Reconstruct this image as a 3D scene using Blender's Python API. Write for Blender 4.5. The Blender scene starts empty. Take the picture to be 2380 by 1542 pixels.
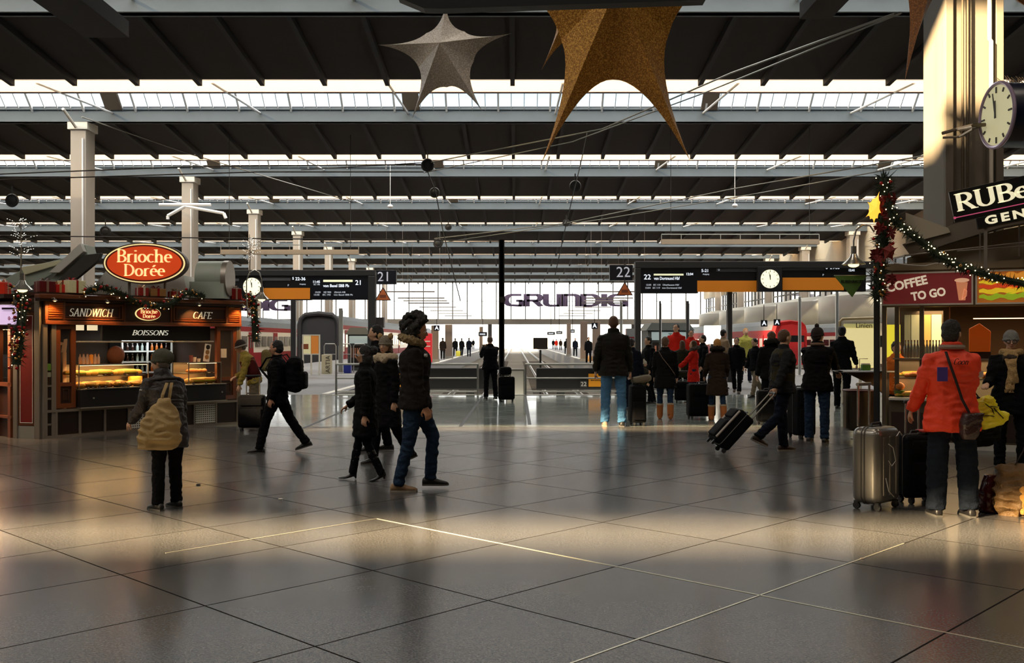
import bpy, bmesh, math, random
from math import pi, sin, cos, radians as R
from mathutils import Vector, Matrix, noise
V = Vector
random.seed(7)
S = bpy.context.scene
COL = S.collection
FPX, CX, HY, CAMH = 2300.0, 1198.0, 792.0, 1.52

# ---------- photograph geometry: pixel (2380x1542) -> place ----------
def P(px, py, Y):
    return V(((px-CX)/FPX*Y, Y, CAMH+(HY-py)/FPX*Y))
def G(px, py):
    Y = FPX*CAMH/(py-HY)
    return V(((px-CX)/FPX*Y, Y, 0))
def GX(px, Y):
    return (px-CX)/FPX*Y
def HZ(py, Y):
    return CAMH+(HY-py)/FPX*Y

# ---------- materials ----------
_M = {}
def mat(name, col=(.5,.5,.5), rough=.6, metal=0, spec=.5, emit=None, es=1.0, var=0, vs=8, bump=0, bs=60, trans=0, coat=0):
    if name in _M: return _M[name]
    m = bpy.data.materials.new(name); m.use_nodes = True
    nt = m.node_tree; b = nt.nodes['Principled BSDF']
    b.inputs['Base Color'].default_value = (*col, 1)
    b.inputs['Roughness'].default_value = rough
    b.inputs['Metallic'].default_value = metal
    b.inputs['Specular IOR Level'].default_value = spec
    if coat: b.inputs['Coat Weight'].default_value = coat
    if emit:
        b.inputs['Emission Color'].default_value = (*emit, 1)
        b.inputs['Emission Strength'].default_value = es
    if var or bump:
        tc = nt.nodes.new('ShaderNodeTexCoord')
    if var:
        n = nt.nodes.new('ShaderNodeTexNoise'); n.inputs['Scale'].default_value = vs; n.inputs['Detail'].default_value = 4
        nt.links.new(tc.outputs['Object'], n.inputs['Vector'])
        mx = nt.nodes.new('ShaderNodeMixRGB'); mx.blend_type = 'MIX'
        mx.inputs[1].default_value = tuple(max(0, c*(1-var)) for c in col)+(1,)
        mx.inputs[2].default_value = tuple(min(1, c*(1+var)) for c in col)+(1,)
        nt.links.new(n.outputs['Fac'], mx.inputs[0]); nt.links.new(mx.outputs[0], b.inputs['Base Color'])
    if bump:
        n2 = nt.nodes.new('ShaderNodeTexNoise'); n2.inputs['Scale'].default_value = bs; n2.inputs['Detail'].default_value = 3
        nt.links.new(tc.outputs['Object'], n2.inputs['Vector'])
        bp = nt.nodes.new('ShaderNodeBump'); bp.inputs['Strength'].default_value = bump; bp.inputs['Distance'].default_value = .02
        nt.links.new(n2.outputs['Fac'], bp.inputs['Height']); nt.links.new(bp.outputs[0], b.inputs['Normal'])
    _M[name] = m
    return m
def glass(name='clear_glass', tint=(.95,.98,1), gl=.12):
    if name in _M: return _M[name]
    m = bpy.data.materials.new(name); m.use_nodes = True; nt = m.node_tree; nt.nodes.clear()
    o = nt.nodes.new('ShaderNodeOutputMaterial'); t = nt.nodes.new('ShaderNodeBsdfTransparent'); g = nt.nodes.new('ShaderNodeBsdfGlossy')
    t.inputs[0].default_value = (*tint, 1); g.inputs['Roughness'].default_value = .03
    x = nt.nodes.new('ShaderNodeMixShader')
    f = nt.nodes.new('ShaderNodeFresnel'); f.inputs[0].default_value = 1.45
    ml = nt.nodes.new('ShaderNodeMath'); ml.operation = 'MULTIPLY'; ml.inputs[1].default_value = gl*8
    ml.use_clamp = True
    nt.links.new(f.outputs[0], ml.inputs[0]); nt.links.new(ml.outputs[0], x.inputs[0])
    nt.links.new(t.outputs[0], x.inputs[1]); nt.links.new(g.outputs[0], x.inputs[2]); nt.links.new(x.outputs[0], o.inputs[0])
    _M[name] = m
    return m
def C8(r, g, b):   # sRGB bytes to linear
    f = lambda c: (c/255/12.92) if c/255 <= .04045 else ((c/255+.055)/1.055)**2.4
    return (f(r), f(g), f(b))

# ---------- mesh builder ----------
class MB:
    def __init__(s): s.v = []; s.f = []; s.mi = []; s.M = Matrix.Identity(4); s.m = 0
    def add(s, vs, fs, M=None):
        o = len(s.v); T = s.M @ M if M is not None else s.M
        s.v += [T @ V(p) for p in vs]
        s.f += [tuple(i+o for i in f) for f in fs]; s.mi += [s.m]*len(fs)
        return s
    def box(s, c, d, M=None, tw=1.0):
        x, y, z = d[0]/2, d[1]/2, d[2]/2; cx, cy, cz = c
        vs = [(cx+a*x*(tw if e > 0 else 1), cy+b*y*(tw if e > 0 else 1), cz+e*z) for e in (-1, 1) for a, b in ((-1,-1),(1,-1),(1,1),(-1,1))]
        return s.add(vs, [(3,2,1,0),(4,5,6,7),(0,1,5,4),(1,2,6,5),(2,3,7,6),(3,0,4,7)], M)
    def b2(s, a, b, M=None):
        return s.box([(a[i]+b[i])/2 for i in range(3)], [abs(b[i]-a[i]) for i in range(3)], M)
    def rbox(s, c, d, r, seg=3, M=None):      # rounded box: superellipsoid-like corners
        x, y, z = d[0]/2, d[1]/2, d[2]/2; r = min(r, x*.99, y*.99, z*.99)
        vs = []; fs = []; n = 4*(seg+1); st = []
        for k in range(seg+1):
            t = -pi/2+pi/2*k/seg; st.append((-z+r+r*sin(t), r*cos(t)))
        for k in range(seg+1):
            t = pi/2*k/seg; st.append((z-r+r*sin(t), r*cos(t)))
        for (h, rr) in st:
            for q in range(4):
                sx = (1,-1,-1,1)[q]; sy = (1,1,-1,-1)[q]
                for k in range(seg+1):
                    t = pi/2*q+pi/2*k/seg
                    vs.append((c[0]+sx*(x-r)+rr*cos(t), c[1]+sy*(y-r)+rr*sin(t), c[2]+h))
        for i in range(len(st)-1):
            for j in range(n):
                a = i*n+j; b = i*n+(j+1) % n
                fs.append((a, b, b+n, a+n))
        fs.append(tuple(range(n-1, -1, -1))); fs.append(tuple(range((len(st)-1)*n, len(st)*n)))
        return s.add(vs, fs, M)
    def tube(s, pts, r, n=8, cap=True, closed=False):
        pts = [V(p) for p in pts]; N = len(pts); rr = r if isinstance(r, (list, tuple)) else [r]*N
        vs = []; fs = []; up = None
        for i, p in enumerate(pts):
            t = (pts[(i+1) % N]-pts[i-1]) if closed else (pts[min(i+1, N-1)]-pts[max(i-1, 0)])
            if t.length < 1e-9: t = V((0,0,1))
            t.normalize()
            if up is None:
                up = V((0,0,1)) if abs(t.z) < .9 else V((0,1,0))
            a = t.cross(up)
            if a.length < 1e-6: a = t.cross(V((1,0,0)))
            a.normalize(); b = a.cross(t); up = b
            ri = rr[i]; ra, rb = ri if isinstance(ri, (tuple, list)) else (ri, ri)
            for j in range(n):
                q = 2*pi*j/n; vs.append(p+a*(ra*cos(q))+b*(rb*sin(q)))
        for i in range(N if closed else N-1):
            for j in range(n):
                A = i*n; B = ((i+1) % N)*n
                fs.append((A+j, A+(j+1) % n, B+(j+1) % n, B+j))
        if cap and not closed:
            fs.append(tuple(range(n-1, -1, -1))); fs.append(tuple((N-1)*n+j for j in range(n)))
        return s.add(vs, fs)
    def cyl(s, a, b, r, n=12, r2=None): return s.tube([a, b], [r, r if r2 is None else r2], n)
    def lathe(s, prof, n=24, M=None):     # prof: (r, z)
        vs = [(r*cos(2*pi*j/n), r*sin(2*pi*j/n), z) for r, z in prof for j in range(n)]; fs = []
        for i in range(len(prof)-1):
            for j in range(n): fs.append((i*n+j, i*n+(j+1) % n, (i+1)*n+(j+1) % n, (i+1)*n+j))
        fs.append(tuple(range(n-1, -1, -1))); fs.append(tuple((len(prof)-1)*n+j for j in range(n)))
        return s.add(vs, fs, M)
    def ell(s, c, r, n=16, m=10, M=None):
        vs = []; fs = []
        for i in range(m+1):
            t = -pi/2+pi*i/m
            if i in (0, m): vs.append((c[0], c[1], c[2]+r[2]*sin(t))); continue
            for j in range(n):
                q = 2*pi*j/n; vs.append((c[0]+r[0]*cos(t)*cos(q), c[1]+r[1]*cos(t)*sin(q), c[2]+r[2]*sin(t)))
        top = len(vs)-1
        for j in range(n): fs.append((0, 1+(j+1) % n, 1+j))
        for i in range(m-2):
            for j in range(n): a = 1+i*n; fs.append((a+j, a+(j+1) % n, a+n+(j+1) % n, a+n+j))
        a = 1+(m-2)*n
        for j in range(n): fs.append((a+j, a+(j+1) % n, top))
        return s.add(vs, fs, M)
    def prism(s, poly, y0, y1, M=None):   # polygon in xz (seen from -y), extruded from y0 to y1
        n = len(poly); vs = [(x, y0, z) for x, z in poly]+[(x, y1, z) for x, z in poly]
        fs = [tuple(range(n)), tuple(range(2*n-1, n-1, -1))]+[(i, i+n, (i+1) % n+n, (i+1) % n) for i in range(n)]
        return s.add(vs, fs, M)
    def quad(s, a, b, c, d): return s.add([a, b, c, d], [(0,1,2,3)])
    def frame(s, x0, z0, x1, z1, w, y0, y1):   # rectangular frame in xz
        s.b2((x0,y0,z0),(x1,y1,z0+w)); s.b2((x0,y0,z1-w),(x1,y1,z1))
        s.b2((x0,y0,z0+w),(x0+w,y1,z1-w)); s.b2((x1-w,y0,z0+w),(x1,y1,z1-w)); return s
    def build(s, name, mats, parent=None, smooth=False, bevel=0):
        me = bpy.data.meshes.new(name); me.from_pydata([tuple(p) for p in s.v], [], s.f)
        for m in (mats if isinstance(mats, (list, tuple)) else [mats]): me.materials.append(m)
        if any(s.mi): me.polygons.foreach_set('material_index', s.mi)
        if smooth:
            me.polygons.foreach_set('use_smooth', [True]*len(me.polygons))
            if smooth != 2: me.set_sharp_from_angle(angle=R(35))
        me.update()
        o = bpy.data.objects.new(name, me); COL.objects.link(o)
        if parent: o.parent = parent
        if bevel:
            b = o.modifiers.new('bevel', 'BEVEL'); b.width = bevel; b.segments = 2; b.limit_method = 'ANGLE'
        return o
def tag(o, label=None, cat=None, group=None, kind=None):
    if label: o['label'] = label
    if cat: o['category'] = cat
    if group: o['group'] = group
    if kind: o['kind'] = kind
    return o
def thing(name, label, cat, loc=(0,0,0), rz=0, group=None):
    o = bpy.data.objects.new(name, None); COL.objects.link(o); o.empty_display_size = .1
    o.location = loc; o.rotation_euler = (0,0,rz)
    return tag(o, label, cat, group)
def struct(name, mb, m, smooth=False, label=None):
    o = mb.build(name, m, None, smooth); o['kind'] = 'structure'
    if label: o['label'] = label
    return o
def dup(root, loc=None, rz=None, label=None, group=None, sc=None):
    r = root.copy(); COL.objects.link(r)
    if loc is not None: r.location = loc
    if rz is not None: r.rotation_euler = (0,0,rz)
    if sc is not None: r.scale = (sc,sc,sc) if not isinstance(sc, tuple) else sc
    if label: r['label'] = label
    if group: r['group'] = group
    for ch in list(root.children):
        c = ch.copy(); COL.objects.link(c); c.parent = r
        for g in ch.children:
            d = g.copy(); COL.objects.link(d); d.parent = c
    return r
def remesh(o, vox, smooth=2, disp=0, dscale=6.0, fold=0):
    m = o.modifiers.new('r', 'REMESH'); m.mode = 'VOXEL'; m.voxel_size = vox; m.use_smooth_shade = True
    if smooth:
        k = o.modifiers.new('s', 'SMOOTH'); k.iterations = smooth; k.factor = .5
    dg = bpy.context.evaluated_depsgraph_get()
    me = bpy.data.meshes.new_from_object(o.evaluated_get(dg), depsgraph=dg)
    old = o.data; o.modifiers.clear(); mats = list(old.materials); o.data = me
    me.materials.clear()
    for x in mats: me.materials.append(x)
    if disp:
        me.update()
        nr = [v.normal.copy() for v in me.vertices]
        for v, n_ in zip(me.vertices, nr):
            p = v.co*dscale
            a = noise.noise(V((p.x, p.y, p.z*(1.7 if fold else 1))))
            a = (1-abs(a)*2.2) if fold else a
            v.co += n_*(a*disp)
    me.polygons.foreach_set('use_smooth', [True]*len(me.polygons))
    bpy.data.meshes.remove(old)
    return o
# ---------- text ----------
def text_mesh(txt, size, depth=.004, bold=0, shear=0, align='CENTER', space=1.0):
    cu = bpy.data.curves.new('t', 'FONT'); cu.body = txt; cu.size = size; cu.extrude = depth; cu.offset = bold
    cu.shear = shear; cu.align_x = align; cu.align_y = 'CENTER'; cu.space_character = space; cu.resolution_u = 3
    o = bpy.data.objects.new('t', cu); COL.objects.link(o)
    dg = bpy.context.evaluated_depsgraph_get()
    me = bpy.data.meshes.new_from_object(o.evaluated_get(dg), depsgraph=dg)
    bpy.data.objects.remove(o); bpy.data.curves.remove(cu)
    return me
def lettering(txt, size, m, parent, x, y, z, depth=.004, name='lettering', rz=0, tilt=0, fit=None, **k):
    """letters standing in the xz plane of the parent, read from -y"""
    me = text_mesh(txt, size, depth, **k); me.name = name; me.materials.append(m)
    if fit:
        xs = [v.co.x for v in me.vertices]; w = max(xs)-min(xs)
        f = fit/w
        for v in me.vertices: v.co.x *= f
    o = bpy.data.objects.new(name, me); COL.objects.link(o); o.parent = parent
    o.location = (x, y, z); o.rotation_euler = (pi/2, -tilt if False else 0, rz)
    if tilt: o.rotation_euler = (Matrix.Rotation(rz,3,'Z') @ Matrix.Rotation(tilt,3,'Y') @ Matrix.Rotation(pi/2,3,'X')).to_euler()
    return o
# seriffed capitals drawn with a broad nib
def arc(cx, cy, rx, ry, a0, a1, n=14):
    return [(cx+rx*cos(R(a0+(a1-a0)*i/n)), cy+ry*sin(R(a0+(a1-a0)*i/n))) for i in range(n+1)]
GL = {
 'B': (.62, [[(.14,0),(.14,1)], [(.14,.97),(.3,.97)]+arc(.32,.745,.2,.225,90,-90)+[(.14,.52)], [(.14,.5),(.3,.5)]+arc(.33,.265,.24,.235,90,-90)+[(.14,.03)]], [(.14,0),(.14,1)]),
 'R': (.68, [[(.14,0),(.14,1)], [(.14,.97),(.3,.97)]+arc(.32,.73,.22,.24,90,-90)+[(.14,.49)], [(.32,.49),(.62,.02)]], [(.14,0),(.14,1),(.64,0)]),
 'D': (.76, [[(.14,0),(.14,1)], [(.14,.97),(.28,.97)]+arc(.3,.5,.36,.47,90,-90)+[(.14,.03)]], [(.14,0),(.14,1)]),
 'S': (.54, [arc(.27,.74,.19,.23,30,215,12)+arc(.27,.26,.21,.24,50,-150,14)], []),
 'A': (.74, [[(.1,0),(.37,1)], [(.37,1),(.65,0)], [(.2,.34),(.54,.34)]], [(.1,0),(.65,0)]),
 'N': (.8, [[(.15,0),(.15,1)], [(.15,1),(.65,0)], [(.65,0),(.65,1)]], [(.15,0),(.15,1),(.65,1)]),
 'W': (1.0, [[(.08,1),(.29,0)], [(.29,0),(.5,1)], [(.5,1),(.7,0)], [(.7,0),(.92,1)]], [(.08,1),(.5,1),(.92,1)]),
 'I': (.32, [[(.16,0),(.16,1)]], [(.16,0),(.16,1)]),
 'C': (.68, [arc(.38,.5,.29,.48,42,318,20)], []),
 'H': (.8, [[(.15,0),(.15,1)], [(.65,0),(.65,1)], [(.15,.5),(.65,.5)]], [(.15,0),(.15,1),(.65,0),(.65,1)]),
 'F': (.58, [[(.14,0),(.14,1)], [(.14,.97),(.52,.97)], [(.14,.52),(.42,.52)], [(.52,.99),(.52,.83)]], [(.14,0),(.14,1)]),
 'E': (.6, [[(.14,0),(.14,1)], [(.14,.97),(.52,.97)], [(.14,.52),(.42,.52)], [(.14,.03),(.54,.03)], [(.52,.99),(.52,.83)], [(.54,.01),(.54,.17)]], [(.14,0),(.14,1)]),
 'O': (.8, [arc(.4,.5,.31,.48,90,450,28)], []),
 'U': (.76, [[(.14,1),(.14,.3)]+arc(.38,.3,.24,.28,180,360,12)+[(.62,1)]], [(.14,1),(.62,1)]),
 'r': (.44, [[(.14,0),(.14,.64)], [(.14,.45)]+arc(.32,.44,.17,.2,160,60,6)], [(.14,0)]),
 'i': (.28, [[(.14,0),(.14,.64)], [(.14,.84),(.14,.93)]], [(.14,0)]),
 'o': (.56, [arc(.28,.32,.21,.31,90,450,22)], []),
 'c': (.48, [arc(.28,.32,.21,.31,50,310,18)], []),
 'h': (.6, [[(.13,0),(.13,1)], [(.13,.42)]+arc(.3,.42,.16,.21,170,0,10)+[(.46,0)]], [(.13,0),(.46,0),(.1,1)]),
 'e': (.52, [[(.09,.36),(.46,.36)]+arc(.28,.33,.19,.3,0,300,18)], []),
 'é': (.52, [[(.09,.36),(.46,.36)]+arc(.28,.33,.19,.3,0,300,18), [(.24,.76),(.36,.93)]], []),
 'n': (.6, [[(.13,0),(.13,.64)], [(.13,.42)]+arc(.3,.42,.16,.21,170,0,10)+[(.46,0)]], [(.13,0),(.46,0)]),
 ' ': (.35, [], []),
}
GG = {   # wide heavy sans letters
 'G': (1.25, [[(1.05,.93),(.45,.93)]+arc(.5,.5,.4,.43,110,250,10)+[(1.06,.07)], [(1.06,.0),(1.06,.5)], [(.72,.46),(1.12,.46)]]),
 'R': (1.15, [[(.12,0),(.12,1)], [(.12,.93),(.75,.93)]+arc(.75,.7,.2,.23,90,-90,8)+[(.12,.47)], [(.6,.47),(1.0,.02)]]),
 'U': (1.15, [[(.14,1),(.14,.3)]+arc(.38,.3,.24,.23,180,270,5)+[(.96,.07)], [(.98,0),(.98,1)]]),
 'n': (1.15, [[(.14,0),(.14,1)], [(.1,.93),(.7,.93)]+arc(.72,.68,.24,.25,90,0,6)+[(.96,0)]]),
 'D': (1.2, [[(.12,0),(.12,1)], [(.12,.93),(.6,.93)]+arc(.62,.5,.42,.43,90,-90,14)+[(.12,.07)]]),
 'I': (.42, [[(.2,0),(.2,1)]]),
}
def stroke_text(mb, txt, size, x0=0, z0=0, a=.065, b=.025, shear=0, serif=.1, depth=.01, y=0, glyphs=GL, fit=None, track=0, center=True, M=None):
    W = sum(glyphs[c][0]+track for c in txt)
    sx = fit/(W*size) if fit else 1
    x = -W*size*sx/2 if center else 0
    for ch in txt:
        w, st = glyphs[ch][0], glyphs[ch][1]; se = glyphs[ch][2] if len(glyphs[ch]) > 2 else []
        strips = [(s, a, b) for s in st]
        if serif:
            for (qx, qz) in se:
                strips.append(([(qx-serif-.03, qz+(.02 if qz < .5 else -.02)), (qx+serif+.03, qz+(.02 if qz < .5 else -.02))], .02, .022))
        for (pl, aa, bb) in strips:
            L = []; Rr = []; n = len(pl)
            for i in range(n):
                tx = pl[min(i+1,n-1)][0]-pl[max(i-1,0)][0]; tz = pl[min(i+1,n-1)][1]-pl[max(i-1,0)][1]
                l = math.hypot(tx, tz) or 1; nx, nz = -tz/l, tx/l
                q = math.sqrt(aa*aa*nx*nx+bb*bb*nz*nz) or 1
                ox, oz = aa*aa*nx/q, bb*bb*nz/q
                L.append((pl[i][0]+ox, pl[i][1]+oz)); Rr.append((pl[i][0]-ox, pl[i][1]-oz))
            def T(p, yy):
                return (x0+x+(p[0]+shear*p[1])*size*sx, yy, z0+p[1]*size)
            vs = []
            for i in range(n): vs += [T(L[i], y-depth), T(Rr[i], y-depth), T(L[i], y), T(Rr[i], y)]
            fs = []
            for i in range(n-1):
                k = 4*i; fs += [(k,k+1,k+5,k+4), (k+2,k+6,k+7,k+3), (k,k+4,k+6,k+2), (k+1,k+3,k+7,k+5)]
            fs += [(0,2,3,1), (4*n-4,4*n-3,4*n-1,4*n-2)]
            mb.add(vs, fs, M)
        x += (w+track)*size*sx
    return mb
EXPO, SKY, SUN, FILL = 0.0, 8.5, 62.0, 200.0
# ================= camera, sky, sun =================
cam_d = bpy.data.cameras.new('camera'); cam_d.sensor_width = 36; cam_d.lens = 36*FPX/2380
cam_d.shift_x = -(CX-1190)/2380; cam_d.shift_y = (HY-771)/2380; cam_d.clip_end = 3000
cam = bpy.data.objects.new('camera', cam_d); COL.objects.link(cam)
cam.location = (0,0,CAMH); cam.rotation_euler = (pi/2,0,0); S.camera = cam
vs_ = S.view_settings; vs_.view_transform = 'Standard'; vs_.look = 'None'; vs_.gamma = 1; vs_.use_curve_mapping = False
vs_.exposure = EXPO
try:
    S.cycles.use_denoising = True; S.cycles.max_bounces = 6; S.cycles.diffuse_bounces = 3; S.cycles.glossy_bounces = 3
    S.cycles.transparent_max_bounces = 12; S.cycles.transmission_bounces = 3; S.cycles.caustics_reflective = False; S.cycles.caustics_refractive = False
    S.cycles.sample_clamp_indirect = 4; S.cycles.use_adaptive_sampling = True; S.cycles.adaptive_threshold = .03
except Exception: pass
w = bpy.data.worlds.new('sky'); S.world = w; w.use_nodes = True; nt = w.node_tree; bg = nt.nodes['Background']
tc = nt.nodes.new('ShaderNodeTexCoord'); sp = nt.nodes.new('ShaderNodeSeparateXYZ'); cr = nt.nodes.new('ShaderNodeValToRGB')
nt.links.new(tc.outputs['Generated'], sp.inputs[0]); nt.links.new(sp.outputs['Z'], cr.inputs[0]); nt.links.new(cr.outputs[0], bg.inputs[0])
e = cr.color_ramp.elements; e[0].position = 0; e[0].color = (.5,.46,.36,1); e[1].position = 1; e[1].color = (.98,.92,.84,1)
for p_, c_ in ((.03,(.5,.48,.43,1)), (.1,(.48,.48,.48,1)), (.24,(.12,.16,.19,1)), (.36,(.13,.18,.21,1)), (.6,(.98,.93,.86,1))):
    q = e.new(p_); q.color = c_
bg.inputs[1].default_value = SKY
sd = bpy.data.lights.new('sun', 'SUN'); sd.energy = SUN; sd.color = (1,.74,.42); sd.angle = R(.9)
so = bpy.data.objects.new('sun', sd); COL.objects.link(so)
SD = V((.75,.52,-.37)).normalized(); so.rotation_euler = SD.to_track_quat('-Z','Y').to_euler(); so.location = (-30,-20,40)

# ================= materials of the building =================
m_dark = mat('dark_roof', C8(36,28,23), .85, var=.2, vs=3)
m_rib = mat('roof_rib', C8(14,12,12), .7)
m_grey = mat('grey_beam', C8(88,96,101), .6, var=.12, vs=1.5)
m_colm = mat('column_paint', C8(150,140,128), .6, var=.08, vs=1)
m_steel = mat('dark_steel', C8(42,38,36), .5)
m_rail = mat('steel_rail', C8(170,170,168), .3, .8)
m_conc = mat('concrete', C8(130,128,120), .85, var=.2, vs=2)
m_black = mat('black_paint', (.008,.008,.009), .5)
m_alu = mat('aluminium', C8(170,168,162), .35, .7)
m_gl = glass()
def translucent(name, col, t=.75):
    m = bpy.data.materials.new(name); m.use_nodes = True; nt = m.node_tree; nt.nodes.clear()
    o = nt.nodes.new('ShaderNodeOutputMaterial'); a = nt.nodes.new('ShaderNodeBsdfDiffuse'); b = nt.nodes.new('ShaderNodeBsdfTranslucent'); x = nt.nodes.new('ShaderNodeMixShader')
    a.inputs[0].default_value = (*col,1); b.inputs[0].default_value = (*col,1); x.inputs[0].default_value = t
    nt.links.new(a.outputs[0], x.inputs[1]); nt.links.new(b.outputs[0], x.inputs[2]); nt.links.new(x.outputs[0], o.inputs[0]); return m
m_white = translucent('opal_panel', (.62,.57,.52), .6)

# polished stone floor
E1 = R(46.1)
m_floor = bpy.data.materials.new('polished_stone'); m_floor.use_nodes = True; nt = m_floor.node_tree; b = nt.nodes['Principled BSDF']
tc = nt.nodes.new('ShaderNodeTexCoord'); mp = nt.nodes.new('ShaderNodeMapping'); mp.vector_type = 'POINT'; mp.inputs['Rotation'].default_value = (0,0,-E1)
nt.links.new(tc.outputs['Object'], mp.inputs[0]); sp = nt.nodes.new('ShaderNodeSeparateXYZ'); nt.links.new(mp.outputs[0], sp.inputs[0])
def M_(op, a, b_=None, clamp=False):
    n = nt.nodes.new('ShaderNodeMath'); n.operation = op; n.use_clamp = clamp
    for i, x in enumerate((a, b_)):
        if x is None: continue
        if isinstance(x, (int, float)): n.inputs[i].default_value = x
        else: nt.links.new(x, n.inputs[i])
    return n.outputs[0]
ds = []
ids = []
for out, off, sp_ in ((sp.outputs['X'], 5.26, 1.205), (sp.outputs['Y'], 3.04, 1.085)):
    q = M_('DIVIDE', M_('SUBTRACT', out, off), sp_); ids.append(M_('FLOOR', q)); fr = M_('FRACT', q)
    ds.append(M_('MULTIPLY', M_('MINIMUM', fr, M_('SUBTRACT', 1.0, fr)), sp_))
joint = M_('LESS_THAN', M_('MINIMUM', ds[0], ds[1]), .006)
cb = nt.nodes.new('ShaderNodeCombineXYZ'); nt.links.new(ids[0], cb.inputs[0]); nt.links.new(ids[1], cb.inputs[1])
wn = nt.nodes.new('ShaderNodeTexWhiteNoise'); nt.links.new(cb.outputs[0], wn.inputs[0])
n1 = nt.nodes.new('ShaderNodeTexNoise'); n1.inputs['Scale'].default_value = 75; n1.inputs['Detail'].default_value = 2; nt.links.new(tc.outputs['Object'], n1.inputs[0])
n2 = nt.nodes.new('ShaderNodeTexNoise'); n2.inputs['Scale'].default_value = .8; n2.inputs['Detail'].default_value = 4; nt.links.new(tc.outputs['Object'], n2.inputs[0])
cr = nt.nodes.new('ShaderNodeValToRGB'); nt.links.new(n1.outputs[0], cr.inputs[0])
cr.color_ramp.elements[0].position = .33; cr.color_ramp.elements[0].color = (.036,.036,.037,1); cr.color_ramp.elements[1].position = .62; cr.color_ramp.elements[1].color = (.115,.112,.108,1)
val = M_('ADD', M_('MULTIPLY', n2.outputs[0], .5), M_('ADD', M_('MULTIPLY', wn.outputs[0], .18), .62))
hs = nt.nodes.new('ShaderNodeHueSaturation'); nt.links.new(cr.outputs[0], hs.inputs['Color']); nt.links.new(val, hs.inputs['Value'])
mx = nt.nodes.new('ShaderNodeMixRGB'); nt.links.new(joint, mx.inputs[0]); nt.links.new(hs.outputs[0], mx.inputs[1]); mx.inputs[2].default_value = (.015,.013,.012,1)
sx_ = nt.nodes.new('ShaderNodeSeparateXYZ'); nt.links.new(tc.outputs['Object'], sx_.inputs[0])
zone = M_('GREATER_THAN', sx_.outputs['Y'], 17.45)      # the smoother, paler slabs by the tracks
pz = nt.nodes.new('ShaderNodeMixRGB'); nt.links.new(zone, pz.inputs[0]); nt.links.new(mx.outputs[0], pz.inputs[1]); pz.inputs[2].default_value = (*C8(128,136,132),1)
nt.links.new(pz.outputs[0], b.inputs['Base Color'])
nt.links.new(M_('MAXIMUM', M_('SUBTRACT', M_('ADD', M_('MULTIPLY', n2.outputs[0], .14), .13), M_('MULTIPLY', zone, .08)), M_('MULTIPLY', joint, .9)), b.inputs['Roughness']); nt.links.new(M_('MULTIPLY', M_('SUBTRACT', 1.0, joint), M_('ADD', .40, M_('MULTIPLY', zone, .35))), b.inputs['Specular IOR Level'])

XL, XR, HB, HC = -112.0, 38.6, 13.52, 14.2
ZK = [36.2+18.1*k for k in range(10)]
# ---- floor ----
def slab(name, x0, x1, y0, y1, z, t, m, n=True):
    b = MB(); b.b2((x0,y0,z-t),(x1,y1,z)); return struct(name, b, m)
slab('floor', XL, XR, -24, 27.75, 0, .3, m_floor)
m_asph = mat('asphalt', C8(96,98,104), .75, spec=.3, var=.12, vs=2)
m_edge = mat('white_line', C8(225,222,212), .6)
m_ballast = mat('ballast', C8(86,80,70), .95, var=.5, vs=14, bump=.6, bs=25)
m_plat = mat('platform_paving', C8(112,112,114), .5, var=.1, vs=1)
slab('floor_platform_left', -14, -5.1, 27.75, 235, 0, 1.1, m_plat)
slab('floor_platform_right', 5.1, 15, 27.75, 235, 0, 1.1, m_plat)
slab('floor_far_left', XL, -14, 27.75, 45, 0, 1.0, m_asph)
slab('floor_far_right', 15, XR, 27.75, 45, 0, 1.0, m_asph)
slab('floor_track_bed', -5.1, 5.1, 27.75, 320, -1.05, .3, m_ballast)
slab('floor_track_bed_left', XL, -14, 45, 320, -1.05, .3, m_ballast)
slab('floor_track_bed_right', 15, XR, 45, 320, -1.05, .3, m_ballast)
slab('floor_outside', -400, 400, 235.2, 1500, -1.4, .3, mat('pale_ground', C8(190,180,160), .9))
for i, (x0, x1, y0, y1) in enumerate(((-5.5,-5.3,28,235),(5.3,5.5,28,235),(-14,-5.5,44.2,44.4),(XL,-14,44.2,44.5),(15,XR,44.2,44.5),(5.5,15,44.2,44.4),(-5.1,5.1,27.5,27.75))):
    b = MB(); b.b2((x0,y0,-.02),(x1,y1,.012)); struct('trim_%d' % (i+1), b, m_edge)
# inlaid bright strips between the slabs
def uv(u, v): return V((u*cos(E1)-v*sin(E1), u*sin(E1)+v*cos(E1), 0))
m_strip = mat('brass_strip', C8(235,228,205), .25, .6)
ti = 8
for (u0, v0, u1, v1) in ((2.85,3.04,7.35,3.04), (5.26,-1.9,5.26,3.04), (5.26,3.04,5.26,6.7), (5.26-1.9,6.7,5.26,6.7)):
    a, c = uv(u0, v0), uv(u1, v1); d = (c-a).normalized(); n_ = V((-d.y, d.x, 0))*.0055
    b = MB(); z = V((0,0,.0025)); b.add([a-n_, c-n_, c+n_, a+n_, a-n_+z, c-n_+z, c+n_+z, a+n_+z], [(3,2,1,0),(4,5,6,7),(0,1,5,4),(1,2,6,5),(2,3,7,6),(3,0,4,7)])
    struct('trim_%d' % ti, b, m_strip); ti += 1
for (p0, p1) in (((1070,992),(1122,921)), ((1231,987),(1221,921)), ((705,996),(812,950))):
    a, c = G(*p0), G(*p1); d = (c-a).normalized(); n_ = V((-d.y, d.x, 0))*.03
    b = MB(); z = V((0,0,.003)); b.add([a-n_, c-n_, c+n_, a+n_, a-n_+z, c-n_+z, c+n_+z, a+n_+z], [(3,2,1,0),(4,5,6,7),(0,1,5,4),(1,2,6,5),(2,3,7,6),(3,0,4,7)])
    struct('trim_%d' % ti, b, m_black); ti += 1

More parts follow.
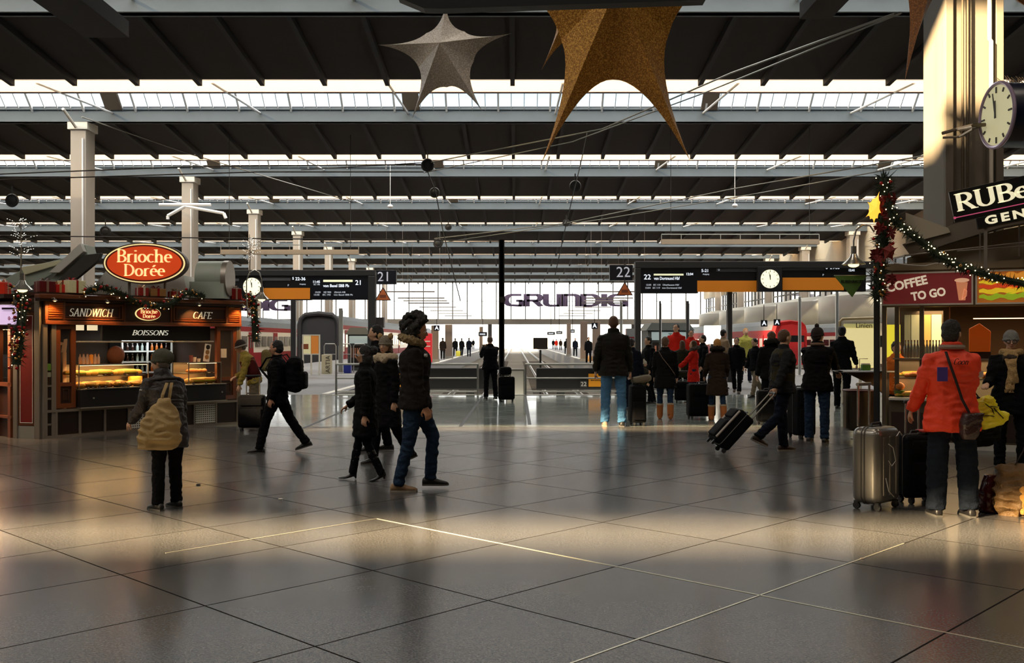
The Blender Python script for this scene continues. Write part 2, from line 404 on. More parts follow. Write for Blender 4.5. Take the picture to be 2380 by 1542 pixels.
# ---- roof bays ----
GAP = 6.2
m_bargl = mat('glazing_bar', C8(205,205,205), .5)
m_brown = mat('brown_infill', C8(95,82,68), .7)
for k, z in enumerate(ZK):
    g = MB(); g.b2((XL,z,HB),(XR,z+.35,HC+.1)); g.b2((XL,z-.12,HB),(XR,z+.47,HB+.05)); g.b2((XL,z-.1,HC-.02),(XR,z+.4,HC+.1))
    struct('trim_%d' % ti, g, m_grey); ti += 1
    y0 = z-GAP
    if k:   # pale soffit rising toward the skylight
        g = MB(); n0, n1 = z-9.5, y0
        g.add([(XL,n0,13.35),(XR,n0,13.35),(XR,n1,13.6),(XL,n1,13.6),(XL,n0,13.39),(XR,n0,13.39),(XR,n1,13.64),(XL,n1,13.64)], [(3,2,1,0),(4,5,6,7),(0,1,5,4),(2,3,7,6)])
        struct('trim_%d' % ti, g, m_white); ti += 1
    g = MB(); g.b2((XL,y0-.1,13.55),(XR,y0+.08,13.7)); struct('trim_%d' % ti, g, mat('purple_grey_edge', C8(92,80,82), .6)); ti += 1
    # dark ribbed ceiling between this beam and the next soffit, falling away from the camera
    y1 = (ZK[k+1]-9.5) if k < 9 else 203
    def sl(x0, x1, d0, d1): return ([(x0,z+.35,HC+d0),(x1,z+.35,HC+d0),(x1,y1,13.35+d0),(x0,y1,13.35+d0),(x0,z+.35,HC+d1),(x1,z+.35,HC+d1),(x1,y1,13.35+d1),(x0,y1,13.35+d1)], [(3,2,1,0),(4,5,6,7),(0,1,5,4),(1,2,6,5),(2,3,7,6),(3,0,4,7)])
    g = MB(); g.add(*sl(XL,XR,0,.25)); g.m = 1
    x = -110.5
    while x < XR:
        g.add(*sl(x-.1,x+.1,-.30,0)); x += 2.83
    struct('ceiling' if k == 0 else 'ceiling_%d' % (k+1), g, [m_dark, m_rib])
    # glazed ridge
    yr, zr = z-3.0, HC+2.9
    g = MB(); g.quad((XL,z,HC+.05),(XR,z,HC+.05),(XR,yr,zr),(XL,yr,zr)); g.quad((XL,y0,13.7),(XR,y0,13.7),(XR,yr,zr),(XL,yr,zr))
    struct('window_%d' % (k+1), g, m_gl)
    g = MB(); n_ = 0; x = XL+.3
    while x < XR:
        wd = .045 if n_ % 4 else .11
        if not (k > 4 and n_ % 4):
            dz = .05 if n_ % 4 else .14
            g.add([(x-wd/2,z,HC+.02),(x+wd/2,z,HC+.02),(x+wd/2,yr,zr),(x-wd/2,yr,zr),(x-wd/2,z-.02,HC-dz),(x+wd/2,z-.02,HC-dz),(x+wd/2,yr,zr-dz),(x-wd/2,yr,zr-dz)], [(0,1,2,3),(7,6,5,4),(0,4,5,1),(2,6,7,3),(1,5,6,2),(3,7,4,0)])
        n_ += 1; x += .71
    g.b2((XL,yr-.08,zr-.1),(XR,yr+.08,zr+.05))
    struct('window_frame_%d' % (k+1), g, m_bargl)
    g = MB(); x = -103.5
    while x < XR-2:
        g.add([(x-.45,z-.01,HC+.02),(x+.45,z-.01,HC+.02),(x+.45,yr,zr-.16),(x-.45,yr,zr-.16),(x-.45,z-.1,HC-.05),(x+.45,z-.1,HC-.05),(x+.45,yr,zr-.24),(x-.45,yr,zr-.24)], [(0,1,2,3),(7,6,5,4),(0,4,5,1),(2,6,7,3),(1,5,6,2),(3,7,4,0)]); x += 16.3
    struct('trim_%d' % ti, g, m_brown); ti += 1
    g = MB(); x = -111.2
    while x < XR-1:
        g.tube([(x,y0-2.4,13.42),(x,z-.05,HC-.2)], .06, 6); x += 8.1
    struct('trim_%d' % ti, g, m_bargl); ti += 1
# concourse roof over the camera, with unseen openings added to shape the sun streaks
m_conceil = mat('concourse_ceiling', C8(60,54,50), .9)
CZ = 15.6
def slot(yc):   # roof y whose sun ray meets the floor at yc
    return yc+SD.y/SD.z*CZ
DX = SD.x/-SD.z*CZ; DY = SD.y/-SD.z*CZ
holes = [(-60,9.5,7.15,8.35), (-3.45,4.7,16.75,17.45), (17.5,26.5,24.7,27.9)]   # lit floor rectangles x0, x1, y0, y1 -> openings in the roof
holes = sorted([(x0-DX, x1-DX, y0-DY, y1-DY) for x0, x1, y0, y1 in holes], key=lambda q: q[2])
y = -24; i = 12
def cpl(x0, x1, y0, y1):
    global i
    b = MB(); b.b2((x0,y0,CZ),(x1,y1,CZ+.05)); struct('ceiling_%d' % i, b, m_conceil); i += 1
for (x0, x1, y0, y1) in holes:
    cpl(-120, 60, y, y0); cpl(-120, x0, y0, y1); cpl(x1, 60, y0, y1); y = y1
cpl(-120, 60, y, 29.4)
b = MB(); b.b2((-110,29.4,CZ-1.5),(60,29.7,CZ+.4)); b.b2((-110,29.4,HC-.1),(60,29.7,CZ)); struct('trim_%d' % ti, b, m_conceil); ti += 1
for nm, a, c in (('wall_back',(-110,-24.4,-.3),(60,-24,CZ+.4)), ('wall_left',(XL-.4,-24,-1.3),(XL,203,18)), ('wall_right_concourse',(XR,-24,-.3),(XR+.4,44,CZ))):
    b = MB(); b.b2(a, c); struct(nm, b, mat('dim_wall', C8(92,84,76), .85, var=.1, vs=1))

# unseen glazing added behind the camera, meant to bring in sky light
b = MB(); b.quad((XL,-24,7),(60,-24,7),(60,-24,CZ),(XL,-24,CZ)); struct('window_13', b, glass('dim_glass',(.62,.63,.66)))
b = MB(); b.b2((-120,-24.4,-.3),(60,-24,7)); struct('wall_back', b, mat('dim_wall'))
b = MB(); x = XL
while x < 60: b.b2((x-.1,-24.2,3),(x+.1,-23.9,CZ)); x += 3.2
[b.b2((XL,-24.2,z),(60,-23.9,z+.12)) for z in (6,9,12)]; struct('window_frame_13', b, m_steel)
# ---- glazed gable at the far end ----
YG = 201.5; ZB, ZT = 5.9, HB+.7
b = MB(); b.quad((XL,YG+.2,ZB),(XR,YG+.2,ZB),(XR,YG+.2,ZT),(XL,YG+.2,ZT)); struct('window_11', b, m_gl)
g = MB(); x = XL+1.2
while x < XR: g.b2((x-.1,YG,ZB),(x+.1,YG+.15,ZT)); x += 2.97
g.b2((XL,YG,ZB+3.6),(XR,YG+.1,ZB+3.66))
struct('window_frame_11', g, m_steel)
g = MB(); g.b2((XL,YG-.3,ZB-1.1),(XR,YG+.3,ZB)); g.b2((XL,YG,ZT),(XR,YG+.4,18)); struct('wall_far', g, mat('far_band', C8(120,114,105), .8))
g = MB()
for x in (-49,-34,-19,-5.2+.0,14,24,34): g.b2((x-.4,YG-.2,-1),(x+.4,YG+.2,ZB-1))
struct('wall_far_piers', g, m_steel)
# big lettering hanging in front of the gable
m_purple = mat('purple_letters', C8(52,38,66), .6)
def gable_sign(x0px, x1px, ytop, ybot, lab):
    Y = 199.0; x0, x1 = GX(x0px,Y), GX(x1px,Y); zb, zt = HZ(ybot,Y), HZ(ytop,Y)
    t = thing('lettering_sign', lab, 'sign', ((x0+x1)/2, Y, zb))
    W = sum(GG[c][0] for c in 'GRUnDIG'); x = -(x1-x0)/2; sc = (x1-x0)/W
    for c in 'GRUnDIG':
        mb = MB(); stroke_text(mb, c, zt-zb, x0=x, a=.15*1.25, b=.085, serif=0, depth=.5, glyphs=GG, center=False, fit=GG[c][0]*sc)
        mb.build('letter', m_purple, t); x += GG[c][0]*sc
    g = MB()
    for i in range(8): xx = -(x1-x0)/2+(x1-x0)*i/7; g.tube([(xx,.2,0),(xx,.2,HB-zb+.4)], .035, 4)
    g.tube([(-(x1-x0)/2,.2,.15),((x1-x0)/2,.2,.15)], .04, 4); g.build('hanger', m_steel, t)
gable_sign(1172, 1460, 684, 713, 'large dark purple capital letters hanging in front of the far glass gable, centre right')
gable_sign(386, 676, 697, 723, 'large dark purple letters on the far glass gable, mostly hidden behind the bakery kiosk')

# ---- columns ----
def column(x, y, w, d, z1, lab, name='column', m=None):
    t = thing(name, lab, 'column', (x,y,0), group=None)
    g = MB(); g.b2((-w/2,0,-1 if y > 45 and abs(x) > 15 else 0),(w/2,d,z1)); g.build('shaft', m or m_colm, t, bevel=.03)
    g = MB(); g.b2((-w/2-.12,-.1,z1-.5),(w/2+.12,d+.1,z1-.05)); g.tube([(-.1,-.05,z1-.4),(-.1,-1.6,z1+.25)], .08, 6); g.build('bracket', mat('cream_bracket', C8(205,198,185), .6), t)
    g = MB(); g.tube([(w/2-.15,-.06,.3),(w/2-.15,-.06,z1-1)], .05, 6); g.build('downpipe', m_bargl, t)
    return t
ords = ['nearest','second','third','fourth','fifth','sixth','seventh','farthest']
for i in range(8):
    column(-24, ZK[i+1], .85, 1.2, HB+.1, 'tall pale square steel column of the left row, %s one counted from the camera' % ords[i])
for i in range(5):
    column(37.2, ZK[i+4], 1.0, 1.2, HB+.1, 'pale column by the glazed right wall of the hall, %s of that row' % ords[i])
# right hall wall: glazing above, bulging cladding below
b = MB(); b.quad((XR,44,6.2),(XR,201,6.2),(XR,201,10),(XR,44,10)); struct('window_12', b, m_gl)
g = MB(); y = 44
while y < 201: g.b2((XR-.1,y-.07,6.2),(XR+.05,y+.07,10)); y += 2.26
for z in (6.2,8.0,9.9): g.b2((XR-.12,44,z-.08),(XR+.05,201,z+.08))
struct('window_frame_12', g, m_steel)
g = MB(); g.b2((XR,44,-1.3),(XR+.4,203,6.2)); g.b2((XR,44,10),(XR+.4,203,18)); struct('wall_right', g, mat('cream_wall', C8(170,160,140), .8, var=.1, vs=.6))
m_clad = mat('grey_cladding', C8(165,168,165), .45, .3, var=.1, vs=.5)
for i in range(3, 9):
    y0, y1 = ZK[i]-8 if i > 3 else 60, ZK[i]+8.4
    n = 14; vs = []; fs = []
    for j in range(n+1):
        t_ = j/n; bul = 2.6*sin(pi*t_)
        for h in (3.0, 6.3): vs.append((36.4-bul, y0+(y1-y0)*t_, h-.5*sin(pi*t_)*(h < 4)))
        vs.append((37.4-bul*.5, y0+(y1-y0)*t_, 6.9))
    for j in range(n): a = 3*j; fs += [(a,a+1,a+4,a+3),(a+1,a+2,a+5,a+4)]
    b = MB(); b.add(vs, fs); o = b.build('wall_cladding_%d' % (i-2), m_clad, None, True); o['kind'] = 'structure'
    s = o.modifiers.new('t','SOLIDIFY'); s.thickness = .12

# ---- tracks ----
m_tie = mat('sleeper', C8(70,62,52), .9, var=.2)
def track(xc, y0, y1, lab, det=True):
    t = thing('railway_track', lab, 'track', (xc, y0, -1.05)); L = y1-y0
    for s in (-1, 1):
        g = MB(); x = s*.76; g.b2((x-.035,0,.1),(x+.035,L,.25)); g.b2((x-.07,0,.06),(x+.07,L,.1)); g.build('rail', m_rail, t)
    g = MB(); y = .4; n = 0
    while y < min(L, 90) and n < 130: g.b2((-1.3,y,-.05),(1.3,y+.26,.08)); y += .68; n += 1
    tag(g.build('sleepers', m_tie, t), kind='stuff')
track(-2.15, 30.4, 300, 'left one of the two railway tracks running away from the railing between the platforms')
track(2.15, 30.4, 300, 'right one of the two railway tracks running away from the railing between the platforms')
track(-21.4, 50, 300, 'railway track under the red train behind the left platform')
track(23.5, 56, 300, 'railway track beside the right platform under the red train with lit nose')
track(-15.9, 70, 300, 'railway track between the left platform and the column row, under the arched train')
track(31.5, 66, 300, 'outer right railway track under the further red and pale train')

# buffer stops with yellow plates
def buffer(xc, lab, n22=False):
    t = thing('buffer_stop', lab, 'buffer stop', (xc, 28.5, -1.05))
    g = MB()
    for s in (-1,1): g.b2((s*.85-.12,-.1,0),(s*.85+.12,.25,1.7)); g.b2((s*.85-.1,.25,0),(s*.85+.1,1.6,.25)); g.tube([(s*.85,1.5,.2),(s*.85,.2,1.4)],.08,6)
    g.build('frame', m_black, t, bevel=.02)
    g = MB(); g.b2((-1.55,-.15,1.15),(1.55,.1,1.78)); g.build('cross_beam', m_black, t, bevel=.03)
    for s in (-1,1):
        g = MB(); g.cyl((s*.88,.1,1.45),(s*.88,.55,1.45),.12,14); g.cyl((s*.88,.55,1.45),(s*.88,.6,1.45),.26,18); g.build('buffer', m_steel, t, True)
    s_ = thing('warning_plate', lab.replace('dark buffer stop', 'yellow warning plate on the buffer stop'), 'sign', (xc+(-1.2 if not n22 else .2), 28.32, .2))
    g = MB(); g.b2((-.26,-.03,0),(.26,0,.37)); g.build('plate', mat('orange_yellow', C8(225,150,25), .5), s_)
    lettering('Bitte nicht betreten', .05, m_black, s_, 0, -.034, .18)
    if n22:
        g = MB(); g.b2((-.5,-.03,-.02),(-.3,0,.17)); g.build('number_plate', mat('plate_grey', C8(60,60,60), .5), s_)
        lettering('22', .17, mat('white_paint', C8(235,235,230), .5), s_, -.4, -.034, .07)
buffer(-2.15, 'dark buffer stop at the end of the left track')
buffer(2.15, 'dark buffer stop at the end of the right track', True)

# railings at the track heads
m_galv = mat('galvanised_tube', C8(175,175,170), .35, .8)
def railing(x0, x1, lab, n, ang=True):
    t = thing('railing', lab, 'railing', ((x0+x1)/2, 27.6, 0)); h = (x1-x0)/2
    for nm, z in (('top_rail',.86),('middle_rail',.47),('bottom_rail',.1)):
        g = MB(); g.tube([(-h,0,z),(h,0,z)], .03 if z > .5 else .022, 8); g.build(nm, m_galv, t, True)
    for i in range(n):
        x = -h+2*h*i/(n-1); g = MB(); g.tube([(x,0,0),(x,0,.86)], .03, 8); g.cyl((x,0,0),(x,0,.015),.07,10); g.build('post', m_galv, t, True)
railing(-5.0, -1.05, 'galvanised tube railing closing the left track pit, with posts and three rails', 3)
railing(.28, 5.0, 'galvanised tube railing closing the right track pit, with three rails', 3)
t = thing('service_cabinet', 'pale low service box standing between the two railings at the track heads', 'cabinet', (.0,28.6,-1.05))

g = MB(); g.b2((-.28,-.3,0),(.26,.3,1.75)); g.build('body', m_conc, t, bevel=.02)
g = MB(); g.b2((-.24,-.32,1.0),(.22,-.3,1.7)); g.build('door', mat('pale_grey', C8(190,188,180), .5), t)
# back of a signal box on a post
t = thing('signal_box', 'square dark brown board on a thin post beside the right track', 'signal', P(1256,860,33).xyz); t.location.z = -1.05
g = MB(); g.tube([(0,0,0),(0,0,HZ(814,33)+1.05)],.035,8); g.build('post', m_steel, t, True)
zz = HZ(812,33)+1.05; g = MB(); g.b2((-.24,-.12,zz),(.24,.1,zz+.38)); g.build('box', mat('dark_brown', C8(50,38,32), .6), t, bevel=.015)

# centre mast
t = thing('steel_mast', 'tall thin dark steel mast standing in the middle between the tracks', 'mast', (GX(1166,31),31,-1.05))
g = MB(); g.b2((-.055,-.09,0),(.055,.09,HZ(558,31)+1.05)); g.b2((-.09,-.09,0),(.09,-.075,HZ(558,31)+1.05)); g.b2((-.12,-.12,0),(.12,.12,.3)); g.build('pole', m_steel, t)
g = MB(); g.cyl((.02,-.12,HZ(697,31)+1.05),(.02,-.09,HZ(697,31)+1.05),.1,14); g.build('round_sign', m_steel, t)

# ================= departure-board portals =================
m_board = mat('board_navy', C8(6,9,20), .35)
m_boardgl = mat('board_dark', C8(9,9,11), .4)
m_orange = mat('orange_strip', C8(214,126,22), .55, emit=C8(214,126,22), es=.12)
m_lit = mat('lit_white', (.8,.82,.85), .5, emit=(.8,.88,1), es=.9)
m_lit2 = mat('lit_grey', (.4,.42,.45), .5, emit=(.5,.56,.65), es=.5)
m_frame = mat('portal_frame', C8(36,34,33), .55)
def pxr(Y, t, x0, y0, x1, y1, a=0, b_=.1):   # rectangle given by pixels in the portal plane -> local coordinates
    ox = t.location.x; oz = t.location.z
    return (GX(x0,Y)-ox, a, HZ(y1,Y)-oz), (GX(x1,Y)-ox, b_, HZ(y0,Y)-oz)
YP = 38.0
def dial(parent, x, y, z, r, m_face, m_mark, hm=(11,58), normal=-1):
    g = MB(); g.cyl((x,y,z),(x,y+.03,z),r,40); g.build('clock_face', m_face, parent)
    g = MB()
    for i in range(12):
        a = 2*pi*i/12; M = Matrix.Translation((x,y-.012,z)) @ Matrix.Rotation(a,4,'Y'); L = .2 if i % 3 == 0 else .14
        g.box((0,0,r*(.93-L/2)),(r*.055,.015,r*L),M)
    g.build('hour_marks', m_mark, parent)
    for nm, a, L, w_ in (('hour_hand', 2*pi*(hm[0]+hm[1]/60)/12, .58, .09), ('minute_hand', 2*pi*hm[1]/60, .86, .06)):
        M = Matrix.Translation((x,y-.03,z)) @ Matrix.Rotation(a,4,'Y'); g = MB(); g.box((0,0,r*(L/2-.1)),(r*w_,.012,r*L),M,.7); g.build(nm, m_mark, parent)
m_face = mat('clock_lit', (.9,.88,.7), .5, emit=(1,.93,.66), es=.9)

# left portal
t = thing('departure_board', 'dark portal with departure board for track 21, clock and orange strip, left of centre', 'departure board', (GX(700,YP),YP,0))
pl = t
b = MB(); b.b2(*pxr(YP,t,505,628,872,642,-.1,.35)); b.build('beam', m_frame, t, bevel=.02)
b = MB(); a_, c_ = pxr(YP,t,856,642,873,790,-.1,.3); b.b2((a_[0],-.1,0),(c_[0],.3,c_[2])); b.build('post', m_frame, t, bevel=.02)
b = MB(); b.b2(*pxr(YP,t,722,642,856,697,-.05,.3)); b.build('display_board', m_board, t)
b = MB(); b.b2(*pxr(YP,t,520,642,722,698,-.03,.3)); b.build('sign_housing', m_boardgl, t)
b = MB(); b.b2(*pxr(YP,t,600,670,721,696,-.06,0)); b.build('orange_strip', m_orange, t)
for q in ((520,648,556,654),(611,646,676,653)): b = MB(); b.b2(*pxr(YP,t,*q,-.05,0)); b.build('grey_band', mat('band_grey', C8(80,80,84), .5), t)
def bt(t, txt, px, py, size, m=m_lit, fit=None, Y=YP, al='CENTER', y=-.065):
    lettering(txt, size, m, t, GX(px,Y)-t.location.x, y, HZ(py,Y)-t.location.z, align=al, fit=fit and fit*Y/FPX, bold=.002)
bt(t,'22-36',699,649,.17); bt(t,'S',682,648,.14); bt(t,'11:45',736,656,.13); bt(t,'EC 196',737,662,.08,m_lit2)
bt(t,'von Basel SBB Pb',782,665,.16,fit=60); bt(t,'21',834,658,.26)
bt(t,'12:25    RE 985    Zürich HB',768,680,.085,m_lit2,fit=70); bt(t,'13:45    EC 193    von Basel SBB Pb',775,686,.085,m_lit2,fit=90); bt(t,'P',671,664,.1,m_lit2); bt(t,'Ausgang',704,661,.07,m_lit2)
b = MB(); b.b2(*pxr(YP,t,752,651,820,656,-.062,-.05)); b.build('lit_bar', mat('pale_lit', C8(230,232,190), .5, emit=C8(230,232,190), es=.7), t)
ck = thing('station_clock', 'round cream station clock on the left departure portal behind the street lamp, near twelve', 'clock', (GX(586,YP-.38),YP-.38,HZ(668,YP)))
b = MB(); b.cyl((0,0,0),(0,.25,0),.36,40); b.build('housing', m_frame, ck, True)
dial(ck, 0, -.03, 0, .335, m_face, m_black)
# right portal
YQ = 36.0
t = thing('departure_board', 'long dark portal with departure board for track 22, clock and orange strips, right of centre', 'departure board', (GX(1740,YQ),YQ,0))
b = MB(); b.b2(*pxr(YQ,t,1476,608,2040,624,-.1,.35)); b.build('beam', m_frame, t, bevel=.02)
for q0, q1, q2 in ((1476,1489,-.1),(1692,1703,.05)): b = MB(); a_, c_ = pxr(YQ,t,q0,624,q1,790,q2,.3); b.b2((a_[0],q2,0),(c_[0],.3,c_[2])); b.build('post', m_frame, t, bevel=.02)
b = MB(); b.b2(*pxr(YQ,t,1489,624,1622,682,-.05,.3)); b.build('display_board', m_board, t)
b = MB(); b.b2(*pxr(YQ,t,1622,622,2012,678,-.03,.3)); b.build('sign_housing', m_boardgl, t)
b = MB(); b.b2(*pxr(YQ,t,1620,653,1761,679,-.06,0)); b.build('orange_strip', m_orange, t)
b = MB(); b.b2(*pxr(YQ,t,1818,646,1960,675,-.06,0)); b.build('orange_strip', m_orange, t)
for q in ((1664,625,1761,632),(1818,622,1915,629)): b = MB(); b.b2(*pxr(YQ,t,*q,-.05,0)); b.build('grey_band', mat('band_grey'), t)
bt(t,'22',1504,645,.26,Y=YQ); bt(t,'von Dortmund Hbf',1549,648,.16,fit=60,Y=YQ); bt(t,'12:04',1602,638,.12,Y=YQ)
bt(t,'12:25   EC 115   Oberhausen Hbf',1539,663,.085,m_lit2,fit=76,Y=YQ); bt(t,'13:04   EC 119   von Dortmund Hbf',1541,670,.085,m_lit2,fit=84,Y=YQ)
bt(t,'5-21',1638,630,.15,Y=YQ); bt(t,'S  24-36',1934,623,.15,Y=YQ); bt(t,'12:41',1978,629,.11,Y=YQ); bt(t,'Ausgang',1640,638,.07,m_lit2,Y=YQ); bt(t,'P',1912,640,.1,m_lit2,Y=YQ); bt(t,'U',1670,628,.09,m_lit2,Y=YQ)
b = MB(); b.b2(*pxr(YQ,t,1519,637,1588,641,-.062,-.05)); b.build('lit_bar', mat('pale_lit'), t)
ck = thing('station_clock', 'round white clock in a black square between two orange strips on the right portal', 'clock', (GX(1789.5,YQ-.32),YQ-.32,HZ(650,YQ)))
b = MB(); b.b2((-.44,0,-.46),(.44,.2,.44)); b.build('housing', m_black, ck, bevel=.01)
dial(ck, 0, -.03, 0, .335, m_face, m_black)
# hanging track-number signs and warning triangles
def hang(txt, x0, y0, x1, y1, Y, lab, toward):
    t = thing('track_number_sign', lab, 'sign', (GX((x0+x1)/2,Y),Y,HZ(y1,Y))); w_ = (x1-x0)/FPX*Y; h = (y1-y0)/FPX*Y
    b = MB(); b.b2((-w_/2,0,0),(w_/2,.18,h)); b.build('box', mat('navy_box', C8(8,9,22), .4), t, bevel=.01)
    lettering(txt, h*.95, mat('grey_digits', C8(190,190,200), .5, emit=C8(190,190,200), es=.4), t, w_*(.1 if toward > 0 else -.12), -.006, h*.5)
    b = MB(); b.b2((toward*w_/2,.05,h*.85),(toward*(w_/2+.03),.1,h*.95)); b.build('bracket', m_frame, t)
hang('21', 875, 628, 921, 661, 38, 'dark box sign reading 21 at the right end of the left portal', -1)
hang('22', 1417, 616, 1470, 652, 36, 'dark box sign reading 22 at the left end of the right portal', 1)
def tri(px, y0, y1, Y, lab):
    t = thing('warning_triangle', lab, 'sign', (GX(px,Y),Y,HZ(y1,Y))); s = (y1-y0)/FPX*Y
    b = MB(); b.prism([(-s*.6,0),(s*.6,0),(0,s)],0,.03); b.build('border', m_black, t)
    b = MB(); b.prism([(-s*.5,.05*s),(s*.5,.05*s),(0,s*.88)],-.006,0); b.build('plate', mat('dull_orange', C8(190,100,50), .6), t)
    b = MB(); b.b2((-.12,-.012,s*.2),(.12,-.006,s*.42)); b.build('pictogram', mat('pict', C8(120,60,30), .6), t)
    b = MB(); b.tube([(0,.02,s),(0,.02,s+.25)],.015,5); b.build('rod', m_steel, t)
tri(890, 667, 699, 37.9, 'orange warning triangle hanging at left, below the dark sign reading 21')
tri(1452, 655, 687, 35.9, 'orange warning triangle hanging at right, below the dark sign reading 22')
# thin posts under the portals and further supports
def pole(px, ytop, ybot, Y, w_, lab, m=None, light=True):
    t = thing('post', lab, 'post', (GX(px,Y),Y,0 if Y < 45 else -.0)); h = HZ(ytop,Y)
    b = MB(); b.b2((-w_/2,-w_/2,0),(w_/2,w_/2,h)); b.build('shaft', m or m_frame, t, bevel=.01)
    b = MB(); b.b2((w_/2,-.02,.2),(w_/2+.03,.02,h-.1)); b.b2((-w_*.9,-w_*.9,0),(w_*.9,w_*.9,.05)); b.build('edge_strip', m_bargl, t)
pole(682, 697, 870, 42, .2, 'dark square post left of the orange poster board, under the left portal')
pole(792, 717, 862, 46, .16, 'grey post with pale top between the glass cages and the poster board', m_conc)
pole(1534, 700, 880, 40, .07, 'thin post rising above the tool kiosk roof, left one'); pole(1598, 700, 880, 40, .1, 'dark post rising right of the tool kiosk')
pole(1858, 690, 880, 42, .09, 'thin silver post in front of the red train on the right', m_galv); pole(1945, 678, 880, 41, .1, 'silver post left of the lit map panel', m_galv)
pole(1443, 700, 880, 38, .07, 'thin pale pole behind the tall man in blue jeans', m_galv)
# ================= people =================
m_eyew = mat('eye_white', (.75,.72,.68), .2); m_eyed = mat('eye_dark', (.02,.015,.01), .2); m_lip = mat('lips', C8(150,80,70), .5)
def skin(tone=0): return mat('skin_%d' % tone, [C8(205,160,130), C8(185,135,105), C8(222,175,145)][tone], .5, var=.06, vs=12)
def cloth(name, rgb=(20,20,20), rough=.85, b=.5, bs=45): return mat('cloth_'+name, C8(*rgb), rough, spec=.1, var=.25, vs=9, bump=b, bs=bs)
def lerp(a, b, t): return a+(b-a)*t
def ik(a, b, l1, l2, hint):
    d = b-a; L = min(d.length, (l1+l2)*.999); d.normalize(); b = a+d*L
    x = (l1*l1-l2*l2+L*L)/(2*L); h = math.sqrt(max(l1*l1-x*x, 0))
    n = hint-d*hint.dot(d)
    if n.length < 1e-6: n = V((0,0,-1))
    return a+d*x+n.normalized()*h, b
def hand(g, wr, fdir, pal, s, curl=.5, side=1):
    """palm, four bent fingers and a thumb from the wrist; fdir along the fingers, pal out of the palm"""
    fdir = fdir.normalized(); pal = (pal-fdir*pal.dot(fdir)).normalized(); lat = fdir.cross(pal)*side
    c = wr+fdir*.05*s
    g.tube([wr-fdir*.03*s, wr, c, wr+fdir*.092*s], [(.024*s,.019*s),(.026*s,.018*s),(.040*s,.015*s),(.038*s,.012*s)], 10) if False else None
    vs = []
    for (q, w_, h) in ((-.03,.024,.020),(.0,.026,.018),(.05,.042,.017),(.09,.041,.013),(.097,.03,.009)):
        for j in range(10):
            t = 2*pi*j/10; vs.append(wr+fdir*q*s+lat*(w_*s*cos(t))+pal*(h*s*sin(t)))
    fs = [(i*10+j, i*10+(j+1) % 10, (i+1)*10+(j+1) % 10, (i+1)*10+j) for i in range(4) for j in range(10)]
    g.add(vs, fs+[tuple(range(9,-1,-1)), tuple(range(40,50))])
    for k, (off, ln, cu) in enumerate(((.031,.070,1),(.0105,.078,1.05),(-.0105,.073,1.12),(-.031,.058,1.2))):
        p = wr+fdir*.085*s+lat*off*s; pts = [p]; a = .15+curl*cu*.35
        for seg, f_ in enumerate((.45,.32,.25)):
            dr = fdir*cos(a)+pal*sin(a)+lat*(off*.9*(1-curl)); p = p+dr.normalized()*ln*f_*s; pts.append(p); a += curl*cu*1.0
        g.tube(pts, [.0098*s,.0095*s,.0088*s,.007*s], 8)
    p = wr+fdir*.02*s+lat*.028*s; a = wr+fdir*.055*s+lat*.055*s+pal*.018*s*(1+curl); b = wr+fdir*.085*s+lat*(.06-.025*curl)*s+pal*.03*s*(1+curl)
    g.tube([p, a, b], [.0145*s,.0115*s,.0085*s], 8)
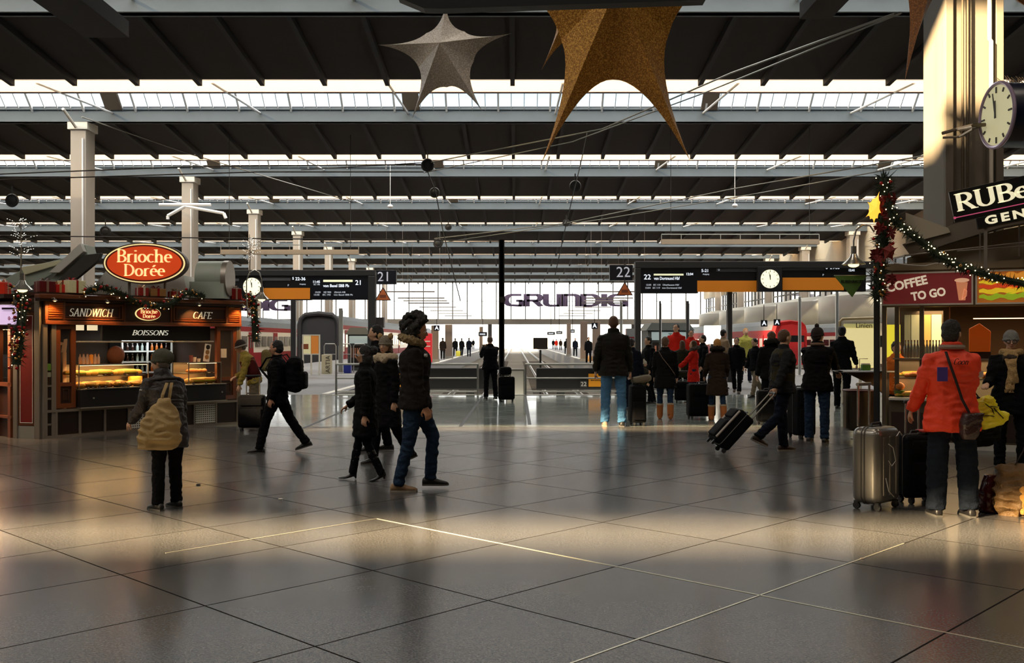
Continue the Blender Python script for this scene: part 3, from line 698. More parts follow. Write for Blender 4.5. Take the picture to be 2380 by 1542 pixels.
def person(label, px, py=None, Y=None, h=1.75, face=90, name='person', head=(0,0), lean=0, side=0, legs=((8,4),(-8,6)), arms=((10,12),(10,12)), hands=(None,None),
           coat='black', hem=.80, flare=1.0, trousers='jeans', shoes='black', shoe=None, hair=('short','dark'), hat=None, tone=0, hood=None, collar=.03, q=1, bulk=1.0, skirt=None, twist=0, curl=.6, group=None, coatm=None, legw=1.0, bare=False):
    """face: direction walked/faced, 0 right, 90 away, 180 left, 270 to the camera. legs: (thigh forward, knee bend) left, right.
    arms: (forward, elbow bend[, out]); hands: target in body coordinates (forward, left, up) instead"""
    if py is not None: loc = G(px, py)
    else: loc = V((GX(px,Y), Y, 0))
    t = thing(name, label, 'person', loc, R(face), group)
    s = h/1.75; vox = .0085 if q == 1 else (.013 if q == 2 else .022)
    F = V((1,0,0)); Lf = V((0,1,0)); U = V((0,0,1))
    # skeleton
    Lr = R(lean); pel = V((0,0,.95*s))
    up = V((sin(Lr),0,cos(Lr))); tw = Matrix.Rotation(R(twist),3,'Z')
    def sp(z, f=0, l=0): return pel+up*((z-.95)*s)+(tw @ V((cos(Lr)*f*s, l*s, -sin(Lr)*f*s)))
    hips = [pel+V((0,.095*s,-.03*s)), pel+V((0,-.095*s,-.03*s))]
    leg = []
    for i in (0, 1):
        a, kb = R(legs[i][0]), R(legs[i][1]); ab = R(legs[i][2] if len(legs[i]) > 2 else 2)*(1 if i == 0 else -1)
        d1 = V((sin(a), sin(ab), -cos(a))).normalized(); kn = hips[i]+d1*.43*s
        a2 = a-kb; d2 = V((sin(a2), sin(ab)*.3, -cos(a2))).normalized(); an = kn+d2*.42*s
        leg.append((hips[i], kn, an, a2))
    pf = lambda a2: a2*.5 if a2 < -.3 else (a2*.4 if a2 > .3 else 0)
    low = min(l[2].z-.086*s*cos(pf(l[3]))-(.13 if pf(l[3]) < 0 else .06)*s*abs(sin(pf(l[3]))) for l in leg)
    dz = V((0,0,-low))
    pel = pel+dz; hips = [x+dz for x in hips]; leg = [(a+dz, b+dz, c+dz, d) for a, b, c, d in leg]
    sh = [sp(1.395,0,.178), sp(1.395,0,-.178)]
    arm = []
    for i in (0, 1):
        sg = 1 if i == 0 else -1
        if hands[i] is not None:
            tg = V(hands[i][:3])*s; hint = V((-.4, .5*sg, -1)) if len(hands[i]) < 6 else V(hands[i][3:6])
            el, wr = ik(sh[i], tg, .29*s, .26*s, hint)
        else:
            a = R(arms[i][0]); eb = R(arms[i][1]); out = R(arms[i][2] if len(arms[i]) > 2 else 9)
            d1 = V((sin(a)*cos(out), sin(out)*sg, -cos(a)*cos(out))); el = sh[i]+d1*.29*s
            d2 = V((sin(a+eb), sin(out)*sg*.3, -cos(a+eb))).normalized(); wr = el+d2*.26*s
        arm.append((sh[i], el, wr))
    nb = sp(1.475); hy, hp = R(head[0]), R(head[1])
    HM = Matrix.Translation(sp(1.56,.012+.02*sin(Lr))) @ Matrix.Rotation(hy,4,'Z') @ Matrix.Rotation(hp,4,'Y')
    # ---- body, one surface ----
    g = MB()
    def rings(lst, n=20):
        vs = []
        for (c, rx, ry) in lst:
            for j in range(n):
                q_ = 2*pi*j/n; vs.append(c+(tw @ V((cos(Lr)*cos(q_)*rx*s, sin(q_)*ry*s, -sin(Lr)*cos(q_)*rx*s))))
        k = len(lst)
        return vs, [(i*n+j, i*n+(j+1) % n, (i+1)*n+(j+1) % n, (i+1)*n+j) for i in range(k-1) for j in range(n)]+[tuple(range(n-1,-1,-1)), tuple((k-1)*n+j for j in range(n))]
    B = bulk
    torso = [(sp(.86),.09,.13),(sp(.94),.10*B,.15*B),(sp(1.05),.09*B,.125*B),(sp(1.15),.09*B,.13*B),(sp(1.28),.105*B,.15*B),(sp(1.37),.095*B,.155),(sp(1.43),.06,.11),(sp(1.49),.052,.06)]
    g.add(*rings(torso))
    g.tube([sp(1.44), sp(1.50,.005), HM @ V((-.01*s,0,0))], [.058*s,.055*s,.056*s], 14)
    for (hp_, kn, an, a2) in leg:
        g.tube([hp_+V((0,0,.06*s)), hp_, lerp(hp_,kn,.5), kn, lerp(kn,an,.35), an], [.065*s,.075*s,.060*s,.042*s,.042*s,.032*s], 12)
    for i, (a, b_, c) in enumerate(arm):
        g.tube([lerp(sp(1.42),a,.55), a, lerp(a,b_,.5), b_, lerp(b_,c,.3), c], [.045*s,.048*s,.040*s,.034*s,.034*s,.025*s], 10)
        fd = (c-b_).normalized(); inw = -Lf if i == 0 else Lf
        pal = (inw*.8+V((-.3,0,-.2))) if abs(fd.z) > .6 else V((0,0,-1))
        hand(g, c, fd, pal, s, curl, 1 if i == 0 else -1) if q < 3 else g.ell(c+fd*.07*s, (.03*s,.03*s,.05*s))
    hs = s*1.0
    def hb(c, r, n=18, m=12, M=Matrix.Identity(4)): g.ell([x*hs for x in c], [x*hs for x in r], n, m, HM @ M)
    hb((0,0,.095),(.094,.075,.095)); hb((.02,0,.07),(.074,.069,.088)); hb((.036,0,.018),(.05,.052,.055)); hb((.062,0,-.012),(.022,.026,.021))
    for q_ in (-1, 1):
        hb((-.004,q_*.076,.062),(.018,.010,.030), 8, 6); hb((.072,q_*.033,.05),(.02,.022,.018), 8, 6)
        hb((.086,q_*.031,.088),(.012,.024,.009), 8, 6)
    g.tube([HM @ V((.088*hs,0,.084*hs)), HM @ V((.105*hs,0,.055*hs)), HM @ V((.113*hs,0,.042*hs)), HM @ V((.095*hs,0,.033*hs))], [.009*hs,.011*hs,.014*hs,.008*hs], 8)
    hb((.085,0,.018),(.014,.024,.006), 8, 6); hb((.084,0,.006),(.013,.021,.007), 8, 6)
    sk = skin(tone); o = g.build('body', sk, t); remesh(o, vox if q == 1 else vox*.85, 2)
    if q < 3:
        for q_ in (-1, 1):
            e = MB(); e.ell([x*hs for x in (.085,q_*.031,.07)], [.0125*hs]*3, 10, 8, HM); e.m = 1; e.ell([x*hs for x in (.0935,q_*.031,.07)], [.006*hs]*3, 8, 6, HM); e.build('eye', [m_eyew, m_eyed], t, True)
            e = MB(); e.ell([x*hs for x in (.097,q_*.032,.092)], [.005*hs,.022*hs,.0045*hs], 8, 6, HM); e.build('eyebrow', mat('brow', C8(60,42,30), .8), t, True)
        e = MB(); e.ell([x*hs for x in (.0955,0,.012)], [.006*hs,.024*hs,.006*hs], 10, 6, HM); e.build('mouth', m_lip, t, True)
    # ---- trousers ----
    tm = trousers if not isinstance(trousers, str) else {'jeans': cloth('jeans',(32,48,68)), 'black': cloth('black_trousers',(14,14,17)), 'blue': cloth('light_jeans',(70,112,150)), 'navy': cloth('navy_trousers',(20,26,38)), 'khaki': cloth('khaki',(120,108,90))}[trousers]
    g = MB(); g.add(*rings([(sp(.84),.11,.15),(sp(.92),.128*B,.178*B),(sp(1.04),.115*B,.158*B)]))
    for (hp_, kn, an, a2) in leg:
        d = (an-kn).normalized(); w_ = legw
        g.tube([hp_+V((0,0,.08*s)), hp_+V((0,0,-.02*s)), lerp(hp_,kn,.5), kn, lerp(kn,an,.3), lerp(kn,an,.8), an+d*.02*s], [.085*s,.102*s,.088*s,.069*s*w_,.07*s*w_,.062*s*w_,.066*s*w_], 14)
    if not bare:
        o = g.build('trousers', tm, t); remesh(o, vox*1.3, 2, .010*s, 11/s, True)
    # ---- coat ----
    cm = coatm or {'black': cloth('black_coat',(16,16,18)), 'dark': cloth('dark_coat',(30,27,26)), 'navy': cloth('navy_coat',(18,22,34)), 'olive': cloth('olive_coat',(42,40,28)), 'red': cloth('red_coat',(196,38,26)), 'brown': cloth('brown_coat',(44,34,28))}[coat]
    g = MB(); hz = hem*s
    low = [(pel+V((0,0,hz-.95*s))+dz*0, .15*B*flare, .212*B*flare), (pel+V((0,0,(hz-.95*s)*.5)), .15*B*(1+flare)/2, .205*B*(1+flare)/2)] if hem < .9 else [(sp(hem), .128*B, .178*B)]
    g.add(*rings(low+[(sp(.98),.135*B,.182*B),(sp(1.08),.125*B,.168*B),(sp(1.18),.128*B,.172*B),(sp(1.30),.142*B,.19*B),(sp(1.38),.13*B,.195),(sp(1.435),.098,.155),(sp(1.475),.075,.10),(sp(1.50+collar),.070,.078)]))
    for i, (a, b_, c) in enumerate(arm):
        g.tube([lerp(sp(1.40),a,.45), a, lerp(a,b_,.5), b_, lerp(b_,c,.5), c-(c-b_)*.02], [.066*s,.070*s*B**.5,.066*s*B**.5,.060*s,.055*s,.047*s], 14)
    o = g.build('coat', cm, t); remesh(o, vox*1.35, 3, .013*s, 8/s, True)
    # ---- shoes ----
    shm = {'black': mat('shoe_black', (.012,.011,.011), .45), 'tan': mat('shoe_tan', C8(150,120,88), .7), 'ugg': mat('suede_tan', C8(165,98,48), .9), 'brown': mat('shoe_brown', C8(60,42,32), .6), 'white': mat('shoe_sunlit', C8(160,130,110), .6)}
    kinds = shoes if isinstance(shoes, tuple) else (shoes, shoes)
    for i, (hp_, kn, an, a2) in enumerate(leg):
        k = kinds[i]; pitch = pf(a2)
        M = Matrix.Translation(an) @ Matrix.Rotation(-pitch,4,'Y'); M = Matrix.Translation(an) @ Matrix.Rotation(-pitch if pitch > 0 else -pitch,4,'Y')
        g = MB()
        if shoe == 'heel':
            pr = [(-.055,.026,.03,-.02),(-.03,.032,.035,-.015),(.03,.03,.026,-.045),(.09,.036,.02,-.068),(.14,.034,.017,-.072),(.185,.012,.010,-.074)]
            g.tube([an+V((-.035*s,0,-.01*s)), an+V((-.04*s,0,-.085*s))], [.02*s,.013*s], 8)
            g.tube([lerp(kn,an,.25), lerp(kn,an,.7), an, an+V((0,0,-.03*s))], [.056*s,.048*s,.04*s,.04*s], 12)
        elif k == 'ugg':
            pr = [(-.085,.03,.035,-.045),(-.06,.046,.045,-.042),(.0,.05,.05,-.036),(.08,.052,.042,-.045),(.13,.048,.036,-.052),(.17,.03,.025,-.062)]
            g.tube([lerp(kn,an,.45), lerp(kn,an,.8), an+V((0,0,-.03*s))], [.074*s,.07*s,.064*s], 14)
        else:
            pr = [(-.085,.026,.026,-.055),(-.07,.036,.042,-.045),(.0,.040,.048,-.038),(.07,.046,.036,-.05),(.12,.047,.027,-.058),(.165,.038,.021,-.064),(.19,.014,.012,-.07)]
            g.tube([an+V((0,0,.05*s)), an+V((0,0,-.03*s))], [.046*s,.045*s], 12)
        vs = []; n = 12
        for (x, wy, hz_, cz) in pr:
            for j in range(n):
                q_ = 2*pi*j/n; zz = cz*s+sin(q_)*hz_*s; zz = max(zz, -.083*s); vs.append(M @ V((x*s, cos(q_)*wy*s, zz)))
        kk = len(pr); g.add(vs, [(a*n+j, a*n+(j+1) % n, (a+1)*n+(j+1) % n, (a+1)*n+j) for a in range(kk-1) for j in range(n)]+[tuple(range(n-1,-1,-1)), tuple((kk-1)*n+j for j in range(n))])
        o = g.build('boot' if (k == 'ugg' or shoe == 'heel') else 'shoe', shm[k], t); remesh(o, min(vox, .009) if q < 3 else .014, 1)
        if k in ('black','tan','brown','white') and shoe != 'heel' and q < 3:
            g = MB(); g.add([M @ V((x*s, y*s, z*s)) for z in (-.088,-.07) for x, y in ((-.085,-.028),(-.03,-.036),(.05,-.044),(.12,-.047),(.175,-.035),(.192,0),(.175,.035),(.12,.047),(.05,.044),(-.03,.036),(-.085,.028))], [tuple(range(10,-1,-1)), tuple(range(11,22))]+[(i_, (i_+1) % 11, (i_+1) % 11+11, i_+11) for i_ in range(11)])
            g.build('sole', mat('sole_pale', C8(150,140,125), .7) if k != 'black' else mat('sole_grey', C8(80,78,74), .7), o)
        if k == 'ugg':
            f = MB(); f.tube([lerp(kn,an,.40), lerp(kn,an,.48)], [.08*s,.08*s], 14); f.build('fur_trim', mat('cream_fur', C8(185,165,140), .95, bump=1, bs=120), o, True)
    # ---- hair / hat ----
    hk, hc = hair
    hm = {'dark': mat('hair_dark', C8(24,18,15), .6, bump=1, bs=90), 'black': mat('hair_black', C8(10,9,9), .6, bump=1, bs=90), 'brown': mat('hair_brown', C8(92,62,38), .6, bump=1, bs=90), 'blond': mat('hair_blond', C8(190,135,65), .55, bump=1, bs=90), 'grey': mat('hair_grey', C8(120,112,105), .6, bump=1, bs=90)}[hc]
    def shell(c, r, M=Matrix.Identity(4)): g.ell([x*hs for x in c], [x*hs for x in r], 20, 14, HM @ M)
    if hk != 'none':
        g = MB(); disp, dsc = .008, 30
        shell((-.014,0,.108),(.096,.083,.094)); shell((-.035,0,.07),(.075,.078,.09))
        if hk == 'buzz': g = MB(); shell((-.01,0,.104),(.093,.079,.092)); shell((-.03,0,.08),(.072,.076,.08)); disp = .002
        if hk == 'curly':
            disp = 0; rr = random.Random(3)
            for _ in range(330):
                th, ph = rr.uniform(0,2*pi), rr.uniform(-.85,1.5); d = V((cos(ph)*cos(th), cos(ph)*sin(th), sin(ph)))
                if d.x > .45 and d.z < .45: continue
                p = V((-.022+.108*d.x, .094*d.y, .098+.11*d.z)); g.ell((p+d*rr.uniform(.0,.035))*1.1*hs, [rr.uniform(.014,.026)*hs]*3, 8, 6, HM)
        if hk == 'bob': shell((-.04,0,.03),(.07,.086,.11)); shell((-.01,.06,.03),(.04,.03,.09)); shell((-.01,-.06,.03),(.04,.03,.09))
        if hk == 'long': shell((-.045,0,.0),(.06,.085,.16)); shell((-.05,0,-.09),(.05,.075,.14)); shell((-.01,.065,.02),(.035,.025,.1)); shell((-.01,-.065,.02),(.035,.025,.1))
        o = g.build('hair', hm, t); remesh(o, .007 if q == 1 else .012, 1, disp*s, dsc)
    if hat:
        hcol = hat[1]; g = MB(); shell((-.012,0,.112),(.108,.092,.105))
        if hat[0] == 'slouch': shell((-.06,0,.12),(.10,.085,.09)); shell((-.02,0,.14),(.11,.09,.09))
        g.tube([HM @ (V((cos(a_)*.098-.01, sin(a_)*.084, .085-.03*cos(a_)*-1 if False else .088+.012*cos(a_)))*hs) for a_ in [2*pi*i/20 for i in range(20)]], .017*hs, 8, closed=True)
        o = g.build('hat', mat('knit_%d_%d_%d' % hcol, C8(*hcol), .95, var=.35, vs=30, bump=1, bs=160), t); remesh(o, .006 if q == 1 else .011, 1, .003*s, 40)
        if hat[0] in ('pom','bobble'):
            g = MB(); g.ell(HM @ (V((-.02,0,.23))*hs), [.035*hs]*3, 12, 8); o = g.build('pompom', mat('pom_%d_%d_%d' % hcol, C8(*hcol), 1, bump=1, bs=120), t); remesh(o, .006, 0, .008, 60)
    if hood:
        g = MB(); rr_ = hood[0]
        g.tube([sp(1.50,-.03+cos(a_)*-.06*1.0*1.6, 0)+V((0, sin(a_)*.13*s, (.03+.035*cos(a_))*s)) for a_ in [2*pi*i/22 for i in range(22)]], rr_*s, 10, closed=True)
        o = g.build('fur_hood', mat('fur_%d_%d_%d' % hood[1], C8(*hood[1]), 1, var=.4, vs=50, bump=1, bs=140), t); remesh(o, .009, 0, .022*s, 38)
    return t, dict(arm=arm, leg=leg, sp=sp, HM=HM, s=s, hs=hs, pel=pel)
def extra(t, mb, name, m, smooth=True, vox=0, disp=0, ds=20):
    o = mb.build(name, m, t, smooth)
    if vox: remesh(o, vox, 1, disp, ds)
    return o
def world_of(t, p): return Matrix.Translation(t.location) @ Matrix.Rotation(t.rotation_euler[2],4,'Z') @ V(p)
# ================= luggage, bags =================
m_wheel = mat('wheel_rubber', (.02,.02,.02), .6); m_tele = mat('telescopic_tube', C8(190,185,175), .25, .8); m_plas = mat('black_plastic', (.015,.015,.016), .4)
def suitcase(label, loc, rz, w, d, h, m, style='soft', ext=.0, tilt=0, hw=.11, wheels=4, group=None, hd=None):
    """w across, d deep, h high; the telescopic handle stands at +y (back) side"""
    t = thing('suitcase', label, 'suitcase', loc, rz, group)
    if tilt: t.rotation_euler = (Matrix.Rotation(rz,3,'Z') @ Matrix.Rotation(tilt,3,'X')).to_euler()
    z0 = .055; r = .07 if style == 'hard' else .045
    g = MB(); g.rbox((0,0,z0+(h-z0)/2), (w,d,h-z0), r, 4)
    o = g.build('shell', m, t, True)
    if style == 'hard':
        g = MB()
        for k in range(-1, 2): g.rbox((k*w*.27,-d/2+.006,z0+(h-z0)/2),(w*.12,.03,h*.72),.013,2)
        g.build('ribs', m, o, True)
    else:
        g = MB(); g.rbox((0,-d/2-.012,z0+h*.30),(w*.82,.05,h*.46),.022,3); g.build('front_pocket', m, o, True)
        g = MB(); g.rbox((0,-d/2-.008,z0+h*.73),(w*.82,.035,h*.22),.015,3); g.build('front_pocket', m, o, True)
    zp = [(-w/2+.005+0, y_, 0) for y_ in (0,)]
    def loop(yy, nm, mm, rr=.006):
        pts = []
        for q_ in range(4):
            sx = (1,-1,-1,1)[q_]; sz = (1,1,-1,-1)[q_]
            for k in range(5):
                a = pi/2*q_+pi/2*k/4; pts.append((sx*(w/2-r)+(r+.002)*cos(a), yy, z0+(h-z0)/2+sz*((h-z0)/2-r)+(r+.002)*sin(a)))
        g = MB(); g.tube(pts, rr, 6, closed=True); g.build(nm, mm, t, True)
    loop(-.02 if style == 'soft' else 0, 'zipper', mat('zipper_grey', C8(95,92,88), .4, .5))
    if style == 'hard': loop(.03, 'zipper', mat('zipper_grey'))
    g = MB(); g.tube([(-.09,0,h-.005),(-.075,0,h+.03),(.075,0,h+.03),(.09,0,h-.005)], .011, 6); g.build('top_handle', m_plas, t, True)
    for sx in (-1,1):
        for sy in ((-1,1) if wheels == 4 else (1,)):
            g = MB(); g.cyl((sx*(w/2-.05)-.014,sy*(d/2-.04),.032),(sx*(w/2-.05)+.014,sy*(d/2-.04),.032),.032,14); g.b2((sx*(w/2-.05)-.02,sy*(d/2-.04)-.02,.04),(sx*(w/2-.05)+.02,sy*(d/2-.04)+.02,.075)); g.build('wheel', m_wheel, t, True)
    if wheels == 2:
        g = MB(); g.b2((-w*.35,-d/2+.02,0),(-w*.25,-d/2+.05,.06)); g.b2((w*.25,-d/2+.02,0),(w*.35,-d/2+.05,.06)); g.build('foot', m_plas, t)
    if ext > 0:
        g = MB()
        for sx in (-1,1): g.tube([(sx*hw,d/2-.03,h-.03),(sx*hw,d/2-.03,h+ext)], .011, 8)
        g.tube([(-hw,d/2-.03,h+ext*.02),(-hw,d/2-.03,h+ext*.02+.001)], .011, 8)
        hh = g.build('telescopic_handle', m_tele, t, True)
        g = MB(); g.rbox((0,d/2-.03,h+ext),(2*hw+.04,.03,.035),.012,3); g.build('grip', m_plas, hh, True)
    return t
def soft(name, label, cat, loc, rz, secs, m, vox=.008, disp=.012, ds=9, strap=None, sm=None, parts=None):
    """bag lofted from horizontal sections (z, half width, half depth, x offset)"""
    t = thing(name, label, cat, loc, rz); g = MB(); n = 24; vs = []
    for (z, a, b_, ox) in secs:
        for j in range(n):
            q_ = 2*pi*j/n; c_, s_ = cos(q_), sin(q_)
            vs.append((ox+a*math.copysign(abs(c_)**.6, c_), b_*math.copysign(abs(s_)**.6, s_), z))
    k = len(secs); g.add(vs, [(a*n+j, a*n+(j+1) % n, (a+1)*n+(j+1) % n, (a+1)*n+j) for a in range(k-1) for j in range(n)]+[tuple(range(n-1,-1,-1)), tuple((k-1)*n+j for j in range(n))])
    o = g.build('bag_body', m, t); remesh(o, vox, 2, disp, ds, True)
    for s_ in (strap or []):
        g = MB(); g.tube(s_, [(.016,.005)]*len(s_), 6); g.build('strap', sm or m, t, True)
    return t

Hp = lambda f, tp, k=1.0: (f-tp)/(f-HY)*CAMH*k
# ================= the people =================
# woman in a knit cap with a tote bag
a, J = person('woman in grey knit cap and dark quilted jacket with a beige tote, seen from behind', 392, 1184, h=1.42, face=140, lean=13, head=(32,6), legs=((3,3),(7,10)), arms=((18,35,8),(4,18,12)),
    coatm=mat('quilted', C8(44,38,37), .6, spec=.4, var=.35, vs=6, bump=.9, bs=26), hem=.66, trousers='black', shoes='black', hair=('short','grey'), hat=('slouch',(84,84,70)), bulk=1.1, collar=.05, legw=.95)
g = MB()
for i in range(6): g.tube([J['sp'](1.0+i*.085,cos(q_)*(.137+.006*sin(i)),sin(q_)*(.185+.01*(i > 2))) for q_ in [2*pi*k/24 for k in range(24)]], .012, 6, closed=True)
extra(a, g, 'quilt_seams', mat('quilted'), True)
g = MB(); g.box((.10,.21,1.08),(.04,.012,.008)); extra(a, g, 'sleeve_stripe', mat('reflective', (.8,.8,.8), .4), False)
m_tote = mat('beige_canvas', C8(158,132,86), .8, var=.3, vs=5, bump=.3)
p = P(370, 1040, 8.35)
tote = soft('tote_bag', 'large beige canvas tote bag hanging at the side of the woman in the grey cap', 'bag', p, R(-8), [(0,.17,.10,0),(.06,.185,.12,0),(.2,.165,.11,.01),(.31,.12,.08,.03),(.39,.055,.045,.05),(.42,.045,.03,.055)], m_tote, disp=.02, ds=8,
    strap=[[(.03,-.02,.38),(.05,-.03,.47),(.06,.03,.57)],[(.08,.02,.39),(.09,.03,.48),(.08,.08,.57)]], sm=m_tote)
tote.scale = (.92,.92,.95)
# young man walking left with a backpack
b, J = person('young man in black with short dark hair walking left, black backpack on his back', 645, 1052, h=1.54, face=180, head=(0,3), legs=((21,8),(-24,10)), arms=((-6,22,8),(12,10,8)), coat='black', hem=.78, trousers='black', shoes='black', hair=('short','black'), tone=1, collar=.03, bulk=1.05)
p = J['sp'](1.0,-.30); q_ = world_of(b, p)
t = thing('backpack', 'full black backpack worn by the young man walking left', 'backpack', (q_.x,q_.y,q_.z), R(180))
g = MB(); g.rbox((.03,0,.2),(.2,.3,.48),.09,4); o = g.build('bag_body', cloth('backpack',(13,13,15)), t, True); remesh(o, .01, 2, .012, 8, True)
g = MB(); g.rbox((-.09,0,.12),(.09,.24,.24),.04,3); g.build('pocket', cloth('backpack'), t, True)
for s_ in (-1,1):
    g = MB(); g.tube([(.1,s_*.12,.38),(.17,s_*.14,.47),(.38,s_*.14,.42),(.46,s_*.15,.28),(.30,s_*.17,.1),(.12,s_*.13,.04)], [(.024,.007)]*6, 6); g.build('shoulder_strap', cloth('backpack'), t, True)
# elderly traveller behind the black suitcase
c, J = person('stooped traveller in dark red vest and mustard sleeves beside the bakery kiosk', GX(592,17.3) and 592, Y=17.3, h=1.55, face=195, lean=22, head=(0,18), legs=((5,3),(-3,2)), arms=((8,10),(40,40)), hands=(None,(.36,-.10,1.0)), coatm=cloth('mustard',(150,132,62)), hem=.86, trousers='khaki', shoes='brown', hat=('beanie',(58,44,40)), hair=('short','grey'), q=2)
g = MB(); g.add([J['sp'](z,cos(a_)*.15,sin(a_)*.196) for z in (.96,1.1,1.25,1.36) for a_ in [2*pi*i/20 for i in range(20)]], [(i*20+j,i*20+(j+1) % 20,(i+1)*20+(j+1) % 20,(i+1)*20+j) for i in range(3) for j in range(20)]); o = extra(c, g, 'vest', cloth('vest_red',(80,30,30)))
so_ = o.modifiers.new('t','SOLIDIFY'); so_.thickness = .02
g = MB(); g.tube([J['HM'] @ V((cos(a_)*.1-.008,sin(a_)*.085,.075)) for a_ in [2*pi*i/20 for i in range(20)]], .016, 8, closed=True); extra(c, g, 'cap_band', mat('cap_band', C8(150,140,130), .9))
suitcase('upright black suitcase standing by the right corner of the bakery kiosk', P(586,1000,16.7).xyz*V((1,1,0)), R(6), .44, .26, .60, cloth('case_black',(15,15,17)), ext=.32)
t = thing('backpack', 'khaki rucksack on the back of the stooped traveller', 'backpack', world_of(c, J['sp'](1.02,-.27)), R(195))
g = MB(); g.rbox((.0,0,.17),(.17,.26,.38),.07,3); o = g.build('bag_body', cloth('rucksack',(120,108,70)), t, True); remesh(o, .012, 2, .01, 9)

# group crossing in the centre left
d, J = person('woman in sunglasses with tied dark hair, long black coat and heeled boots walking left', 850, 1117, h=1.46, face=182, head=(3,2), legs=((-4,22),(14,3)), arms=((-8,14),(10,45,6)), coat='black', hem=.58, flare=1.12, trousers='black', shoe='heel', hair=('bob','black'), tone=0, collar=.03, skirt=1, legw=.75)
g = MB(); HM = J['HM']; hs = J['hs']
for s_ in (-1,1): g.ell([x*hs for x in (.101,s_*.034,.066)], [.006*hs,.027*hs,.019*hs], 12, 8, HM)
g.tube([HM @ V(x)*1 for x in ((.1*hs,-.06*hs,.072*hs),(.106*hs,0,.074*hs),(.1*hs,.06*hs,.072*hs))], .004, 6)
for s_ in (-1,1): g.tube([HM @ V((.098*hs,s_*.062*hs,.073*hs)), HM @ V((.0,s_*.082*hs,.075*hs))], .004, 6)
extra(d, g, 'sunglasses', mat('lens_black', (.01,.01,.012), .1))
g = MB(); g.ell(HM @ V((-.12*hs,0,.13*hs)), [.05,.05,.05], 12, 8); extra(d, g, 'hair_bun', mat('hair_black'), vox=.008, disp=.006, ds=40)
d2, J = person('woman in grey animal-ear knit hat, cream scarf and long black coat', 898, 1078, h=1.56, face=215, head=(30,4), legs=((-12,20),(12,4)), arms=((-5,12),(8,30)), coat='black', hem=.52, flare=1.2, trousers='black', shoes='black', hair=('long','brown'), hat=('beanie',(150,140,122)), collar=.05, bulk=1.05)
HM = J['HM']; hs = J['hs']
for s_ in (-1,1):
    g = MB(); g.ell(HM @ V((-.01*hs,s_*.085*hs,.2*hs)), [.04*hs,.035*hs,.045*hs], 12, 8); extra(d2, g, 'hat_ear', mat('ear_fur', C8(196,160,108), 1, bump=1, bs=120), vox=.007, disp=.006, ds=50)
g = MB()
g.tube([J['sp'](1.47,cos(a_)*.1,sin(a_)*.12) for a_ in [2*pi*i/20 for i in range(20)]], .055, 10, closed=True)
for s_ in (-1,1): g.ell(J['sp'](1.45,.09,s_*.11), [.05,.055,.06], 12, 8)
extra(d2, g, 'scarf', mat('cream_scarf', C8(205,185,155), .95, bump=1, bs=70), vox=.009, disp=.01, ds=30)
d3, J = person('dark-haired man mostly hidden behind the woman in the animal-ear hat', 876, Y=13.6, h=1.72, face=180, coat='black', trousers='black', hair=('short','black'), q=2, legs=((8,3),(-8,3)))
e_, J = person('man with bushy curly black hair and fur-trimmed hooded dark jacket striding right', 964, 1139, h=1.74, face=5, head=(-2,8), legs=((26,30),(-8,6)), arms=((5,15),(5,14,6)), coat='dark', hem=.84, trousers='jeans', shoes=('black','tan'), hair=('curly','black'), hood=(.045,(150,128,92)), tone=1, bulk=1.12, collar=.07, legw=.9)
g = MB(); g.cyl(J['sp'](1.38,.1,-.15),J['sp'](1.38,.125,-.16),.018,10); extra(e_, g, 'badge', mat('silver_badge', C8(200,200,200), .3, .6))

# the man photographing at the rail
f, J = person('man standing at the track gap with his back turned, photographing the tracks', 1140, 929, h=1.62, face=105, head=(0,6), lean=4, legs=((5,3),(-5,12)), arms=((45,90),(50,95)), hands=((.30,.10,1.44),(.30,-.04,1.42)), coat='black', trousers='black', hair=('buzz','brown'), q=2, hem=.82, bulk=1.15)
t = thing('camera', 'small dark camera held up by the man at the track gap', 'camera', world_of(f, J['sp'](1.50,.36,.06)), R(105))
g = MB(); g.rbox((0,0,0),(.06,.13,.085),.012,2); g.build('camera_body', m_plas, t, True); g = MB(); g.cyl((.03,0,0),(.09,0,0),.03,14); g.build('lens', m_plas, t, True)
suitcase('black suitcase with a bag on top beside the man photographing the tracks', G(1177,934), R(5), .40, .25, .62, cloth('case_black'), ext=.1)
t = thing('travel_bag', 'black holdall lying on the suitcase at the track gap', 'bag', G(1175,934)+V((0,0,.665)), R(5))
g = MB(); g.rbox((0,0,.1),(.3,.2,.2),.07,3); o = g.build('bag_body', cloth('case_black'), t, True)
# tall man in blue jeans
h_, J = person('tall man in dark jacket and light blue jeans standing with his back turned', 1426, 991, h=1.94, face=88, head=(-4,0), legs=((2,0,4),(-2,1,4)), arms=((2,16,16),(2,14,14)), coatm=cloth('jacket_dark',(30,29,26),.6), hem=.80, trousers='blue', shoes=('white','black'), hair=('buzz','brown'), bulk=1.12, collar=.045, legw=1.05)  # left shoe toned paler for the sunlight falling on it
m_case = cloth('case_black')
suitcase('tall black suitcase standing right of the tall man in jeans', G(1481,989), R(4), .27, .40, .72, m_case, ext=.0)
t = thing('luggage_handle', 'raised pull handle and strap of the tall black suitcase', 'handle', G(1463,989), 0) if False else None
g_ = thing('neck_pillow', 'grey-brown travel neck pillow tied on the tall black suitcase', 'pillow', G(1481,989)+V((.03,0,.755)), R(4))
g = MB(); g.tube([(.15*cos(a_)+.02,.10*sin(a_),.065+.03*cos(a_)) for a_ in [R(-140+280*i/18) for i in range(19)]], .062, 12); o = g.build('cushion', mat('pillow_grey', C8(105,98,82), .95, bump=.5), g_, True)
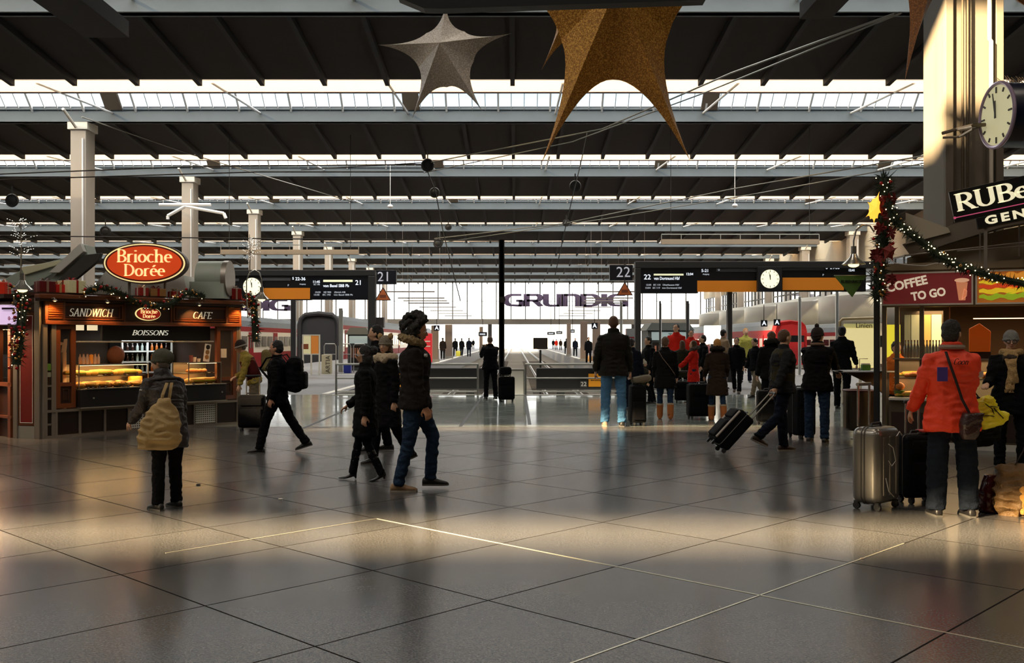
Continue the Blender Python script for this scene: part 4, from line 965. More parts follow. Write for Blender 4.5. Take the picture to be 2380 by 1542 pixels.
# crowd in front of track 22
def cr(lab, px, fy, top, face, **k):
    Y = FPX*CAMH/(fy-HY); return person(lab, px, fy, h=Hp(fy,top,k.pop('kh',.965)), face=face, q=k.pop('q',2), **k)
cr('person in navy jacket right behind the tall man in jeans, head turned away', 1468, 955, 782, 60, coat='navy', trousers='navy', hair=('short','dark'))
c1, J = cr('child in olive parka and white bobble hat walking right among the suitcases', 1497, 942, 836, 350, coat='olive', trousers='black', hat=('bobble',(222,212,192)), hair=('short','brown'), legs=((-8,10),(30,14)), hem=.74, bulk=1.25)
cr('man with spiky black hair in black jacket looking left behind the child', 1512, 938, 778, 205, coat='black', trousers='black', hair=('short','black'), lean=6)
w1, J = cr('woman with short brown hair, black coat, crossbody strap and fur-trimmed tan boots', 1546, 975, 778, 80, coat='black', hem=.66, trousers='jeans', shoes='ugg', hair=('short','brown'), q=1, arms=((5,30),(5,25)), legw=.85, bulk=1.1)
g = MB(); g.tube([J['sp'](1.44,-.10,.13), J['sp'](1.3,-.165,.05), J['sp'](1.1,-.155,-.11), J['sp'](.98,-.10,-.19), J['sp'](.93,0,-.215)], [(.009,.004)]*5, 6); extra(w1, g, 'bag_strap', mat('tan_strap', C8(120,98,82), .6))
cr('woman with long brown hair in olive coat behind the woman in red', 1586, 925, 788, 80, coat='olive', trousers='black', hair=('long','brown'), hem=.62)
r1, J = cr('girl in bright red hooded coat with fur trim facing left, hands on a suitcase handle', 1612, 938, 788, 168, coat='red', hem=.60, flare=1.12, trousers='jeans', shoes='brown', hair=('bob','brown'), hood=(.05,(95,82,75)), arms=((40,40),(40,40)), hands=((.44,.1,.98),(.42,-.08,.96)), head=(0,0), q=1)
suitcase('black trolley case with raised twin handle in front of the girl in red', G(1587,936), R(-8), .40, .25, .52, m_case, ext=.24, hw=.12)
cr('young man with dark fringe in black jacket right behind the girl in red', 1634, 925, 775, 190, coat='black', trousers='black', hair=('short','dark'))
b1, J = cr('blonde woman in long dark coat and tan boots seen from behind', 1667, 978, 783, 88, coat='brown', hem=.54, flare=1.12, trousers='jeans', shoes='ugg', hair=('short','blond'), q=1, hood=(.04,(40,32,28)), arms=((10,40),(10,40)), legw=.8)
suitcase('large black soft suitcase standing left of the blonde woman', G(1629,974), R(6), .52, .30, .68, m_case)
r2, J = person('man in red and white work jacket standing high behind the crowd, left of the pair', 1572, Y=29.2, h=2.0, face=240, coat='red', trousers='black', hair=('short','dark'), q=2)
r2, J = person('shorter person in red jacket behind the crowd, right of the pair', 1606, Y=31.2, h=1.85, face=260, coat='red', trousers='black', hair=('short','dark'), q=2)
person('person in pale beige coat and red scarf behind the post, facing right', 1681, Y=31, h=1.85, face=20, coatm=cloth('beige_coat',(150,130,105)), trousers='black', hair=('short','dark'), q=2)
cr('laughing young man in black jacket and grey scarf striding toward the camera', 1712, 915, 778, 250, coat='black', trousers='black', shoes='brown', hair=('short','black'), legs=((24,6),(-24,12)))
cr('man in khaki trousers looking down, striding with his friend', 1756, 924, 780, 215, coat='black', trousers='khaki', shoes='black', hair=('short','dark'), head=(0,20), legs=((20,5),(-22,16)))
cr('blond child in yellow-green jacket behind the two striding men', 1733, 890, 760, 270, coatm=cloth('lime_coat',(170,165,80)), trousers='navy', hair=('short','blond'), q=3)
cr('man in black hooded jacket behind the man with the tilted suitcase', 1793, 975, 765, 100, coat='black', trousers='black', hair=('short','brown'), hood=(.05,(18,16,16)), bulk=1.1)
suitcase('black suitcase partly hidden behind the man in the olive vest', G(1786,988), R(0), .40, .25, .62, m_case)
# man pulling the tilted suitcase
v1, J = person('balding man in dark olive vest walking right and pulling a tilted black suitcase', 1818, 1050, h=1.66, face=10, head=(15,0), legs=((6,2),(-14,34)), arms=((-10,10,8),(-24,14,10)), hands=(None,(-.28,-.30,.80)), coatm=cloth('sleeve_dark',(34,34,36)), hem=.84, trousers='navy', shoes='brown', hair=('buzz','brown'), bulk=1.18, lean=2, curl=.9)
g = MB(); n_ = 24; rs = [(.86,.155,.222),(1.0,.165,.222),(1.15,.16,.21),(1.3,.168,.222),(1.4,.15,.215),(1.47,.10,.14)]
g.add([J['sp'](z,cos(a_)*rx,sin(a_)*ry) for z, rx, ry in rs for a_ in [2*pi*i/n_ for i in range(n_)]], [(i*n_+j,i*n_+(j+1) % n_,(i+1)*n_+(j+1) % n_,(i+1)*n_+j) for i in range(len(rs)-1) for j in range(n_)]+[tuple(range(n_-1,-1,-1)), tuple((len(rs)-1)*n_+j for j in range(n_))])
extra(v1, g, 'vest', cloth('olive_vest',(52,48,30)), vox=.011, disp=.014, ds=8)
hw_ = world_of(v1, J['arm'][1][2]+(J['arm'][1][2]-J['arm'][1][1]).normalized()*.08)
wh = V((GX(1672,13.2),13.2,0)); dv = hw_-wh; L = V((dv.x,dv.y,0)).length; tl = math.atan2(L, dv.z); rz_ = math.atan2(dv.y, dv.x)-pi/2
slen = dv.length; ch_ = .60
# pivot at the wheels: body frame with +y toward the handle side
t = suitcase('black suitcase with silver piping tilted on its wheels, pulled by the man in the vest', (wh.x,wh.y,.0), 0, .42, .25, ch_, m_case, ext=max(.2, slen-ch_-.03), wheels=2)
M = Matrix.Rotation(rz_,4,'Z') @ Matrix.Rotation(-tl,4,'X'); t.rotation_euler = M.to_euler()
off = M @ V((0,.095,0)); t.location = V((wh.x,wh.y,.035))-off*1.0
g = MB(); g.tube([(-.2,-.125,.1),(-.205,-.12,.56)], .016, 6); g.tube([(.2,-.125,.1),(.205,-.12,.56)], .016, 6); g.build('piping', mat('silver_grey', C8(165,155,145), .4), t, True)
# man leaning at the high table
k1, J = person('man in bobble hat, dark coat and jeans leaning on the high table', 1899, 1029, h=1.69, face=62, head=(-25,0), lean=4, legs=((2,0,3),(-3,2,3)), arms=((30,40),(60,50)), hands=((.42,.10,1.08),(.50,-.22,1.06)), coatm=cloth('coat_bb',(18,16,17)), hem=.78, trousers='jeans', shoes='black', hair=('short','dark'), hat=('bobble',(46,34,34)), bulk=1.15, collar=.05)
g = MB(); g.tube([J['sp'](1.50,cos(a_)*.08,sin(a_)*.09) for a_ in [2*pi*i/20 for i in range(20)]], .022, 8, closed=True); extra(k1, g, 'collar_fur', mat('collar_tan', C8(120,92,72), .9, bump=.6, bs=80))
suitcase('tall black suitcase between the man in the vest and the man in the bobble hat', G(1862,1019), R(10), .30, .42, .78, m_case)
person('man in black coat standing behind the high table, mostly hidden by the map panel', 1957, 952, h=1.82, face=60, coat='black', trousers='black', hair=('short','black'), q=2, arms=((20,30),(20,30)))
# red jacket man
j1, J = person('man in bright red-orange jacket with crossbody bag standing at the snack counter', 2212, 1200, h=1.68, face=88, head=(-35,4), legs=((1,0,4),(-1,2,5)), arms=((16,24,14),(34,80,12)), coatm=mat('red_orange_jacket', C8(248,66,26), .6, var=.12, vs=6, bump=.5, bs=16), hem=.76, flare=.98, trousers=cloth('dark_jeans',(26,32,42)), shoes='black', hair=('short','dark'), bulk=1.2, collar=.05, legw=1.25)
g = MB(); g.tube([J['sp'](1.51,cos(a_)*.085,sin(a_)*.095) for a_ in [2*pi*i/20 for i in range(20)]], .02, 8, closed=True); extra(j1, g, 'grey_collar', mat('collar_grey', C8(150,135,120), .9, bump=.5))
T_ = J['sp']
g = MB(); g.tube([T_(1.47,-.12,.10), T_(1.38,-.168,.09), T_(1.2,-.19,.035), T_(1.05,-.20,-.01), T_(.92,-.22,-.07)], [(.014,.005)]*5, 6)
extra(j1, g, 'bag_strap', mat('strap_brown', C8(38,22,20), .6))
g = MB(); stroke_text(g, 'Coan', .052, a=.05, b=.03, shear=.35, serif=0, glyphs={'C': GL['C'], 'o': GL['o'], 'a': GL['o'], 'n': GL['n']}, depth=.006, M=Matrix.Translation(T_(1.355,-.187,0)) @ Matrix.Rotation(R(-90),4,'Z') )
g.build('back_print', mat('print_dark', C8(70,18,16), .6), j1)
g = MB(); g.box(T_(1.27,-.172,.15),(.012,.085,.12),None); g.build('blue_patch', mat('patch_blue', C8(72,52,130), .6), j1)
el = J['arm'][1]; g = MB(); pm = lerp(el[0],el[1],.55)+V((-.075,-.03,0)); g.box(pm,(.02,.08,.055)); g.build('sleeve_patch', mat('patch_white', C8(200,190,180), .6), j1, bevel=.005)
q_ = world_of(j1, T_(.80,-.24,-.07))
soft('shoulder_bag', 'small dark brown leather shoulder bag at the back of the man in red', 'bag', q_, R(5), [(-.09,.045,.03,-.02),(-.04,.075,.045,-.01),(.06,.085,.05,0),(.12,.08,.045,.02)], mat('brown_leather', C8(52,28,24), .35, var=.4, vs=8, bump=.4), disp=.01)
soft('holdall', 'large black bag hanging behind the yellow bag beside the man in red', 'bag', P(2268,1030,9.1), R(10), [(0,.16,.09,0),(.05,.2,.12,0),(.2,.2,.12,0),(.34,.15,.09,-.02),(.4,.06,.05,-.04)], cloth('camo_bag',(30,30,26)), disp=.03, ds=10,
    strap=[[(-.08,0,.38),(-.14,-.05,.55),(-.18,-.02,.62)],[(.08,0,.36),(-.05,.05,.55),(-.16,.02,.62)]])
# yellow carrier bag with dark marks
t = thing('carrier_bag', 'bright yellow bag with black lettering strokes held beside the man in red', 'bag', P(2298,960,8.75), 0)
pl_ = [(2262,938),(2298,922),(2306,928),(2316,950),(2340,962),(2336,975),(2325,985),(2282,996),(2276,982),(2266,962)]
poly = [((x-2298)/FPX*8.75, (960-y)/FPX*8.75) for x, y in pl_][::-1]
g = MB(); g.prism(poly, -.035, .035); o = g.build('bag_body', mat('yellow_plastic', C8(240,225,40), .45, var=.1), t); remesh(o, .008, 3, .016, 13, True)
g = MB()
for st in (((2284,938),(2300,950),(2304,962)),((2304,948),(2316,962),(2326,972)),((2268,966),(2290,965),(2304,968)),((2296,944),(2312,946))):
    g.tube([((x-2298)/FPX*8.75, -.047, (960-y)/FPX*8.75) for x, y in st], [(.011,.004)]*len(st), 6)
g.build('printed_strokes', m_black, t, True)
# woman with glasses, beanie and scarf
w2, J = person('smiling woman with glasses, grey beanie, beige scarf and black coat at the right edge', 2350, 1096, h=1.61, face=238, head=(10,4), legs=((2,0,4),(-1,2,4)), arms=((10,20),(22,60)), coat='black', hem=.72, trousers='black', shoes='black', hair=('short','grey'), hat=('beanie',(150,150,145)), bulk=1.2, collar=.02)
HM = J['HM']; hs = J['hs']
for s_ in (-1,1):
    g = MB(); g.tube([HM @ (V((.104+.0,s_*.033+.027*cos(a_),.068+.019*sin(a_)))*hs) for a_ in [2*pi*i/16 for i in range(16)]], .0035, 6, closed=True); g.tube([HM @ V((.1*hs,s_*.06*hs,.072*hs)), HM @ V((0,s_*.083*hs,.076*hs))], .003, 5)
    extra(w2, g, 'spectacles', m_plas)
g = MB(); T_ = J['sp']
g.tube([T_(1.49,cos(a_)*.095,sin(a_)*.105) for a_ in [2*pi*i/20 for i in range(20)]], .042, 10, closed=True)
g.tube([T_(1.47,.12,.05),T_(1.38,.18,.03),T_(1.2,.18,.03),T_(1.03,.185,.0)], [(.055,.02)]*3+[(.06,.015)], 10)
g.tube([T_(1.47,.12,-.04),T_(1.36,.17,.0),T_(1.22,.19,.05),T_(1.1,.19,.06)], [(.05,.02)]*3+[(.055,.015)], 10)
for i in range(8): g.tube([T_(1.04,.187,-.05+i*.014), T_(.98,.19,-.055+i*.015)], .005, 5)
extra(w2, g, 'scarf', mat('beige_scarf', C8(178,145,95), .95, var=.3, vs=14, bump=.8, bs=60), vox=.008, disp=.01, ds=20)
g = MB(); g.tube([T_(1.42,.14+.0*a_,.08*a_) for a_ in (-1,0,1)], .04, 8); extra(w2, g, 'fur_collar', mat('fur_brown', C8(60,48,38), 1, bump=1, bs=90), vox=.009, disp=.012, ds=40)
# luggage of the right group
s1 = suitcase('big scratched silver hard-shell suitcase with zip around its side', G(2036,1181), R(42), .42, .28, .74, mat('silver_shell', C8(150,146,138), .28, .75, var=.15, vs=2), 'hard', ext=.0, hw=.1)
g = MB()
for pts in ([(-.1,-.172,.60),(-.02,-.174,.56),(.03,-.172,.44),(-.04,-.172,.40),(-.1,-.172,.45)], [(.05,-.172,.66),(.1,-.174,.70),(.15,-.172,.66)], [(-.15,-.172,.30),(-.1,-.174,.18),(.0,-.172,.12)]): g.tube(pts, .004, 5)
g.build('scratches', mat('scratch_pale', C8(215,212,205), .5), s1, True)
g = MB()
for sx in (-1,1): g.tube([(sx*.1,.12,.74),(sx*.1,.12,1.12)], .011, 8)
g.tube([(-.115,.12,1.12),(.115,.12,1.12)], .016, 8); g.build('telescopic_handle', m_tele, s1, True)
s2 = suitcase('black soft suitcase with red flash beside the silver one', G(2134,1168), R(14), .36, .24, .64, m_case, ext=.30, hw=.07)
g = MB(); g.rbox((.08,-.02,.672),(.16,.14,.02),.008,2); g.build('red_flash', mat('red_flash', C8(190,50,35), .5), s2, True)
soft('leather_case', 'small glossy dark red case standing at the feet of the woman with glasses', 'bag', G(2300,1192), R(10), [(0,.075,.06,0),(.02,.08,.07,0),(.2,.075,.065,0),(.33,.05,.045,.015)], mat('oxblood', C8(62,18,20), .2, var=.3, vs=4), disp=.006)
p = G(2368,1196)
soft('brown_tote', 'brown shoulder bag with ochre suede front standing on the floor at the right edge', 'bag', p, R(-5), [(0,.16,.10,0),(.04,.2,.13,0),(.2,.2,.13,-.01),(.36,.15,.09,-.02),(.42,.10,.05,-.07)], mat('brown_bag', C8(112,84,48), .6, var=.45, vs=6, bump=.5), disp=.03, ds=8,
    strap=[[(-.06,0,.38),(.02,-.03,.55),(.1,-.03,.75),(.16,0,.9)]], sm=mat('strap_brown'))
g = MB(); g.rbox((.07,-.13,.14),(.24,.06,.25),.05,4); o = g.build('suede_front', mat('ochre_suede', C8(196,142,66), .85, var=.4, vs=25, bump=.8, bs=60), bpy.data.objects['brown_tote'], True)

# small figures on the platforms
mini = {}
def small(kind, lab, px, fy, face, h=1.75, group=None):
    pr = mini.get(kind)
    if pr is None:
        col = {'dark': 'black', 'brown': 'brown', 'red': 'red', 'navy': 'navy'}[kind[0]]
        pr, _ = person(lab, px, fy, h=1.75, face=face, coat=col, trousers='black' if kind[1] else 'navy', hair=('short','dark'), q=3, legs=((14,4),(-14,8)) if kind[1] else ((4,2),(-4,2)), hem=.72)
        mini[kind] = pr; pr.location = G(px,fy); return pr
    return dup(pr, G(px,fy), R(face), lab)
for kd, lab, px, fy, fc in ((('brown',1),'person in brown coat walking away on the left platform, nearest there',1029,836,90), (('dark',1),'dark figure on the left platform beside the yellow trolley case',1058,829,100), (('dark',1),'dark figure on the left platform, third from the left poster',1073,828,80),
    (('navy',0),'slim figure standing on the left platform nearest the tracks',1090,830,90), (('dark',0),'dark figure between posts in the middle of the left platform',1045,820,270), (('dark',1),'man in long black coat on the right platform beside the orange bag',1368,846,270),
    (('dark',0),'dark figure just right of the man in the long black coat, right platform',1386,842,270), (('navy',1),'figure with white bag walking on the right platform, between two groups',1337,829,270), (('dark',1),'dark figure walking on the right platform, left of the one with the white bag',1316,824,90),
    (('brown',1),'brown-clad figure in the far group on the right platform',1303,815,90), (('red',1),'red-clad figure in the far group on the right platform',1293,814,90), (('navy',0),'navy figure at the left edge of the far group on the right platform',1286,812,90), (('dark',0),'tiny dark figure far down the left platform',1100,812,90)):
    small(kd, lab, px, fy, fc)
t = thing('trolley_case', 'small yellow trolley case on the left platform', 'suitcase', G(1065,830), 0)
g = MB(); g.rbox((0,0,.3),(.4,.25,.5),.05,2); g.build('shell', mat('lemon', C8(225,215,70), .5), t, True); g = MB(); g.tube([(-.1,.1,.5),(-.1,.1,.95),(.1,.1,.95),(.1,.1,.5)], .012, 6); g.build('handle', m_plas, t)
t = thing('travel_bag', 'round orange-tan bag beside the man in the long black coat', 'bag', G(1371,842), 0)
g = MB(); g.ell((0,0,.25),(.2,.12,.25),16,10); g.build('bag_body', mat('tan_bag', C8(205,155,95), .6), t, True); g = MB(); g.tube([(-.05,0,.48),(.0,0,1.0),(.05,0,1.0)], .015, 6); g.build('handle', m_galv, t)
# ================= kiosks =================
class Fr:
    """upright plane frame: pixel -> local (x along the front, z up) at depth d behind the front"""
    def __init__(s, o, deg): s.o = V((o[0],o[1],0)); s.a = R(deg); s.u = V((cos(s.a),sin(s.a),0)); s.n = V((-sin(s.a),cos(s.a),0))
    def pt(s, px, py, d=0):
        k = (px-CX)/FPX; p0 = s.o+s.n*d   # p0 + t u, with X/Y = k
        t = (k*p0.y-p0.x)/(s.u.x-k*s.u.y); p = p0+s.u*t
        return V((t, d, CAMH+(HY-py)/FPX*p.y))
    def x(s, px, d=0): return s.pt(px, 0, d).x
    def z(s, px, py, d=0): return s.pt(px, py, d).z
    def w(s, x, y, z=0): return s.o+s.u*x+s.n*y+V((0,0,z))
m_wood = mat('kiosk_wood', C8(112,60,30), .4, var=.25, vs=5, coat=.3)
m_wood2 = mat('kiosk_wood_dark', C8(58,34,24), .45, var=.2, vs=5)
m_redp = mat('dark_red_panel', C8(110,20,18), .4)
m_kmet = mat('kiosk_metal', C8(150,142,132), .4, .6)
m_pan = mat('dark_panel', C8(38,26,22), .35)
m_whl = mat('ivory_letters', C8(250,245,228), .5, emit=C8(250,240,215), es=.18)
m_warm = mat('warm_lamp', (1,.7,.3), .5, emit=(1,.55,.18), es=6)
m_leaf = mat('fir_green', C8(30,44,26), .8, var=.5, vs=30)
m_fairy = mat('fairy_light', (1,.85,.6), .5, emit=(1,.78,.45), es=4)
m_gold = mat('gold_ball', C8(200,150,80), .25, .9); m_redb = mat('red_ball', C8(165,30,28), .2, .3)
def area(name, loc, e, col, sx, sy, rot=(0,0,0), spread=None):
    l = bpy.data.lights.new(name, 'AREA'); l.energy = e; l.color = col; l.shape = 'RECTANGLE'; l.size = sx; l.size_y = sy
    if spread: l.spread = spread
    o = bpy.data.objects.new(name, l); COL.objects.link(o); o.location = loc; o.rotation_euler = rot; return o
def spot(name, loc, tgt, e, col, ang=70, r=.03):
    l = bpy.data.lights.new(name, 'SPOT'); l.energy = e; l.color = col; l.spot_size = R(ang); l.spot_blend = .7; l.shadow_soft_size = r
    o = bpy.data.objects.new(name, l); COL.objects.link(o); o.location = loc; o.rotation_euler = (V(tgt)-V(loc)).to_track_quat('-Z','Y').to_euler(); return o
# ---------------- bakery kiosk ----------------
K = Fr((-7.30,15.30), 51.3); W = 3.6
kt = thing('bakery_kiosk', 'wooden bakery kiosk with lit dark fascia reading sandwich and cafe, left side', 'kiosk', K.o, K.a)
def kb(m, *bs, name='panel', bevel=0, p=None):
    g = MB()
    for a, c in bs: g.b2(a, c)
    return g.build(name, m, p or kt, bevel=bevel)
ZF0, ZF1, ZC = 1.77, 2.13, 2.24
xs = lambda px, d=0: K.x(px, d)
# carcass: back walls, roof, interior floor
kb(mat('kiosk_inside', C8(60,44,34), .7), ((0,3.5,0),(W,3.6,ZC)), ((W-.05,.1,0),(W,3.5,1.75)), ((0,1.7,0),(.05,3.5,1.75)), name='rear_wall')
kb(m_wood2, ((-.1,-.02,ZC-.02),(W+.1,3.7,ZC+.03)), name='roof')
kb(m_wood, ((-.12,-.14,ZF1+.04),(W+.12,.05,ZC)), name='cornice', bevel=.015)
kb(m_wood2, ((-.1,-.10,ZF1),(W+.1,.05,ZF1+.04)), name='cornice_moulding')
kb(m_wood2, ((0,-.02,ZF0+.06),(W,.05,ZF1)), name='fascia')
kb(m_wood, ((0,-.07,ZF0),(W,.05,ZF0+.06)), name='fascia_rail', bevel=.008)
# louvred end panels
for a_, c_ in ((0,.32),(W-.33,W)):
    o = kb(m_wood, ((a_,-.06,ZF0+.05),(c_,0,ZF1)), name='louvre_panel', bevel=.006)
    g = MB()
    for i in range(8): z = ZF0+.08+i*.034; g.add([(a_+.05,-.06,z),(c_-.05,-.06,z),(c_-.05,-.085,z+.02),(a_+.05,-.085,z+.02),(a_+.05,-.06,z+.024),(c_-.05,-.06,z+.024)], [(0,1,2,3),(3,2,5,4),(0,3,4),(1,5,2)])
    g.build('slats', mat('louvre_slats', C8(205,120,50), .5), o)
for px0, px1 in ((134,284),(400,535)):
    a_, c_ = xs(px0), xs(px1); g = MB(); g.frame(a_,ZF0+.08,c_,ZF1-.02,.025,-.045,-.02); g.frame(a_+.06,ZF0+.12,c_-.06,ZF1-.05,.012,-.035,-.02); g.build('panel_moulding', m_wood, kt)
g = MB(); [g.b2((xs(p)-.012,-.04,ZF0+.06),(xs(p)+.012,-.02,ZF1)) for p in (287,396)]; g.build('fascia_divider', m_wood, kt)
def serif(txt, xc, y, z, size, fit, m, parent, a=.06, b=.025, shear=0, serf=.09, depth=.006, name='lettering', M=None):
    g = MB(); stroke_text(g, txt, size, x0=xc, z0=z, a=a, b=b, shear=shear, serif=serf, depth=depth, y=y, fit=fit, M=M); return g.build(name, m, parent)
serif('SANDWICH', (xs(158)+xs(259))/2, -.022, ZF0+.135, .125, xs(259)-xs(158), m_whl, kt, shear=.22)
serif('CAFE', (xs(446)+xs(488))/2, -.022, ZF0+.135, .12, xs(488)-xs(444), m_whl, kt, shear=.22)
def oval(parent, xc, z, a, b, y, d, mats, big):
    for nm, k, y0, y1, m in (('rim',1.0,y,y+d,mats[0]),('white_ring',.965,y-.012,y,mats[1]),('red_ring',.93,y-.018,y-.012,mats[2]),('plate',.90,y-.024,y-.018,mats[3])):
        kk = k if nm != 'plate' else .885
        g = MB(); g.prism([(xc+a*kk*cos(2*pi*i/56), z+b*(kk-(1-kk)*.6)*sin(2*pi*i/56)) for i in range(56)], y0, y1); g.build(nm, m, parent)
    s = b*.62
    serif('Brioche', xc-a*.0, y-.026, z+b*.04, s, a*1.32, mats[1], parent, a=.07, b=.028, depth=.008)
    serif('Dorée', xc, y-.026, z-b*.62, s*.92, a*.98, mats[1], parent, a=.07, b=.028, depth=.008)
m_ivl = mat('sign_ivory_lit', C8(255,236,170), .5, emit=C8(255,232,160), es=.75); m_orl = mat('sign_orange_lit', C8(214,74,26), .5, emit=C8(225,70,22), es=.5)
oval(kt, xs(342), (ZF0+ZF1)/2+.02, .235, .115, -.03, .02, (m_ivl, m_ivl, mat('sign_red', C8(190,30,25), .5), mat('sign_red_lit', C8(190,36,26), .5, emit=C8(190,36,26), es=.3)), False)
# wooden doors, posts
def door(px0, px1, nm):
    a_, c_ = xs(px0), xs(px1); g = MB(); g.frame(a_,.46,c_,ZF0,.07,-.02,.05); g.b2((a_+.07,-.02,.80),(c_-.07,.05,.86)); o = g.build('door_frame', m_wood, kt)
    g = MB(); g.b2((a_+.07,.0,.53),(c_-.07,.03,.80)); g.frame(a_+.11,.58,c_-.11,.76,.015,-.015,0); g.build('door_panel', m_wood2, kt)
    g = MB(); g.quad((a_+.07,.02,.86),(c_-.07,.02,.86),(c_-.07,.02,ZF0-.07),(a_+.07,.02,ZF0-.07)); g.build('pane', m_gl, kt)
door(129,175,'l'); door(503,548,'r')
for a_, c_ in (((-.02,-.04,0),(.05,.05,ZF0)),((W-.05,-.04,0),(W,.05,ZF0)),((xs(121)-.02,-.03,0),(xs(129),.04,ZF0)),((xs(548),-.03,0),(xs(555)-.0,.04,ZF0))): g = MB(); g.b2(a_, c_); g.build('metal_post', m_kmet, kt, bevel=.006)
g = MB(); g.quad((.05,.01,.84),(xs(121)-.02,.01,.84),(xs(121)-.02,.01,ZF0),(.05,.01,ZF0)); g.quad((xs(555),.01,.84),(W-.05,.01,.84),(W-.05,.01,ZF0),(xs(555),.01,ZF0)); g.build('side_pane', m_gl, kt)
g = MB()
for (x0, x1, n_) in ((.05, xs(121)-.02, 4),):
    for i in range(n_): g = MB(); g.b2((x0,-.01,.03+i*.2),(x1,.02,.2+i*.2)); g.build('base_panel', m_pan, kt)
x0 = xs(129); edges_ = [x0, xs(184), xs(242), xs(297), xs(335), xs(400), xs(450), xs(500), xs(552)]
for i in range(len(edges_)-1):
    if i not in (3,6): g = MB(); g.b2((edges_[i]+.02,-.01,.05),(edges_[i+1]-.02,.02,.40)); g.build('base_panel', m_pan, kt)
g = MB(); g.b2((0,-.04,0),(W,.03,.04)); g.b2((0,-.04,.40),(W,.03,.44))
for i in range(1, 5): g.b2((.05,-.02,.0+i*.2),(xs(121),.0,.03+i*.2))
for e_x in edges_: g.b2((e_x-.018,-.035,.04),(e_x+.018,.02,.40))
g.build('metal_frame', m_kmet, kt)
m_perf = bpy.data.materials.new('perforated_sheet'); m_perf.use_nodes = True; nt = m_perf.node_tree; b = nt.nodes['Principled BSDF']
tc = nt.nodes.new('ShaderNodeTexCoord'); vo = nt.nodes.new('ShaderNodeVectorMath'); vo.operation = 'SCALE'; vo.inputs['Scale'].default_value = 26; nt.links.new(tc.outputs['Object'], vo.inputs[0])
fr_ = nt.nodes.new('ShaderNodeVectorMath'); fr_.operation = 'FRACTION'; nt.links.new(vo.outputs[0], fr_.inputs[0]); sb = nt.nodes.new('ShaderNodeVectorMath'); sb.operation = 'SUBTRACT'; sb.inputs[1].default_value = (.5,.5,.5); nt.links.new(fr_.outputs[0], sb.inputs[0])
ml_ = nt.nodes.new('ShaderNodeVectorMath'); ml_.operation = 'MULTIPLY'; ml_.inputs[1].default_value = (1,0,1); nt.links.new(sb.outputs[0], ml_.inputs[0]); ln = nt.nodes.new('ShaderNodeVectorMath'); ln.operation = 'LENGTH'; nt.links.new(ml_.outputs[0], ln.inputs[0])
lt = nt.nodes.new('ShaderNodeMath'); lt.operation = 'LESS_THAN'; lt.inputs[1].default_value = .3; nt.links.new(ln.outputs['Value'], lt.inputs[0]); mx = nt.nodes.new('ShaderNodeMixRGB'); mx.inputs[1].default_value = (*C8(215,212,200),1); mx.inputs[2].default_value = (.01,.01,.01,1); nt.links.new(lt.outputs[0], mx.inputs[0]); nt.links.new(mx.outputs[0], b.inputs['Base Color']); b.inputs['Roughness'].default_value = .4
g = MB(); g.b2((edges_[3]+.02,-.03,.06),(edges_[4]-.02,-.02,.39)); g.build('vent_panel', m_perf, kt)
g = MB(); g.b2((edges_[6]+.02,-.03,.06),(edges_[7]-.02,-.02,.39)); g.build('vent_panel', m_perf, kt)
# header with BOISSONS, rail, counter
xa, xb = xs(178), xs(500)
kb(m_black, ((xs(238,.15),.15,1.52),(xb,.22,ZF0)), name='header_band')
serif('BOISSONS', (xs(307,.14)+xs(390,.14))/2, .148, 1.61, .085, xs(390,.14)-xs(307,.14), mat('boissons_glow', C8(240,235,215), .5, emit=C8(240,235,215), es=.6), kt, shear=.22)  # letters given a glow of their own so they read white
g = MB(); g.tube([(xa,.05,1.50),(xb,.05,1.50)], .012, 8); g.build('rail', m_alu, kt, True)
kb(m_black, ((xa,-.12,.46),(xs(516),.5,.745)), name='counter_front', bevel=.01)
kb(m_alu, ((xa,-.14,.44),(xs(518),.2,.46)), ((xa+.1,-.14,.742),(xs(516),.0,.757)), name='counter_trim')
g = MB(); [g.cyl((xs(p),-.125,.60),(xs(p),-.14,.60),.014,10) for p in (208,506)]; g.build('lock', m_alu, kt, True)
m_shelf = mat('shelf_steel', C8(150,140,125), .3, .6)
for (x0, x1) in ((xa+.02, xs(344)), (xs(436), xs(512))):
    g = MB(); g.b2((x0,0,.75),(x1,.48,.76)); g.b2((x0,.08,.935),(x1,.46,.945)); g.b2((x0,.46,.75),(x1,.48,1.13)); g.build('display_shelves', m_shelf, kt)
    g = MB(); g.add([(x0,-.1,.76),(x1,-.1,.76),(x1,-.02,1.13),(x0,-.02,1.13)], [(0,1,2,3)]); g.quad((x0,-.02,1.13),(x1,-.02,1.13),(x1,.46,1.13),(x0,.46,1.13)); g.build('display_glass', m_gl, kt)
    g = MB(); g.b2((x0,-.035,1.12),(x1,-.01,1.14)); [g.b2((q_,y_,.75),(q_+.014,y_+.014,1.13)) for q_ in (x0,x1-.014) for y_ in (-.03,.44)]; g.build('display_frame', m_kmet, kt)
    g = MB(); g.b2((x0+.02,.0,1.115),(x1-.02,.03,1.125)); g.build('light_strip', mat('strip_lamp', (1,.7,.35), .5, emit=(1,.66,.28), es=7), kt)
    c = K.w((x0+x1)/2,.2,1.10); area('display_light', c, 5*(x1-x0), (1,.62,.24), x1-x0, .2, (0,0,K.a))
    c = K.w((x0+x1)/2,.2,.93); area('display_light', c, 5*(x1-x0), (1,.62,.24), x1-x0, .15, (0,0,K.a))
kb(m_wood2, ((0,1.6,0),(W-.05,1.75,.9)), name='back_counter')
